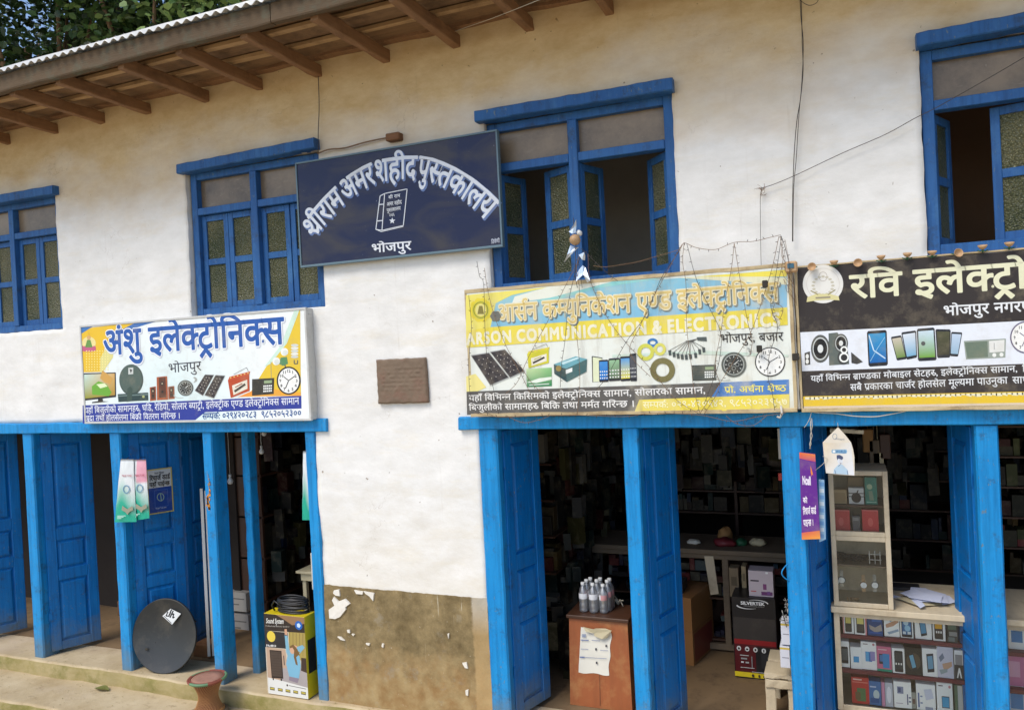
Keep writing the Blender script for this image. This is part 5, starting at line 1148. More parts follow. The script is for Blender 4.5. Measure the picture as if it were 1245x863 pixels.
# printed woman, arms raised, long fair hair, pale blue shirt
bp([(.50, .24), (.57, .24), (.60, .42), (.66, .47), (.60, .56), (.52, .46)], S(128, 176, 196), 2.4); bp([(.505, .17), (.56, .165), (.575, .245), (.505, .25)], S(206, 160, 130), 2.4)
bp([(.56, .46), (.68, .44), (.84, .48), (.86, .6), (.80, .76), (.56, .75), (.50, .60)], S(124, 178, 204), 2.3); bp([(.82, .47), (.98, .37), (.93, .34), (.76, .38), (.74, .42), (.86, .43)], S(128, 176, 196), 2.35); bp([(.72, .355), (.80, .36), (.78, .40), (.70, .39)], S(206, 160, 130), 2.5)
be(.67, .415, .062, .052, S(210, 166, 138), 3); bp([(.62, .375), (.70, .345), (.80, .40), (.84, .46), (.76, .50), (.79, .60), (.74, .59), (.70, .50), (.72, .42), (.68, .385), (.62, .40)], S(120, 92, 58), 3.4); bp([(.56, .75), (.80, .76), (.76, .82), (.55, .80)], S(140, 128, 140), 2.2)
for i, uv in enumerate((.06, .26, .45, .64, .83)): bp([(uv, .915), (uv + .12, .917), (uv + .12, .955), (uv, .953)], S(120, 112, 84), 1.6); bp([(uv + .015, .925), (uv + .105, .926), (uv + .105, .938), (uv + .015, .937)], S(214, 196, 70), 1.9)
be(.5, .865, .02, .014, S(60, 40, 30), 1.6, 12); bp([(.54, .862), (.96, .875), (.96, .882), (.54, .869)], S(90, 84, 78), 1.6)
bp([(.44, .5), (.46, .5), (.465, .62), (.445, .62)], S(70, 60, 60), 1.6)
A.build('printed_face', T, 'print of a woman with raised arms beside a loudspeaker', 'print_box')
A = Art(by0 - .002); A.text('Sound System', (323.5, 757), (345, 757.8), 751.5, S(230, 228, 220), 2, .02, 2, slant=.3); A.text('Professional Battery Speaker', (323, 761.2), (352, 762.2), 759.4, S(190, 184, 174), 2, 0, 1); A.text('PA-8810', (324, 785.4), (336, 786), 783, S(232, 230, 226), 2, .03, 1); A.build('lettering', T)
T = thing('cable_coil', 'coil of black cable lying on top of the tall speaker carton', 'cable', (-3.62, .03, bz))
q = random.Random(2)
for i in range(9):
    m = MB(); rr = .125 - .006 * (i % 3); z = bz + .008 + .0115 * (i // 1) * .9; ph = q.uniform(0, 6)
    m.tube([(-3.600 + q.uniform(-.004, .004) + (rr) * math.cos(a * .2618), .045 + (rr * .5) * math.sin(a * .2618), z + .004 * math.sin(a * .52 + ph)) for a in range(24)], .0062, 6, True); m.build('loop', 'black_plastic', T)
m = MB(); m.tube([(-3.725, .0, bz + .01), (-3.74, -.01, bz + .05), (-3.70, -.03, bz + .09), (-3.66, -.02, bz + .06), (-3.66, .0, bz + .02)], .006, 6); m.build('tie', 'black_plastic', T)

# pouches hanging from the posts
def pouch(name, label, TL, TR, BR, BL, Y, pink=False, depth=.012, group='printed pouches hung on the door posts'):
    a, b, c, d = [onY(p[0], p[1], Y) for p in (TL, TR, BR, BL)]
    T = thing(name, label, 'pouch', tuple((a + b) / 2), group)
    nu, nv = 10, 22; vs = [[], []]
    for s_ in (0, 1):
        for j in range(nv + 1):
            v = j / nv
            for i in range(nu + 1):
                u = i / nu; p = (a * (1 - u) + b * u) * (1 - v) + (d * (1 - u) + c * u) * v
                puff = depth * math.sin(math.pi * u) ** .6 * (math.sin(math.pi * min(1, v * 1.02)) ** .5 if v < .98 else 0) + .003 * noise.noise(Vector((u * 5, v * 7, Y * 90)))
                vs[s_].append(tuple(p + Vector((.003 * noise.noise(Vector((v * 6, s_, 3))), (-puff if s_ == 0 else .002), 0))))
    def cl(u, v):
        if v < .045: return S(30, 30, 34)
        w_ = S(222, 226, 226) if not (pink and u > .3 and v < .4) else S(222, 160, 176)
        return lin(w_, S(30, 168, 140), max(0, min(1, (v - .38 + .12 * math.sin(u * 5)) / .42)))
    m = MB(); off = len(vs[0])
    for j in range(nv):
        for i in range(nu):
            f_ = [j * (nu + 1) + i, (j + 1) * (nu + 1) + i, (j + 1) * (nu + 1) + i + 1, j * (nu + 1) + i + 1]; m.add([vs[0][x] for x in f_], [(0, 1, 2, 3)], [cl(x % (nu + 1) / nu, x // (nu + 1) / nv) for x in f_], True); m.add([vs[1][x] for x in f_[::-1]], [(0, 1, 2, 3)], S(200, 206, 204), True)
    bm = m.build('pouch', 'bag_print', T)
    for f_ in (0,):
        A = Art(Y - depth - .004); g_ = lambda u, v: ((TL[0] * (1 - u) + TR[0] * u) * (1 - v) + (BL[0] * (1 - u) + BR[0] * u) * v, (TL[1] * (1 - u) + TR[1] * u) * (1 - v) + (BL[1] * (1 - u) + BR[1] * u) * v)
        if TR[0] - TL[0] > 10:
            c_ = g_(.5, .48); A.ring(c_[0], c_[1], 3.6, 4.6, 1.1, S(110, 150, 176), 1, 18); c_ = g_(.58, .82)
            for sg in (-1, 1): A.poly([(c_[0], c_[1] - 2), (c_[0] + sg * 6, c_[1] - 6), (c_[0] + sg * 7, c_[1] - 1), (c_[0] + sg * 2, c_[1] + 2), (c_[0], c_[1] + 5)], S(150, 150, 130), 1)
            A.text('MAX TONE', g_(.2, .28), g_(.85, .28), g_(.2, .25)[1], S(180, 90, 110), 1, .02, 1)
            for i in range(3): A.line([g_(.1, .9 + i * .02), g_(.5 - i * .1, .9 + i * .02)], .7, S(200, 230, 220), 1)
            A.build('printed_picture', T)
    m = MB(); e = (a + b) / 2; m.tube([e + Vector((0, -.002, .0)), e + Vector((0, .02, .012)), e + Vector((0, .06, .01))], .002, 4); m.build('hook', 'metal_dark', T)
kp = crop(5.08, 130, 550)
pouch('printed_pouch', 'green and white plastic pouch with black header, left of the hanging pair', kp((85, 40))[0], kp((162, 40))[0], kp((182, 428))[0], kp((48, 430))[0], -.05)
pouch('printed_pouch', 'green pouch with a pink patch, right of the hanging pair on the post', kp((158, 42))[0], kp((240, 42))[0], kp((262, 405))[0], kp((146, 424))[0], -.034, True)
pouch('printed_pouch', 'green and white pouch seen edge-on inside the post beside the white wall', (368.5, 548), (376, 548), (377.5, 632), (367.5, 632), .03, False, .008)

# recharge card placard fixed on the open door leaf
d_ = Vector((math.cos(math.radians(61)), math.sin(math.radians(61)), 0)); org = Vector((-5.095, .06, 0)) + Vector((d_.y, -d_.x, 0)) * .004
A = Art(0, .0006, org, d_); F = [kp(p)[0] for p in ((240, 108), (400, 88), (412, 360), (258, 386))]
cs = [A.sz(*p) for p in F]; T = thing('placard', 'blue and white recharge card placard in a yellow frame on the blue door', 'placard', tuple(A.to3(cs[0][0], cs[0][1], 0)))
m = MB(); s0, s1_, zb, zt = (cs[0][0] + cs[3][0]) / 2, (cs[1][0] + cs[2][0]) / 2, (cs[2][1] + cs[3][1]) / 2, (cs[0][1] + cs[1][1]) / 2
pl = lambda a, b, z0_, z1_, L, c_, mb_: mb_.add([A.to3(a, z0_, L), A.to3(b, z0_, L), A.to3(b, z1_, L), A.to3(a, z1_, L)], [(0, 1, 2, 3)], c_)
for a, b, z0_, z1_, L in ((s0, s1_, zb, zt, 6),): pl(a, b, z0_, z1_, L, S(196, 180, 96), m)
for a, b in (((s0, zb), (s1_, zb)), ((s1_, zb), (s1_, zt)), ((s1_, zt), (s0, zt)), ((s0, zt), (s0, zb))): m.add([A.to3(*a, 0), A.to3(*b, 0), A.to3(*b, 6), A.to3(*a, 6)], [(0, 1, 2, 3)], S(150, 136, 70))
e = .009; zm = zt - (zt - zb) * .42
pl(s0 + e, s1_ - e, zm, zt - e, 7, S(206, 208, 206), m); pl(s0 + e, s1_ - e, zb + e, zm, 7, S(24, 66, 150), m); m.build('board', 'print', T)
A.text('नेपाल टेलिकम', F[0] and kp((292, 136))[0], kp((352, 128))[0], kp((292, 124))[0][1], S(60, 66, 80), 9, .01, 1); A.text('रिचार्ज कार्ड', kp((262, 176))[0], kp((388, 160))[0], kp((262, 148))[0][1], K, 9, .03, 1); A.text('यहाँ पाईन्छ', kp((262, 212))[0], kp((386, 198))[0], kp((262, 188))[0][1], K, 9, .03, 1)
pl(s0 + .05, s1_ - .04, zb + .05, zm - .02, 8, S(70, 110, 190), A.mb); pl(s0 + .053, s1_ - .043, zb + .053, zm - .023, 9, S(24, 66, 150), A.mb)
c = kp((330, 274))[0]; A.ring(c[0], c[1], 4, 4.5, 1, S(140, 170, 160), 10); A.line([(c[0], c[1] - 4), (c[0] + 1, c[1] + 5)], 1, S(150, 180, 170), 11); A.text('Nepal Telecom', kp((300, 349))[0], kp((366, 340))[0], kp((300, 340))[0][1], S(190, 204, 226), 10, .01, 1); A.build('lettering', T)
q = random.Random(12); m = MB()
for i in range(420):
    x = q.uniform(-7.2, -2.2); st_ = q.random(); y, z = (q.uniform(-.06, .0), .004) if st_ < .15 else ((q.uniform(-.46, -.08), -.110) if st_ < .7 else (q.uniform(-1.1, -.55), -.236)); r_ = q.uniform(.0015, .006)
    m.add([(x + r_ * a * q.uniform(.6, 1.2), y + r_ * b * q.uniform(.6, 1.2), z + r_ * c_ * .6) for a, b, c_ in ((1, 0, 0), (0, 1, 0), (-1, 0, 0), (0, -1, 0), (0, 0, 1))], [(0, 1, 4), (1, 2, 4), (2, 3, 4), (3, 0, 4)])
tag(m.build('gravel', 'mossy_riser', kind='stuff'), 'scattered grit and crumbs of earth on the steps', 'gravel')
# dead leaf, twigs
m = MB(); c = onZ(124, 838, -.108); m.grid(lambda u, v: (c.x + (u - .5) * .15 , c.y + (v - .5) * .07 * math.sin(math.pi * min(1, max(.04, u))) , c.z + .014 * math.sin(u * 3.1) + .012 * abs(v - .5)), 8, 4); tag(m.build('dead_leaf', 'leaf_litter'), 'single fallen olive leaf lying on the lower earth step', 'leaf')

def cart(name, label, x0, x1, y0, y1, z0, z1, col, faces=(), rz=0.0, cat='box', group=None, lettering=()):
    """printed carton: faces = (u0,v0,u1,v1,colour) patches on the front, v from the top"""
    T = thing(name, label, cat, ((x0 + x1) / 2, (y0 + y1) / 2, z0), group)
    m = MB(); m.box(x0, x1, y0, y1, z0, z1, .0015, col); m.build('carton', 'print_box', T)
    if faces:
        m = MB(); ww, hh = x1 - x0, z1 - z0
        for i, f in enumerate(faces):
            yy = y0 - .0006 - .0004 * i
            if len(f) == 5: u0, v0, u1, v1, c = f; pts = [(u0, v1), (u1, v1), (u1, v0), (u0, v0)]
            else: pts, c = f
            m.add([(x0 + ww * u, yy, z1 - hh * v) for u, v in pts], [list(range(len(pts)))], c)
        m.build('printed_face', 'print_box', T)
    if rz: T.rotation_euler = (0, 0, rz)
    return T
def oval(cu, cv, ru, rv, c, n=16): return ([(cu + ru * math.cos(2 * math.pi * i / n), cv - rv * math.sin(2 * math.pi * i / n)) for i in range(n)], c)

# ---- inside the left shop
for i, (px, py, Y, r_) in enumerate(((321, 527, .5, .020), (318, 549, .5, .020), (280, 585, .8, .026))):
    v = onY(px, py, Y); T = thing('light_bulb', ('bare white bulb tight under the lintel of the left shop', 'second bare bulb below it beside the narrow post', 'larger pale bulb hanging deep behind the third post')[i], 'light bulb', tuple(v), 'bulbs hanging in the left shop')
    m = MB(); m.lathe([(.001, -r_), (r_ * .7, -r_ * .75), (r_, 0), (r_ * .75, r_ * .7), (r_ * .4, r_ * 1.1), (r_ * .4, r_ * 1.5)], v, 14); m.build('globe', 'cap_white', T)
    m = MB(); m.tube([v + Vector((0, 0, r_ * 1.5)), v + Vector((0, 0, r_ * 2.3))], r_ * .45, 8); m.tube([v + Vector((0, 0, r_ * 2.3)), (v.x, v.y, 2.03)], .002, 4); m.build('cord', 'cap_white', T)
for i, (px0, px1) in enumerate(((243.6, 251), (247, 254.5))):
    a = onY(px0, 594 + i * 3, .42); b = onZ(px1, 790, .0); b = onY(px1, 778, .34); m = MB(); m.beam((a.x, .43 + i * .02, a.z), (b.x, .36 + i * .02, .02), .022, .022, 4, .0006, i); tag(m.build('lamp_tube', 'tube_white'), ('left one of two long white battens leaning inside the left shop', 'right one of two long white battens leaning inside the left shop')[i], 'batten', 'white battens leaning behind the third post')
# shelves on the partition with dim goods
def goods(q, x0, x1, y0, y1, z, hmax, m, axis='x', pal=None, dens=1.0, depth=.12):
    p = x0 if axis == 'x' else y0; e = x1 if axis == 'x' else y1
    pal = pal or [S(150, 140, 120), S(96, 84, 70), S(130, 60, 50), S(60, 70, 96), S(170, 160, 140), S(70, 66, 60), S(110, 90, 60), S(60, 90, 80), S(150, 120, 60)]
    while p < e - .03:
        w_ = q.uniform(.03, .13); h = q.uniform(.25, 1) * hmax; d = q.uniform(.5, 1) * depth
        if q.random() < dens:
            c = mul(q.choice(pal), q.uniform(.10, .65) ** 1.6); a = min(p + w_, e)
            if q.random() < .45 and h < hmax * .7:
                c2_ = mul(q.choice(pal), q.uniform(.12, .6)); e1 = p + q.uniform(.3, .95) * (a - p)
                if axis == 'x': m.box(p + .003, e1, y0 + .01, y0 + d * .8, z + h + .001, z + h + q.uniform(.2, .9) * (hmax - h), 0, c2_)
                else: m.box(x0 + .002, x0 + d * .8, p + .003, e1, z + h + .001, z + h + q.uniform(.2, .9) * (hmax - h), 0, c2_)
            if axis == 'x': m.box(p + .002, a - .002, y0 + q.uniform(0, .03), y0 + d + .03, z + .001, z + h, 0, c)
            else: m.box(x0, x0 + d, p + .002, a - .002, z + .001, z + h, 0, c)
        p += w_
q = random.Random(31)
T = thing('wall_shelf', 'dark wooden shelving packed with dim goods along the left shop partition', 'shelf', (-4.9, 2, 0))
m = MB()
for z in (.25, .62, .98, 1.34, 1.68): m.box(-4.93, -4.66, 1.02, 3.38, z - .02, z, .002)
for y in (1.02, 1.8, 2.6, 3.36): m.box(-4.93, -4.67, y, y + .03, .0, 1.99, .002)
m.build('frame', 'dark_wood', T); m = MB()
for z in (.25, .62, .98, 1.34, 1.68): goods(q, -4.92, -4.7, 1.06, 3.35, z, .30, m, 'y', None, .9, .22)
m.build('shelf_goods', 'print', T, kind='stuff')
T = thing('wall_shelf', 'dark wooden shelving packed with dim goods at the back of the left shop', 'shelf', (-4.0, 3.2, 0))
m = MB()
for z in (.3, .66, 1.02, 1.38, 1.72): m.box(-4.6, -3.32, 3.06, 3.39, z - .02, z, .002)
for x in (-4.6, -4.0, -3.36): m.box(x, x + .03, 3.07, 3.39, .0, 1.99, .002)
m.build('frame', 'dark_wood', T); m = MB()
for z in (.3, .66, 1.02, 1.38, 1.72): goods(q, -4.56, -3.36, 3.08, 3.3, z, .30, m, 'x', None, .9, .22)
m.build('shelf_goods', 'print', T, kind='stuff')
T = thing('wall_shelf', 'dark wooden shelving of small goods right inside the white wall of the left shop', 'shelf', (-3.4, 1.8, 0))
m = MB()
for z in (.3, .7, 1.1, 1.5): m.box(-3.5, -3.305, .9, 3.0, z - .02, z, .002)
m.build('frame', 'dark_wood', T); m = MB()
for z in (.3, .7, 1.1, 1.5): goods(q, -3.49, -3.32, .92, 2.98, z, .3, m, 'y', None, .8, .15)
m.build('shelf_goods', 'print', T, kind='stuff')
for i, (pa, pb, Y, cc_, lb) in enumerate((((277, 719), (300, 744), .95, S(190, 184, 172), 'pale carton, upper one stacked behind the third blue post'), ((278, 745), (303, 774), .95, S(172, 166, 158), 'grey white carton, lower one stacked behind the third blue post'))):
    a = onY(pa[0], pa[1], Y); b = onY(pb[0], pb[1], Y); cart('carton', lb, a.x, b.x, Y, Y + .25, b.z, a.z, cc_, ((.1, .3, .9, .36, S(120, 116, 110)), (.1, .6, .6, .66, S(120, 116, 110))), group='cartons stacked in the left shop')
a = onY(278, 774, .95); b = onY(305, 806, .95); m = MB(); m.box(a.x, b.x, .93, 1.25, -.01, a.z - .001, .006); tag(m.build('wooden_crate', 'dark_wood'), 'low dark crate under the pale cartons in the left shop', 'crate')
m = MB(); a = onZ(247, 795, 0); m.box(a.x - .05, a.x + .12, .36, .5, 0, .1, .006); tag(m.build('wooden_block', 'old_wood'), 'worn wooden block on the floor behind the satellite dish', 'block')
for i, (px, w_) in enumerate(((283, 3), (287, 2.4))):
    a = onY(px, 600, 1.3); b = onY(px + 2, 715, 1.3); m = MB(); m.beam((a.x, 1.3, a.z), (b.x, 1.3, b.z), w_ * .006, .01, 6, .002, i); tag(m.build('red_strip', 'red_paint'), ('left of two red packaging strips hanging in the left shop', 'right of two red packaging strips hanging in the left shop')[i], 'packaging', 'red strips hanging in the left shop')
# small cream table by the right post
T = thing('small_table', 'small cream painted table inside the left shop behind the cable coil', 'table', (-3.45, .9, 0))
tz = onY(361, 693, .62).z; x0 = onY(361, 693, .62).x
m = MB(); m.box(x0, x0 + .40, .60, .98, tz - .02, tz, .004); m.build('tabletop', 'cream_box', T)
m = MB(); m.box(x0 + .03, x0 + .37, .625, .64, tz - .08, tz - .0205, .002); m.build('apron', 'cream_box', T)
for x in (x0 + .03, x0 + .33):
    for y in (.625, .92): m = MB(); m.box(x, x + .035, y + .016, y + .05, 0.004, tz - .021, .003); m.build('leg', 'cream_box', T)
# yellowish pale board above that table
m = MB(); a = onY(377, 672, .5); m.box(a.x, a.x + .03, .50, .60, a.z - .28, a.z, .003); tag(m.build('white_board', 'paper'), 'narrow white panel edge beside the post above the cream table', 'panel')
# crate seen behind the second door
m = MB(); a = onY(123, 740, .7); b = onY(137, 764, .7); m.box(a.x - .1, b.x + .3, .95, 1.5, .004, .14, .008); tag(m.build('plank_platform', 'old_wood'), 'low wooden platform in the gloom behind the second door', 'platform')

# ---- the middle shop
cz_ = .5725
T = thing('cabinet', 'scuffed orange brown wooden cabinet with slanted front in the middle doorway', 'cabinet', (-1.5, .55, 0))
m = MB(); xa, xb = -1.708, -1.318; yb, yt, yk = .385, .445, .70
m.add([(xa, yb, .004), (xb + .02, yb, .004), (xb, yt, cz_ - .022), (xa, yt, cz_ - .022), (xa, yk, .004), (xb + .02, yk, .004), (xb, yk, cz_ - .022), (xa, yk, cz_ - .022)], [(0, 1, 2, 3), (1, 5, 6, 2), (5, 4, 7, 6), (4, 0, 3, 7), (3, 2, 6, 7)]); m.build('body', 'orange_wood', T)
m = MB(); m.box(xa - .014, xb + .014, yt - .022, yk + .01, cz_ - .0215, cz_, .004); m.build('top', 'dark_wood', T)
m = MB(); xm = (xa + xb) / 2 + .005; m.add([(xm, yb - .0006, .02), (xm + .003, yb - .0006, .02), (xm + .002, yt - .0012, cz_ - .05), (xm, yt - .0012, cz_ - .05)], [(0, 1, 2, 3)]); m.build('joint', 'dark_wood', T)
# paper notice on its slanted front
kq = crop(4.99, 690, 690); T = thing('paper_notice', 'torn white paper notice with curled top stuck on the orange cabinet', 'notice', (-1.55, .41, .33))
def fr_pt(px, py, off): 
    r = ray(px, py); n3 = Vector((0, -(cz_ - .026), (yt - yb))).normalized(); q_ = CAM + r * ((Vector((xa, yb, .004)) - CAM).dot(n3) / r.dot(n3)); return q_ + n3 * off
P4 = [kq(p)[0] for p in ((82, 358), (268, 385), (250, 650), (68, 632))]
m = MB(); m.grid(lambda u, v: tuple(fr_pt(*quad(P4, u + .02 * math.sin(v * 14) * (u > .5), v + .015 * math.sin(u * 9) * (v > .9)), .003 + .006 * max(0, noise.noise(Vector((u * 3, v * 3, 1)))) + .03 * max(0, .12 - v) * 4 * u)), 12, 16); m.build('sheet', 'paper', T)
m = MB()
for pts in (((100, 352), (190, 372), (165, 392), (120, 380)), ((170, 392), (276, 372), (245, 420), (215, 425), (165, 405)), ((120, 380), (180, 360), (235, 362), (276, 374), (200, 398))):
    vs = [tuple(fr_pt(*kq(p)[0], .022 + .008 * (i % 2))) for i, p in enumerate(pts)]; m.add(vs, [list(range(len(vs)))])
m.build('curl', 'cream_box', T)
m = MB()
for (a, b, w_) in (((84, 432), (132, 434), 1.0), ((150, 434), (200, 438), .6), ((84, 487), (130, 489), .5), ((200, 494), (250, 498), .5), ((78, 534), (108, 535), 1.4), ((110, 538), (240, 546), .5)):
    a, b = kq(a)[0], kq(b)[0]; m.add([tuple(fr_pt(*p, .0125)) for p in ((a[0], a[1]), (b[0], b[1]), (b[0], b[1] + w_), (a[0], a[1] + w_))], [(3, 2, 1, 0)], S(90, 110, 160))
for c_ in ((176, 490), (180, 572), (238, 470)):
    c_ = kq(c_)[0]; m.add([tuple(fr_pt(c_[0] + dx, c_[1] + dy, .0125)) for dx, dy in ((-1, -1.4), (1, -1.4), (1, 1.4), (-1, 1.4))], [(3, 2, 1, 0)], S(60, 60, 70))
for i in range(5): c_ = kq((104, 408))[0]; m.add([tuple(fr_pt(c_[0] - 2.5 + i, c_[1] + dy, .0125)) for dy in (-2, 2)] + [tuple(fr_pt(c_[0] - 1.9 + i, c_[1] + dy, .0125)) for dy in (2, -2)], [(0, 1, 2, 3)], S(110, 130, 170))
m.build('lettering', 'print', T)
# bottles
bpos = [((100, 264), 'front row left'), ((160, 270), 'front row middle'), ((222, 272), 'front row right'), ((122, 250), 'second row left'), ((185, 254), 'second row middle'), ((248, 258), 'second row right'), ((146, 238), 'back row left'), ((206, 240), 'back row middle'), ((262, 244), 'back row right')]
proto = None
for i, (p, nme) in enumerate(bpos):
    v = onZ(*kq(p)[0], cz_); lbl = 'small clear water bottle, %s of the cluster on the orange cabinet' % nme
    if proto is None:
        proto = thing('water_bottle', lbl, 'bottle', (0, 0, 0), 'water bottles standing on the cabinet')
        pr = [(.001, .002), (.022, .001), (.0275, .006), (.0280, .022), (.0262, .028), (.0280, .034), (.0280, .060), (.0265, .066), (.0280, .072), (.0280, .125), (.0262, .140), (.021, .158), (.0135, .172), (.0115, .178), (.0115, .190)]
        m = MB(); m.lathe(pr, n=18, cap=False); b0 = m.build('bottle', 'bottle_plastic', proto)
        m = MB(); m.lathe([(.0285, .092), (.0288, .094), (.0288, .126), (.0285, .128)], n=18, cap=False)
        m.c = [S(230, 230, 232) if (k_ % 18) < 13 else S(206, 150, 150) for k_ in range(len(m.f))]; m.build('wrapper', 'print_box', b0)
        m = MB(); m.lathe([(.0130, .182), (.0135, .183), (.0135, .198), (.012, .200), (.001, .2005)], n=16, cap=False); m.build('cap', 'cap_white', proto)
        o = proto
    else: o = dup(proto, lbl)
    o.location = v; o.rotation_euler = (0, 0, R.uniform(0, 6.28)); o.scale = (1, 1, R.uniform(.99, 1.02) * (.95 if i < 3 else 1.0))
m = MB(); v = onZ(*kq((310, 232))[0], cz_)
for i in range(7): a = R.uniform(0, 6.28); m.tube([v + Vector((0, 0, .01)), v + Vector((math.cos(a) * .02, math.sin(a) * .02, .04)), v + Vector((math.cos(a) * .04, math.sin(a) * .03, .07 * R.random()))], .004, 5)
tag(m.build('cable_knot', 'wire_light'), 'small tangle of pale cable ends right of the bottles on the cabinet', 'cable')

# counter with an open front and the goods about it
ctz = .768
T = thing('shop_counter', 'long grey wooden counter with open shelves across the back of the middle shop', 'counter', (-1.2, 1.6, 0))
m = MB(); m.box(-2.07, -.29, 1.47, 1.95, ctz - .035, ctz, .004); m.build('top', 'grey_wood', T)
m = MB()
for x in (-2.06, -1.48, -.868, -.34): m.box(x, x + .045, 1.5, 1.54, .06, ctz - .036, .003)
m.box(-2.06, -.29, 1.502, 1.538, .02, .065, .003); m.box(-2.06, -.29, 1.496, 1.53, ctz - .075, ctz - .0355, .003); m.build('frame', 'grey_wood', T)
m = MB(); m.box(-2.06, -.29, 1.545, 1.93, .07, .085, .002); m.box(-2.06, -.29, 1.545, 1.93, .38, .395, .002); m.box(-2.06, -.29, 1.93, 1.945, .02, ctz - .036, 0); m.build('shelf', 'dark_wood', T)
m = MB(); q = random.Random(5); pal = [S(150, 60, 56), S(60, 90, 110), S(110, 130, 130), S(70, 70, 70), S(150, 140, 110), S(60, 60, 90)]
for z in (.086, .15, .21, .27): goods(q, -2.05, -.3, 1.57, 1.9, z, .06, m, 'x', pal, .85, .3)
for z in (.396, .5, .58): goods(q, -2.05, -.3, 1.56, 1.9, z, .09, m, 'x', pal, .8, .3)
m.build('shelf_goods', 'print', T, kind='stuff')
m = MB(); kk = crop(4.253, 815, 660); vs = [tuple(onY(*kk(p)[0], 1.49)) for p in ((175, 68), (222, 68), (250, 262), (208, 268))]; m.add(vs + [(x, y + .01, z) for x, y, z in vs], [(3, 2, 1, 0), (4, 5, 6, 7), (0, 1, 5, 4), (1, 2, 6, 5), (2, 3, 7, 6), (3, 0, 4, 7)]); tag(m.build('pale_board', 'ply'), 'pale offcut board leaning slantwise against the middle shop counter', 'board')
# clutter on the counter top
kt = crop(4.667, 810, 515)
def lump(name, lbl, p, Y, rx, ry, rz_, mat, seed, cat='packet'):
    c = onY(*kt(p)[0], Y); m = MB()
    def f(u, v):
        a = u * 2 * math.pi; b = (v - .5) * math.pi; d = Vector((math.cos(a) * math.cos(b), math.sin(a) * math.cos(b), math.sin(b))); k_ = 1 + .28 * noise.noise(d * 1.8 + Vector((seed, 0, 0))); return (c.x + d.x * rx * k_, c.y + d.y * ry * k_, max(ctz, ctz + rz_ * .8 + d.z * rz_ * k_))
    m.grid(f, 18, 10); return tag(m.build(name, mat), lbl, cat)
lump('plastic_packet', 'crumpled pink packet in the middle of the dim shop counter', (330, 650), 1.6, .085, .06, .035, 'maroon', 1); lump('plastic_packet', 'crumpled pale packet left of the pink one on the dim counter', (155, 655), 1.62, .05, .04, .02, 'paper', 2)
lump('plastic_packet', 'tan round bundle behind the pink packet on the counter', (330, 590), 1.75, .06, .06, .06, 'carton', 3); lump('plastic_packet', 'dull green bundle right of the pink packet on the counter', (425, 655), 1.64, .04, .04, .03, 'green_plastic', 4); lump('plastic_packet', 'small pale crumpled packet at the right of the dim counter', (520, 650), 1.66, .06, .04, .03, 'cream_box', 5)
# back wall shelving
q = random.Random(77); T = thing('wall_shelf', 'tall shelving crammed with dim small goods on the back wall of the middle shop', 'shelf', (-1.2, 2.9, 0))
m = MB()
for i in range(7): m.box(-2.06, -.29, 2.62, 2.95, .8 + i * .19 - .015, .8 + i * .19, .001)
for x in (-2.06, -1.5, -.9, -.32): m.box(x, x + .025, 2.625, 2.95, .0, 2.0, .001)
m.build('frame', 'dark_wood', T); m = MB()
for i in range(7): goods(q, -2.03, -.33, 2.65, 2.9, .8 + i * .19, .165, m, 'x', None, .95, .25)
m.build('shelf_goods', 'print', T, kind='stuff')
q = random.Random(78); T = thing('wall_shelf', 'shelving with hanging goods on the left side wall of the middle shop', 'shelf', (-2.0, 1.9, 0))
m = MB()
for i in range(6): m.box(-2.078, -1.93, .85, 2.6, .45 + i * .26 - .015, .45 + i * .26, .001)
m.build('frame', 'dark_wood', T); m = MB()
for i in range(6): goods(q, -2.07, -1.95, .88, 2.58, .45 + i * .26, .23, m, 'y', None, .9, .13)
for i in range(4): goods(q, -2.07, -1.95, .9, 1.4, .02 + .1 * i, .1, m, 'y', None, .8, .2)
m.build('shelf_goods', 'print', T, kind='stuff')
# brown cartons, rotated
for i, (z0, z1, c1, lb) in enumerate(((0.006, .245, S(128, 60, 50), 'lower of two stacked brown cartons, reddish print, left in the middle shop'), (.2465, .488, S(150, 108, 66), 'upper of two stacked brown cartons in front of the counter'))):
    T = cart('carton', lb, -1.40, -1.05, 1.19, 1.60, z0, z1, S(140, 100, 62), ((.25, .2, .75, .8, c1), (.05, .4, .2, .6, S(60, 50, 44))), 0, group='two brown cartons stacked by the counter')
    piv = Vector((-1.05, 1.19, 0)); a_ = math.radians(-12); T.rotation_euler = (0, 0, a_); v = Vector(T.location) - piv; T.location = piv + Matrix.Rotation(a_, 3, 'Z') @ v
    m = MB(); m.box(-1.0495, -1.049, 1.22, 1.57, z0 + .02, z1 - .02, 0, mul(c1, .9)); o_ = m.build('side_print', 'print_box', None); o_.parent = T; 
    for vv in o_.data.vertices: vv.co = vv.co - Vector(((-1.40 - 1.05) / 2, (1.19 + 1.60) / 2, z0))
m = MB(); m.box(-1.36, -1.12, 1.28, 1.46, .49, .56, .003); tag(m.build('black_case', 'shelf_box_dark'), 'flat dark box lying on the upper brown carton', 'box')
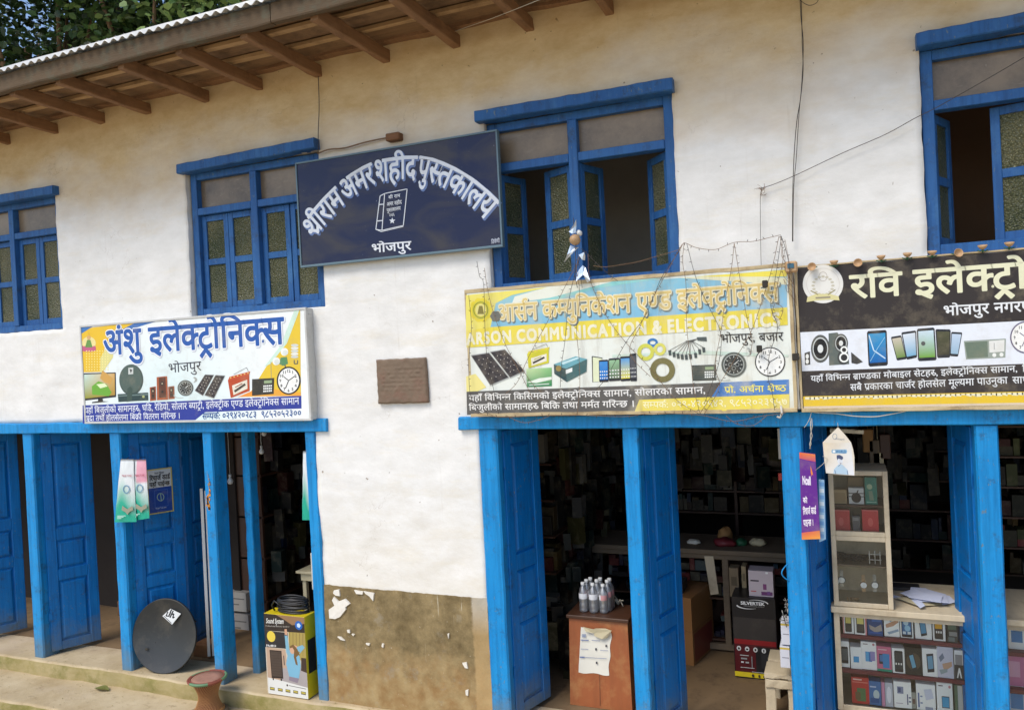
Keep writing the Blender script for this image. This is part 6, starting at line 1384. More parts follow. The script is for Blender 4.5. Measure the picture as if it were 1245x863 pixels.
# black loudspeaker carton
x0, x1, y0, zt = -.755, -.470, 1.09, .556
T = cart('speaker_carton', 'tall black carton with white oval logo and yellow foot in the middle shop', x0, x1, y0, y0 + .28, .006, zt, S(30, 28, 30), ((.02, .25, .98, .52, S(56, 52, 50)), (.02, .52, .98, .58, S(140, 30, 34)), (.02, .58, .98, .93, S(84, 22, 28)), (.5, .60, .98, .93, S(30, 30, 32)), (.0, .925, 1, .985, S(220, 196, 40)), (.62, .68, .86, .86, S(44, 44, 46)),
    oval(.12, .635, .05, .03, S(214, 214, 210)), oval(.31, .635, .05, .03, S(214, 214, 210)), oval(.5, .637, .05, .03, S(214, 214, 210)), oval(.69, .64, .05, .03, S(214, 214, 210)), oval(.88, .642, .05, .03, S(214, 214, 210)),
    oval(.12, .635, .025, .015, S(40, 40, 40)), oval(.31, .637, .028, .012, S(40, 40, 40)), oval(.5, .637, .022, .016, S(40, 40, 40)), oval(.69, .64, .014, .02, S(40, 40, 40)), oval(.88, .642, .028, .012, S(40, 40, 40)),
    (.14, .71, .34, .72, S(190, 190, 188)), (.16, .745, .3, .765, S(150, 150, 150)), (.16, .79, .22, .81, S(200, 200, 200)), (.26, .79, .34, .81, S(170, 170, 170)), (.40, .72, .42, .86, S(140, 140, 140)), (.14, .86, .46, .868, S(190, 190, 188)), (.4, .905, .9, .913, S(180, 180, 178)),
    oval(.42, .955, .03, .018, K), oval(.56, .955, .02, .02, K), oval(.68, .957, .028, .014, K), oval(.8, .957, .028, .016, K)))
A = Art(y0 - .016); kS = crop(5.75, 880, 680)
A.text('SILVERTEK', kS((118, 312))[0], kS((285, 322))[0], kS((118, 292))[0][1], S(232, 232, 230), 1, .04, 2); A.text('PROFESSIONAL AUDIO', kS((140, 326))[0], kS((285, 336))[0], kS((140, 320))[0][1], S(180, 180, 178), 1, .0, 1)
def sw(a0, a1, cx_, cy_, rx, ry, w0, w1): 
    n_ = 16
    for i in range(n_):
        t = i / n_; a = math.radians(a0 + (a1 - a0) * t); b = math.radians(a0 + (a1 - a0) * (t + 1 / n_)); A.line([kS((cx_ + rx * math.cos(a), cy_ + ry * math.sin(a)))[0], kS((cx_ + rx * math.cos(b), cy_ + ry * math.sin(b)))[0]], w0 + (w1 - w0) * t, S(226, 226, 224), 1)
sw(170, 70, 190, 312, 100, 32, 1.6, .2); sw(-10, -110, 210, 316, 100, 34, 1.4, .2); A.build('lettering', T)
a, b = onY(909.6, 692.5, 1.14), onY(941, 722, 1.14)
T = cart('small_carton', 'white carton with purple print standing on the tall black carton', a.x, b.x, 1.13, 1.26, zt + .001, a.z, S(196, 184, 190), ((.08, .36, .42, .42, S(70, 60, 70)), (.58, .5, .72, .72, S(130, 70, 120)), (.5, .8, .95, .94, S(110, 60, 110)), (.74, .78, .86, .9, S(120, 80, 140)), (.08, .78, .3, .82, S(190, 90, 90)), (.7, .02, .8, .1, S(236, 236, 236))))
for i, (pa, pb, c_, lb) in enumerate((((886, 690), (899, 726), S(120, 104, 82), 'narrow tan box standing left of the white carton'), ((901, 688), (908, 718), S(150, 132, 100), 'thin pale box wedged between the tan box and the white carton'))):
    a, b = onY(*pa, 1.3), onY(*pb, 1.3); cart('small_carton', lb, a.x, b.x, 1.3, 1.4, b.z, a.z, c_, ((.2, .3, .8, .6, mul(c_, .5)),))
# low wooden bench at the right of the doorway
T = thing('low_bench', 'rough low wooden bench beside the right post of the middle shop', 'bench', (-.42, .7, 0))
m = MB(); m.beam((-.505, .62, .272), (-.325, .62, .275), .2, .028, 4, .003, 3); m.beam((-.50, .83, .272), (-.32, .83, .27), .18, .028, 4, .003, 5); m.build('seat', 'ply', T)
for x, y in ((-.475, .56), (-.345, .56), (-.475, .86), (-.345, .86)): m = MB(); m.beam((x, y, 0), (x, y, .257), .06, .045, 4, .003, int(x * 100), up=(0, 1, 0)); m.build('leg', 'ply', T)
m = MB(); m.beam((-.50, .535, .225), (-.33, .535, .225), .02, .05, 4, .003, 9); m.build('apron', 'ply', T)
# white packs beside the post and cable loop
for i, (pa, pb, Y, lb) in enumerate((((949, 756), (961, 784), .42, 'upper white pack with yellow tape beside the post'), ((948, 785), (961, 812), .42, 'lower white pack with yellow tape beside the post'))):
    a, b = onY(*pa, Y), onY(*pb, Y); cart('white_pack', lb, a.x, b.x, Y, Y + .12, b.z, a.z, S(214, 216, 226), ((0, .05, 1, .14, S(206, 180, 80)), (.2, .5, .9, .54, S(150, 150, 160))), cat='pack', group='white packs beside the post')
m = MB(); q = random.Random(3)
for i in range(12): c = onY(q.uniform(950, 958), q.uniform(728, 754), .4); m.tube([c, c + Vector((q.uniform(-.02, .02), -.01, q.uniform(-.03, .03))), c + Vector((q.uniform(-.02, .02), 0, q.uniform(-.05, .02)))], .003, 5)
tag(m.build('metal_clips', 'galv', kind='stuff'), 'bunch of bright metal clips hanging above the white packs', 'clips')
m = MB(); c = onY(954, 695, -.02); m.tube([c + Vector((.020 - .034 * math.sin(math.pi * i / 14), .01 - .026 * math.sin(math.pi * i / 14), .045 - .095 * i / 14)) for i in range(15)], .003, 6); tag(m.build('cable_loop', 'blue_paint'), 'bent blue handle loop on the left edge of the split post', 'handle')
for i, (px, py, px2, py2, c_, lb) in enumerate(((945, 521, 951, 558, S(206, 200, 190), 'white strip hanging at the top right of the middle doorway'), (946, 575, 951, 584, S(190, 70, 60), 'small red packet hanging at the right of the middle doorway'))):
    a, b = onY(px, py, .35), onY(px2, py2, .35); cart('hanging_packet', lb, a.x, b.x, .35, .37, b.z, a.z, c_, cat='packet')

# ---- the right shop: display case, upper cabinet, goods
def frame_rect(m, x0, x1, z0, z1, y0, y1, s_): m.box(x0, x0 + s_, y0, y1, z0, z1, .002); m.box(x1 - s_, x1, y0, y1, z0, z1, .002); m.box(x0 + s_ + .0003, x1 - s_ - .0003, y0, y1, z1 - s_, z1 - .0002, .002); m.box(x0 + s_ + .0003, x1 - s_ - .0003, y0, y1, z0 + .0002, z0 + s_, .002)
kz = crop(5.641, 1010, 710)
def case(name, label, x0, x1, zshelf, loc):
    T = thing(name, label, 'display case', loc)
    m = MB(); m.box(x0 - .012, x1 + .012, .30, .86, .760, .792, .003); m.build('top', 'ply', T)
    m = MB(); frame_rect(m, x0, x1, .205, .7595, .33, .352, .030); frame_rect(m, x0, x1, .205, .7595, .82, .842, .030); m.build('frame', 'ply', T)
    m = MB(); m.box(x0 + .002, x1 - .002, .353, .819, .0, .2, .003); m.box(x0 + .002, x0 + .012, .353, .819, .206, .759, 0); m.box(x1 - .012, x1 - .002, .353, .819, .206, .759, 0); m.box(x0 + .012, x1 - .012, .80, .819, .206, .759, 0); m.build('body', 'ply', T)
    for z in zshelf: m = MB(); m.box(x0 + .013, x1 - .013, .355, .60, z - .022, z, .002); m.build('shelf', 'maroon', T)
    m = MB(); m.box(x0 + .03, x1 - .03, .338, .342, .235, .730, 0); m.build('glass_pane', 'case_glass', T)
    return T
zs1 = onY(*kz((300, 352))[0], .37).z; zs2 = onY(*kz((300, 592))[0], .37).z; zs3 = .236
case('display_case', 'low glass fronted display case full of phone boxes in the right shop', -.095, .585, (zs1, zs2), (.25, .4, 0))
case('display_case', 'second glass fronted case just right of the last blue post', .70, 1.5, (zs1 - .02, zs2 - .02), (1.1, .4, 0))
T = thing('glass_cabinet', 'upright cream wooden cabinet with glass front standing on the display case', 'cabinet', (.06, .4, .793))
m = MB(); x0, x1, z0, z1 = -.090, .212, .794, 1.552
frame_rect(m, x0, x1, z0, 1.188, .315, .34, .026); frame_rect(m, x0, x1, 1.1885, z1, .315, .34, .026); m.build('frame', 'ply', T)
m = MB(); m.box(x0, x0 + .012, .3405, .60, z0, z1, .001); m.box(x1 - .012, x1, .3405, .60, z0, z1, .001); m.box(x0 + .0125, x1 - .0125, .59, .60, z0, z1, 0); m.box(x0 + .0125, x1 - .0125, .3405, .5895, z1 - .014, z1, .001); m.box(x0 + .0125, x1 - .0125, .3405, .5895, z0, z0 + .012, .001); m.build('body', 'ply', T)
zu1 = onY(*crop(4.794, 1000, 560)((180, 252))[0], .37).z; zu2 = onY(*crop(4.794, 1000, 560)((180, 412))[0], .37).z; zl = onY(*crop(4.794, 1000, 560)((200, 600))[0], .37).z
for z, mt in ((zu1, 'dark_wood'), (zu2, 'dark_wood'), (zl, 'grey_wood')): m = MB(); m.box(x0 + .013, x1 - .013, .345, .589, z - .012, z, .001); m.build('shelf', mt, T)
for za, zb in ((z0 + .026, 1.162), (1.2145, z1 - .026)): m = MB(); m.box(x0 + .026, x1 - .026, .322, .326, za, zb, 0); m.build('glass_pane', 'case_glass', T)
# what stands in the upright cabinet
ku = crop(4.794, 1000, 560)
def ub(name, label, pa, pb, Y, zbase, col, faces=(), group=None, dep=.05):
    a, b = onY(*ku(pa)[0], Y), onY(*ku(pb)[0], Y); return cart(name, label, a.x, b.x, Y, Y + dep, zbase + .0006, max(a.z, zbase + .02), col, faces, group=group)
ub('small_box', 'open cardboard box at the upper left in the upright cabinet', (57, 168), (143, 235), .37, zu1, S(170, 146, 110), ((.1, .2, .9, .9, S(150, 126, 92)),))
ub('small_box', 'black and white box with apple-like dark picture in the upright cabinet', (150, 158), (243, 245), .37, zu1, S(206, 206, 204), ((0, .3, 1, .36, S(90, 90, 90)), (0, .5, 1, .56, S(90, 90, 90)), oval(.5, .6, .32, .32, S(36, 34, 36)), ([(.52, .3), (.6, .12), (.68, .12), (.6, .32)], S(36, 34, 36))))
ub('small_box', 'tall teal green box at the upper right in the upright cabinet', (243, 95), (322, 248), .37, zu1, S(40, 120, 106), (oval(.4, .35, .22, .1, S(160, 180, 150)), ([(.3, .5), (.6, .5), (.7, .85), (.35, .85)], S(120, 140, 120)), (.1, .9, .9, .93, S(150, 190, 170))))
ub('small_box', 'brown box standing behind the apple picture box', (146, 95), (238, 158), .45, zu1, S(150, 124, 88))
ub('small_box', 'left one of two red boxes in the upright cabinet', (63, 285), (163, 405), .37, zu2, S(190, 60, 66), (oval(.45, .55, .16, .2, S(206, 90, 92)), (0, 0, 1, .05, S(214, 110, 110))), 'red boxes in the upright cabinet')
ub('small_box', 'right one of two red boxes in the upright cabinet', (228, 285), (330, 405), .37, zu2, S(194, 58, 64), (oval(.5, .55, .16, .2, S(210, 94, 92)), (0, 0, 1, .05, S(214, 110, 110))), 'red boxes in the upright cabinet')
ub('small_box', 'grey packet between the two red boxes', (172, 322), (222, 402), .38, zu2, S(96, 96, 100), ((.1, .1, .8, .3, S(140, 140, 140)),))
q = random.Random(9); c = onY(*ku((190, 570))[0], .42); m = MB()
for i in range(30): a = Vector((c.x + q.uniform(-.09, .06), .38 + q.uniform(0, .08), zl + .004 + q.uniform(0, .035))); m.tube([a, a + Vector((q.uniform(-.04, .04), q.uniform(-.01, .01), q.uniform(0, .02))), a + Vector((q.uniform(-.06, .06), 0, q.uniform(-.005, .015)))], .003, 4)
tag(m.build('clear_packets', 'shelf_box_dark', kind='stuff'), 'heap of dark cables in clear wrapping on the middle cabinet shelf', 'packets')
for i, (p, w_, lb) in enumerate((((305, 545), 1, 'bright metal watch bracelet rack on the middle cabinet shelf'),)):
    c = onY(*ku(p)[0], .38); m = MB()
    for dx in (-.028, .0, .026): m.box(c.x + dx - .003, c.x + dx + .003, .38, .386, zl + .001, zl + .075, .001)
    for dz in (.02, .05): m.box(c.x - .033, c.x + .033, .3865, .392, zl + dz, zl + dz + .006, .001)
    tag(m.build('bracelet_rack', 'galv'), lb, 'rack')
zb_ = z0 + .012
for i, (p, gold, lb) in enumerate((((80, 700), False, 'left wrist watch with white dial on the cabinet floor'), ((112, 692), False, 'second wrist watch from the left on the cabinet floor'), ((240, 722), True, 'gold wrist watch with round dial on the cabinet floor'), ((305, 722), False, 'rightmost wrist watch with pale dial on the cabinet floor'))):
    c = onY(*ku(p)[0], .38); T = thing('wrist_watch', lb, 'watch', (c.x, .38, zb_), 'wrist watches in the upright cabinet')
    zc2 = max(c.z, zb_ + .04); m = MB(); m.lathe([(.001, -.004), (.019, -.004), (.021, 0), (.019, .004)], (c.x, .375, zc2), 20, Matrix.Rotation(math.radians(90), 3, 'X'), cap=False); m.build('bezel', 'lamp_tan' if gold else 'galv', T)
    m = MB(); m.lathe([(.0165, .0045), (.001, .0047)], (c.x, .375, zc2), 20, Matrix.Rotation(math.radians(90), 3, 'X'), cap=False); m.build('dial', 'cap_white', T)
    m = MB()
    for k_ in range(7):
        a = math.radians(95 + k_ * 12)
        for sg in (-1, 1): z_ = zc2 + sg * (.019 + k_ * .0045); y_ = .376 + .0009 * k_ * k_; m.box(c.x - .009, c.x + .009, y_, y_ + .003, max(zb_ + .001, z_ - .002), max(zb_ + .0035, z_ + .002), 0)
    m.build('bracelet', 'lamp_tan' if gold else 'galv', T)
c = onY(*ku((180, 760))[0], .38); m = MB()
for i in range(8): a = Vector((c.x + q.uniform(-.03, .02), .375, zb_ + .004)); m.tube([a, a + Vector((q.uniform(-.01, .01), 0, .02)), a + Vector((q.uniform(-.02, .02), .01, .005))], .0022, 4)
tag(m.build('bracelets', 'lamp_tan', kind='stuff'), 'small pile of gold coloured bracelets between the watches', 'jewellery')
# pinned tags: paper heap on the case top
T = thing('paper_stack', 'untidy heap of bluish white papers on the display case top', 'papers', (.4, .5, .793)); kpz = crop(4.794, 1000, 560)
for i, (pts, h) in enumerate(((((395, 775), (520, 815), (560, 840), (400, 790)), .004), (((420, 800), (620, 790), (780, 830), (560, 850)), .008), (((450, 775), (560, 730), (720, 775), (735, 835), (560, 815)), .022), (((515, 735), (600, 735), (700, 790), (690, 830), (500, 790)), .030), (((480, 770), (530, 760), (600, 850), (570, 855)), .016), (((650, 760), (740, 790), (780, 825), (700, 835)), .012))):
    vs = []
    for j, p in enumerate(pts): v = onZ(*kpz(p)[0], .793 + h); vs.append((v.x, v.y, v.z + .006 * math.sin(j * 2 + i)))
    n_ = len(vs); m = MB(); cc_ = sum((Vector(v) for v in vs), Vector()) / n_; m.add([(cc_.x, cc_.y, cc_.z + .003)] + vs, [(0, k_ + 1, (k_ + 1) % n_ + 1) for k_ in range(n_)]); m.build('sheet', 'paper_blue' if i != 1 else 'cream_box', T)
m = MB(); a = onZ(1084, 716, .793); m.box(a.x, a.x + .15, a.y - .02, a.y + .08, .7935, .812, .002); tag(m.build('grey_book', 'shelf_box_dark'), 'thin grey ledger behind the papers on the display case', 'book')

# phone boxes
PW_, PK = S(240, 240, 236), S(40, 40, 46)
def ph(scr, u0=.2, v0=.12, u1=.8, v1=.9): return [([(u0, v0 + .03), (u0 + .06, v0), (u1 - .06, v0), (u1, v0 + .03), (u1, v1 - .03), (u1 - .06, v1), (u0 + .06, v1), (u0, v1 - .03)], PK), (u0 + .06, v0 + .08, u1 - .06, v1 - .12, scr)]
rows = [
 (zs1, [((78, 192), 153, 'white', 'white phone box with a yellow feature phone, first on the top shelf', [(0, 0, .12, 1, S(214, 150, 150))] + ph(S(220, 206, 110), .2, .08, .8, .92) + [(.26, .5, .74, .84, S(70, 66, 62))]),
        ((160, 194), 243, 'white', 'white phone box with a yellow feature phone, second on the top shelf', [(.88, 0, 1, 1, S(214, 130, 140))] + ph(S(224, 210, 120), .16, .08, .82, .92) + [(.22, .5, .76, .84, S(74, 70, 66))]),
        ((247, 200), 352, 'navy', 'dark blue phone box, third on the top shelf', [(0, 0, 1, 1, S(34, 70, 126)), ([(.1, .5), (.5, .62), (.9, .45), (.95, .75), (.5, .85), (.15, .7)], S(170, 160, 150)), (.3, .1, .9, .35, S(60, 110, 180)), (.1, .82, .9, .9, S(40, 90, 170))]),
        ((360, 208), 466, 'white', 'white box with a held phone picture, fourth on the top shelf', [([(.1, .45), (.5, .3), (.9, .2), (.95, .3), (.6, .5), (.15, .6)], S(196, 150, 120)), ([(.2, .8), (.9, .62), (.95, .72), (.3, .9)], S(150, 170, 190)), ([(.3, .1), (.6, .05), (.7, .2), (.4, .3)], S(120, 130, 150))]),
        ((474, 215), 563, 'white', 'white box with a black framed bright phone, fifth on the top shelf', ph(S(60, 110, 160), .1, .05, .9, .96) + [oval(.45, .3, .2, .12, S(190, 216, 230)), oval(.55, .55, .22, .14, S(150, 196, 220)), (.2, .7, .42, .82, S(206, 220, 226)), (.55, .7, .8, .82, S(206, 220, 226))]),
        ((575, 220), 690, 'white', 'white box with a tilted blue phone, sixth on the top shelf', [([(.25, .12), (.62, .05), (.72, .8), (.36, .88)], PK), ([(.3, .18), (.6, .12), (.68, .7), (.38, .76)], S(80, 150, 190))]),
        ((697, 232), 783, 'white', 'white box with an orange feature phone, seventh on the top shelf', ph(S(230, 170, 50), .12, .05, .8, .92) + [(.18, .45, .74, .86, S(60, 50, 46)), (.25, .55, .35, .65, PW_), (.42, .55, .52, .65, PW_), (.6, .55, .7, .65, PW_)]),
        ((795, 250), 868, 'dark', 'dark jumbled packs at the right end of the top shelf', [(.1, .2, .9, .4, S(90, 110, 90)), (.2, .5, .95, .7, S(150, 150, 146)), (.1, .75, .7, .95, S(110, 120, 120))])]),
 (zs2, [((64, 388), 124, 'white', 'white box with a dark phone, first on the middle shelf', ph(S(84, 92, 96), .05, .2, .82, .85)),
        ((131, 425), 208, 'white', 'small white box with a sky blue phone, second on the middle shelf', ph(S(70, 160, 214), .2, .35, .8, .82)[1:]),
        ((206, 390), 312, 'white', 'tall white box with blue and violet phone, third on the middle shelf', [(.15, .07, .45, .1, S(150, 130, 130)), oval(.82, .08, .08, .04, S(206, 140, 140)), (.28, .35, .7, .7, S(50, 120, 190)), (.6, .33, .9, .66, S(150, 140, 190)), (.3, .35, .5, .7, S(90, 170, 220))]),
        ((314, 422), 414, 'pink', 'pink topped phone box with blue phones, fourth on the middle shelf', [(0, 0, 1, 1, S(206, 110, 140)), (0, .9, 1, 1, S(40, 150, 120)), (.15, .3, .45, .7, PK), (.4, .28, .85, .85, S(56, 140, 200)), (.2, .34, .4, .6, S(70, 120, 180)), (.1, .1, .7, .14, S(236, 200, 210))]),
        ((417, 434), 503, 'white', 'white box with a dark rounded phone, fifth on the middle shelf', ph(S(60, 62, 66), .18, .1, .85, .95) + [(.25, .58, .35, .66, PW_), (.46, .58, .56, .66, PW_), (.66, .58, .76, .66, PW_)]),
        ((506, 430), 622, 'black', 'black box with a glowing tilted phone, sixth on the middle shelf', [(0, 0, 1, 1, S(40, 38, 36)), oval(.5, .5, .42, .32, S(84, 74, 60)), ([(.2, .25), (.5, .18), (.72, .78), (.42, .86)], PK), ([(.26, .3), (.48, .25), (.64, .7), (.42, .76)], S(110, 170, 200))]),
        ((625, 436), 728, 'white', 'white box with a dark framed blue phone, seventh on the middle shelf', [([(.28, .2), (.74, .16), (.78, .82), (.32, .86)], PK), ([(.34, .28), (.68, .24), (.72, .7), (.38, .74)], S(110, 160, 190))]),
        ((728, 425), 838, 'white', 'lilac white box with a hand picture, eighth on the middle shelf', [(0, 0, 1, 1, S(206, 206, 220)), ([(.1, .35), (.35, .2), (.45, .35), (.2, .5)], S(120, 130, 150)), ([(.3, .55), (.9, .45), (.9, .6), (.4, .8)], S(200, 160, 130)), ([(.1, .75), (.6, .7), (.6, .8), (.2, .9)], S(150, 166, 170))]),
        ((845, 450), 905, 'white', 'white box with a bold black letter, ninth on the middle shelf', [(.1, .15, .9, .5, S(150, 146, 146)), (0, .5, 1, 1, S(60, 58, 60)), ([(.2, .95), (.45, .6), (.6, .6), (.8, .95), (.65, .95), (.5, .75), (.36, .95)], PW_)])]),
 (zs3, [((138, 632), 257, 'red', 'red box with a green picture, first on the bottom shelf', [(0, 0, 1, 1, S(190, 50, 46)), (.06, .16, .94, .2, S(214, 120, 110)), (.3, .4, .8, .9, S(84, 120, 76)), (.2, .55, .5, .85, S(110, 90, 60)), (.1, .05, .6, .1, S(236, 200, 190))]),
        ((259, 660), 343, 'blue', 'blue phone box with pale phone, second on the bottom shelf', [(0, 0, 1, 1, S(60, 110, 166)), oval(.6, .55, .25, .2, S(190, 206, 206)), (.1, .7, .8, .9, S(34, 80, 140)), (.1, .2, .6, .26, S(180, 200, 220))]),
        ((345, 668), 366, 'pink', 'narrow pink box edge, third on the bottom shelf', [(0, 0, 1, 1, S(206, 140, 170))]),
        ((372, 672), 425, 'silver', 'silver white glossy box, fourth on the bottom shelf', [(0, 0, 1, 1, S(190, 194, 204)), oval(.5, .5, .3, .35, S(226, 228, 234))]),
        ((427, 662), 548, 'white', 'white box with small phone and blue script, fifth on the bottom shelf', [(.2, .18, .55, .45, S(130, 140, 170)), (.25, .22, .4, .4, S(80, 90, 130)), (.74, .45, .8, .85, S(70, 80, 120)), (.84, .55, .96, .6, S(70, 80, 120)), (.84, .7, .96, .75, S(70, 80, 120)), (.1, .8, .5, .83, S(190, 180, 190))]),
        ((553, 738), 582, 'dark', 'small pale object between the white boxes on the bottom shelf', [(0, 0, 1, 1, S(150, 150, 140)), (.2, .4, .8, .7, S(96, 70, 66))]),
        ((585, 678), 716, 'white', 'wide white box with blue script, sixth on the bottom shelf', [(.08, .35, .16, .9, S(80, 100, 150)), (.2, .45, .32, .5, S(110, 130, 170)), (.2, .7, .32, .75, S(110, 130, 170)), (.45, .85, .85, .97, S(150, 160, 180)), ([(.4, .2), (.8, .15), (.9, .5), (.5, .6)], S(206, 210, 226))]),
        ((722, 670), 832, 'white', 'white box with a sky blue phone and red mark, seventh on the bottom shelf', [(.12, .08, .4, .12, S(120, 110, 110)), oval(.82, .12, .08, .05, S(206, 140, 140)), (.3, .45, .78, .85, S(60, 60, 70)), (.33, .48, .75, .82, S(60, 160, 206))]),
        ((845, 690), 900, 'green', 'dull green box at the right end of the bottom shelf', [(0, 0, 1, 1, S(84, 110, 84)), (.4, 0, 1, 1, S(190, 192, 186))])])]
BASE = {'white': S(244, 244, 240), 'navy': S(34, 60, 110), 'dark': S(60, 62, 60), 'pink': S(200, 130, 150), 'black': S(36, 34, 34), 'red': S(180, 46, 44), 'blue': S(50, 96, 150), 'silver': S(190, 194, 200), 'green': S(84, 100, 80)}
for r_, (zb, bx) in enumerate(rows):
    for (p, xr, bc, lb, fc) in bx:
        Y = .364 + R.uniform(0, .014); a = onY(*kz(p)[0], Y); b = onY(*kz((xr, p[1]))[0], Y); cart('phone_box', lb, a.x, b.x, Y, Y + .07, zb + .0008, a.z, BASE[bc], fc, group='phone boxes in the display case', rz=math.radians(R.uniform(-2.5, 2.5)))
for i, (pa, pb, c_, lb) in enumerate((((1225, 760), (1243, 780), PW_, 'white box behind glass right of the last post'), ((1222, 795), (1240, 822), S(206, 120, 160), 'pink box behind glass right of the last post'), ((1224, 832), (1244, 850), S(190, 196, 204), 'pale box low behind glass right of the last post'))):
    a, b = onY(*pa, .40), onY(*pb, .40); zb = [zs1 - .02, zs2 - .02, .236][i]; cart('phone_box', lb, a.x, b.x + .03, .40, .46, zb + .001, a.z, c_, ((.15, .2, .7, .7, S(60, 130, 190) if i != 1 else S(226, 170, 196)),), group='phone boxes in the right hand case')
    for k_ in range(4): cart('phone_box', ('%s carton, %s in the row hidden beyond the frame edge' % (('white', 'grey', 'blue')[i], ('second', 'third', 'fourth', 'fifth')[k_])), b.x + .05 + k_ * .11, b.x + .14 + k_ * .11, .40, .46, zb + .001, a.z - .01 * k_, (PW_, S(150, 150, 150), S(80, 110, 150))[i], ((.2, .2, .8, .8, S(60, 90, 130)),), group='phone boxes in the right hand case')
q = random.Random(55); T = thing('wall_shelf', 'dim shelving of stock at the back of the right hand shop', 'shelf', (.6, 3.0, 0))
m = MB()
for i in range(7): m.box(-.19, 3.6, 2.95, 3.3, .3 + i * .25 - .015, .3 + i * .25, .001)
m.build('frame', 'dark_wood', T); m = MB()
for i in range(7): goods(q, -.18, 3.5, 2.97, 3.25, .3 + i * .25, .22, m, 'x', None, .85, .25)
m.build('shelf_goods', 'print', T, kind='stuff')
q = random.Random(56); T = thing('wall_shelf', 'stock shelf with red topped row just right of the last post', 'shelf', (1.6, 1.5, 0))
m = MB()
for i in range(6): m.box(.9, 3.2, 1.6, 1.9, .85 + i * .2 - .012, .85 + i * .2, .001)
m.build('frame', 'dark_wood', T); m = MB()
for i in range(6): goods(q, .9, 3.2, 1.62, 1.85, .85 + i * .2, .16, m, 'x', [S(150, 50, 50), S(110, 120, 60), S(80, 76, 70), S(90, 84, 60)], .9, .2)
m.build('shelf_goods', 'print', T, kind='stuff')
for i in range(4):
    c = onY((1055, 1063, 1076, 1068)[i], (532, 545, 538, 560)[i], .9); m = MB(); m.box(c.x - .03, c.x + .03, .9, .93, c.z - (.09, .12, .1, .06)[i], c.z + .05, .004); m.tube([(c.x, .915, c.z + .05), (c.x, .915, 2.02)], .002, 4)
    tag(m.build('hanging_packet', ('carton', 'grey_wood', 'dark_wood', 'cream_box')[i]), ('brown', 'long grey', 'dark brown', 'short cream')[i] + ' packet hanging from the ceiling behind the white placard', 'packet', 'packets hanging from the right shop ceiling')
m = MB(); a = onY(1009, 523, .15); b = onY(1050, 525, .15); m.beam((a.x, .15, a.z), (b.x, .15, b.z), .02, .02, 6, .002, 2); tag(m.build('ceiling_batten', 'ply'), 'short pale batten under the lintel behind the hanging white placard', 'batten')

# hanging placards
kn = crop(5.08, 960, 510)
def placard(name, label, pts, Y, th, base_c, ycurve=.0, mat='print_box'):
    c = onY(*kn(pts[0])[0], Y); T = thing(name, label, 'placard', tuple(c)); m = MB(); f = [onY(*kn(p)[0], Y) for p in pts]; n_ = len(f)
    m.add([tuple(p) for p in f] + [(p.x, p.y + th, p.z) for p in f], [list(range(n_))[::-1], list(range(n_, 2 * n_))] + [(i, (i + 1) % n_, n_ + (i + 1) % n_, n_ + i) for i in range(n_)], base_c); m.build('board', mat, T); return T
T = placard('hanging_placard', 'narrow purple placard with orange ends hanging on the split blue post', [(60, 202), (158, 214), (190, 736), (76, 740)], -.05, .02, S(104, 44, 140))
A = Art(-.0503); F = [kn(p)[0] for p in ((60, 202), (158, 214), (190, 736), (76, 740))]; Q = lambda u, v: quad(F, u, v)
A.grad([Q(0, 0), Q(1, 0), Q(1, .09), Q(0, .07)], [S(226, 110, 50), S(230, 130, 60), S(180, 70, 110), S(200, 80, 90)], .6, 3); A.grad([Q(0, .92), Q(1, .9), Q(1, 1), Q(0, 1)], [S(210, 90, 80), S(220, 110, 60), S(236, 160, 70), S(230, 140, 60)], .6, 3); A.poly([Q(.04, .08), Q(.98, .1), Q(.98, .9), Q(.04, .91)], S(98, 40, 136), .8)
A.poly([Q(.66, .14), Q(.74, .19), Q(.8, .25), Q(.72, .24), Q(.7, .27), Q(.66, .22)], S(226, 130, 60), 1.6)
A.text('Ncell', kn((80, 398))[0], kn((132, 402))[0], kn((80, 352))[0][1], S(230, 220, 236), 2, .05, 2)
A.text('को', kn((84, 512))[0], kn((110, 514))[0], kn((84, 482))[0][1], S(236, 226, 236), 2, .03, 2); A.text('रिचार्ज कार्ड', kn((84, 586))[0], kn((164, 580))[0], kn((84, 548))[0][1], S(236, 226, 236), 2, .03, 2); A.text('पाइन्छ ।', kn((86, 656))[0], kn((148, 652))[0], kn((86, 620))[0][1], S(236, 226, 236), 2, .03, 2); A.build('lettering', T)
m = MB(); m.tube([onY(*kn((136, -10))[0], -.055), onY(*kn((140, 40))[0], -.06), onY(*kn((128, 100))[0], -.055), onY(*kn((132, 150))[0], -.055), onY(*kn((124, 180))[0], -.053)], .0022, 5); m.tube([onY(*kn((128, -10))[0], -.055), onY(*kn((130, 60))[0], -.062), onY(*kn((140, 100))[0], -.055), onY(*kn((124, 150))[0], -.055), onY(*kn((128, 180))[0], -.053)], .0022, 5); m.tube([onY(*kn((160, 312))[0], -.05), onY(*kn((200, 280))[0], -.06), onY(*kn((235, 240))[0], -.05), onY(*kn((205, 225))[0], -.05)], .0014, 4); m.build('string', 'wire_light', T)
kw = crop(12.33, 995, 515); kn2 = kn; kn = kw
T = placard('hanging_placard', 'white five-sided card with a blue portrait hanging under the black sign', [(295, 50), (400, 165), (490, 280), (520, 380), (540, 500), (543, 778), (330, 760), (115, 740), (90, 560), (65, 280), (180, 160)], -.045, .002, S(224, 214, 196))
A = Art(-.0455)
A.grad(kw((72, 285), (488, 285), (538, 772), (118, 738)), [S(224, 206, 176), S(222, 220, 214), S(222, 224, 228), S(222, 216, 206)], .4, 4)
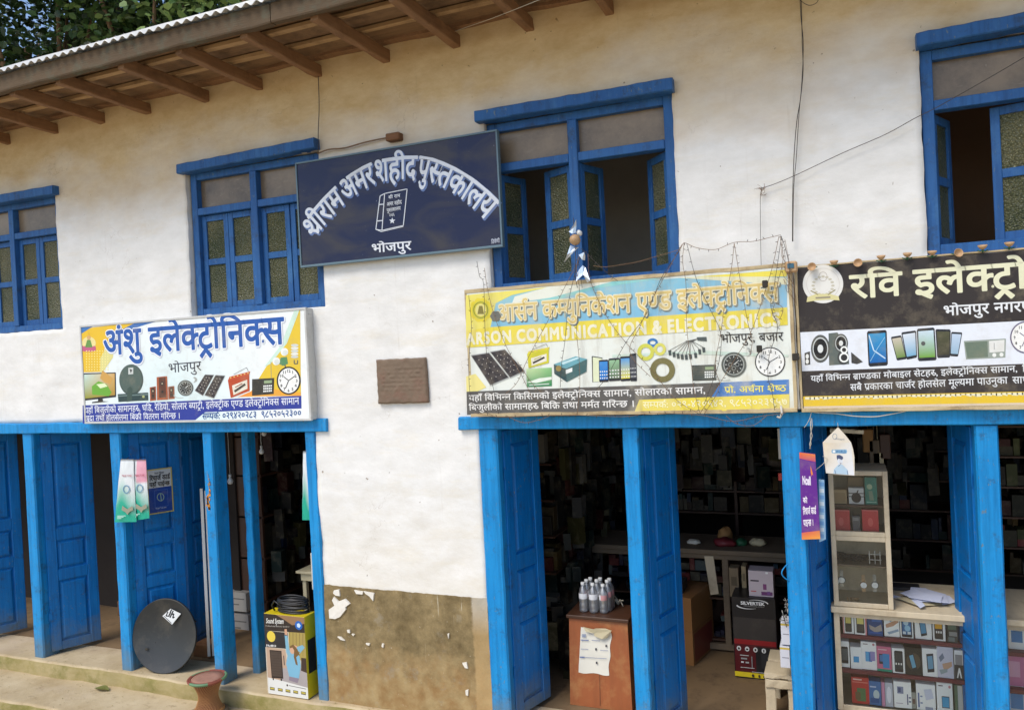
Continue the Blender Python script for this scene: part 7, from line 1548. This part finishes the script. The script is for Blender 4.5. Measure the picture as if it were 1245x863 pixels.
A.poly(kw((205, 385), (420, 385), (432, 415), (420, 445), (205, 440), (195, 412)), S(130, 176, 206), 1.5); A.ell(*kw((234, 413))[0], 1.6, 1.6, S(236, 240, 240), 2.3, 12); A.text('WORLD', kw((262, 436))[0], kw((418, 438))[0], kw((262, 398))[0][1], S(60, 110, 160), 2.5, .02, 1)
A.poly(kw((275, 470), (320, 465), (365, 490), (372, 520), (350, 540), (300, 520), (285, 545), (275, 510)), S(70, 80, 110), 2); A.ell(*kw((326, 555))[0], 3.3, 4.6, S(214, 218, 224), 1.6, 18); A.poly(kw((300, 610), (360, 612), (440, 690), (450, 762), (225, 745), (235, 680)), S(176, 200, 216), 1.4); A.line(kw((300, 640), (345, 590)), .6, S(110, 120, 140), 2); A.line(kw((245, 690), (262, 748)), .8, S(110, 130, 160), 2); A.line(kw((432, 700), (440, 758)), .8, S(110, 130, 160), 2)
A.line(kw((310, 548), (318, 550)), .5, S(90, 96, 120), 2.6); A.line(kw((334, 550), (342, 548)), .5, S(90, 96, 120), 2.6); A.line(kw((318, 585), (338, 586)), .5, S(150, 110, 110), 2.6)
A.ring(*kw((245, 190))[0], 2.6, 3.4, .5, S(140, 156, 170), 1.5, 14); A.text('Smart', kw((250, 235))[0], kw((390, 250))[0], kw((250, 205))[0][1], S(150, 160, 170), 1.6, .0, 1, slant=.2); A.build('printed_face', T, 'blue printed portrait of a person in a shirt')
m = MB(); m.tube([onY(*kw((290, -15))[0], -.045), onY(*kw((294, 60))[0], -.047)], .0015, 4); m.build('string', 'wire_light', T)
kn = kn2
T = placard('card_strip', 'pale blue strip of recharge cards hanging behind the purple placard', [(180, 368), (214, 372), (224, 738), (184, 756)], -.004, .004, S(150, 190, 220))
A = Art(-.0046)
for i in range(9): A.poly(kn((184, 385 + i * 40), (212, 388 + i * 40), (214, 412 + i * 40), (186, 410 + i * 40)), S(206, 220, 230) if i % 2 else S(110, 160, 210), .6)
A.build('printed_face', T)

# ================================================================== TREES BEHIND THE ROOF
def tree(label, X, Y, H, rx, rz_, mat, nleaf, ls, seed, limbs, loc_z=-.45):
    T = thing('broadleaf_tree', label, 'tree', (X, Y, loc_z), 'trees rising behind the tin roof'); q = random.Random(seed)
    m = MB(); top = Vector((X + .3, Y, H - rz_ * .3)); m.tube([(X, Y, loc_z), (X + .1, Y, H * .3), (X - .1, Y, H * .55), top], [.32, .26, .2, .08], 10); m.build('trunk', 'bark', T)
    cl = []
    for i in range(limbs):
        a = q.uniform(0, 6.28); e = q.uniform(-.35, .9); p = Vector((X + math.cos(a) * rx * q.uniform(.35, .9), Y + math.sin(a) * rx * q.uniform(.3, .8), H + e * rz_))
        b = Vector((X, Y, H * .45 + q.uniform(-.6, 1.6))); mid = (b + p) / 2 + Vector((q.uniform(-.4, .4), q.uniform(-.4, .4), q.uniform(-.2, .5)))
        m = MB(); m.tube([b, mid, p], [.10, .06, .02], 7); m.build('limb', 'bark', T); cl.append(p)
    cl += [Vector((X + q.gauss(0, .45) * rx, Y + q.gauss(0, .4) * rx, H + q.uniform(-1, 1) * rz_ * .8)) for _ in range(int(limbs * 4))]
    m = MB(); V = []; Fc = []
    for i in range(nleaf):
        c = q.choice(cl); s_ = .62; p = Vector((c.x + q.gauss(0, s_), c.y + q.gauss(0, s_), c.z + q.gauss(0, s_ * .7))); l = ls * q.uniform(.6, 1.25)
        d = Vector((q.gauss(0, 1), q.gauss(0, 1), q.gauss(-.3, .6))).normalized(); n3 = Vector((q.gauss(0, .6), q.gauss(-.4, .6), 1)).normalized(); s2 = d.cross(n3).normalized() * l * .38; u3 = s2.cross(d).normalized() * l * .08
        k_ = len(V); V += [tuple(p), tuple(p + d * l * .35 + s2 + u3), tuple(p + d * l * .75 + s2 * .8 + u3), tuple(p + d * l), tuple(p + d * l * .75 - s2 * .8 + u3), tuple(p + d * l * .35 - s2 + u3)]; Fc += [(k_, k_ + 1, k_ + 2, k_ + 3), (k_, k_ + 3, k_ + 4, k_ + 5)]
    m.add(V, Fc); m.build('crown', mat, T, kind='stuff')
tree('dark dense tree behind the far left end of the roof', -17.5, 8.5, 10.6, 3.6, 2.4, 'leaf_dark', 10500, .20, 1, 9)
tree('dark tree with small sky gaps left of the bright gap', -14.3, 9.5, 10.9, 3.0, 2.2, 'leaf_dark', 7500, .19, 2, 8)
tree('lighter green tree with a bare limb right of the bright gap', -9.6, 9.0, 10.4, 3.0, 2.0, 'leaf_light', 6000, .18, 3, 8)

# loose stock hung and heaped in the gloom of the shops: too dim to tell apart
def heap(label, x0, x1, y0, y1, z0, z1, n_, seed):
    q = random.Random(seed); m = MB()
    for i in range(n_):
        x, y, z = q.uniform(x0, x1), q.uniform(y0, y1), q.uniform(z0, z1); w_, h, d = q.uniform(.015, .06), q.uniform(.03, .15), q.uniform(.01, .05)
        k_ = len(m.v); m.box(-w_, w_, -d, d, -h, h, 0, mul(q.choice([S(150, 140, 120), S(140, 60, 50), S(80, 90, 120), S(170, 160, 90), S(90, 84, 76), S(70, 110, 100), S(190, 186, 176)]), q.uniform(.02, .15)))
        rm = Matrix.Rotation(q.uniform(-.5, .5), 3, 'Z') @ Matrix.Rotation(q.gauss(0, .04), 3, 'Y')
        for j in range(k_, len(m.v)): m.v[j] = tuple(rm @ Vector(m.v[j]) + Vector((x, y, z)))
    tag(m.build('hanging_stock', 'print', kind='stuff'), label, 'stock')
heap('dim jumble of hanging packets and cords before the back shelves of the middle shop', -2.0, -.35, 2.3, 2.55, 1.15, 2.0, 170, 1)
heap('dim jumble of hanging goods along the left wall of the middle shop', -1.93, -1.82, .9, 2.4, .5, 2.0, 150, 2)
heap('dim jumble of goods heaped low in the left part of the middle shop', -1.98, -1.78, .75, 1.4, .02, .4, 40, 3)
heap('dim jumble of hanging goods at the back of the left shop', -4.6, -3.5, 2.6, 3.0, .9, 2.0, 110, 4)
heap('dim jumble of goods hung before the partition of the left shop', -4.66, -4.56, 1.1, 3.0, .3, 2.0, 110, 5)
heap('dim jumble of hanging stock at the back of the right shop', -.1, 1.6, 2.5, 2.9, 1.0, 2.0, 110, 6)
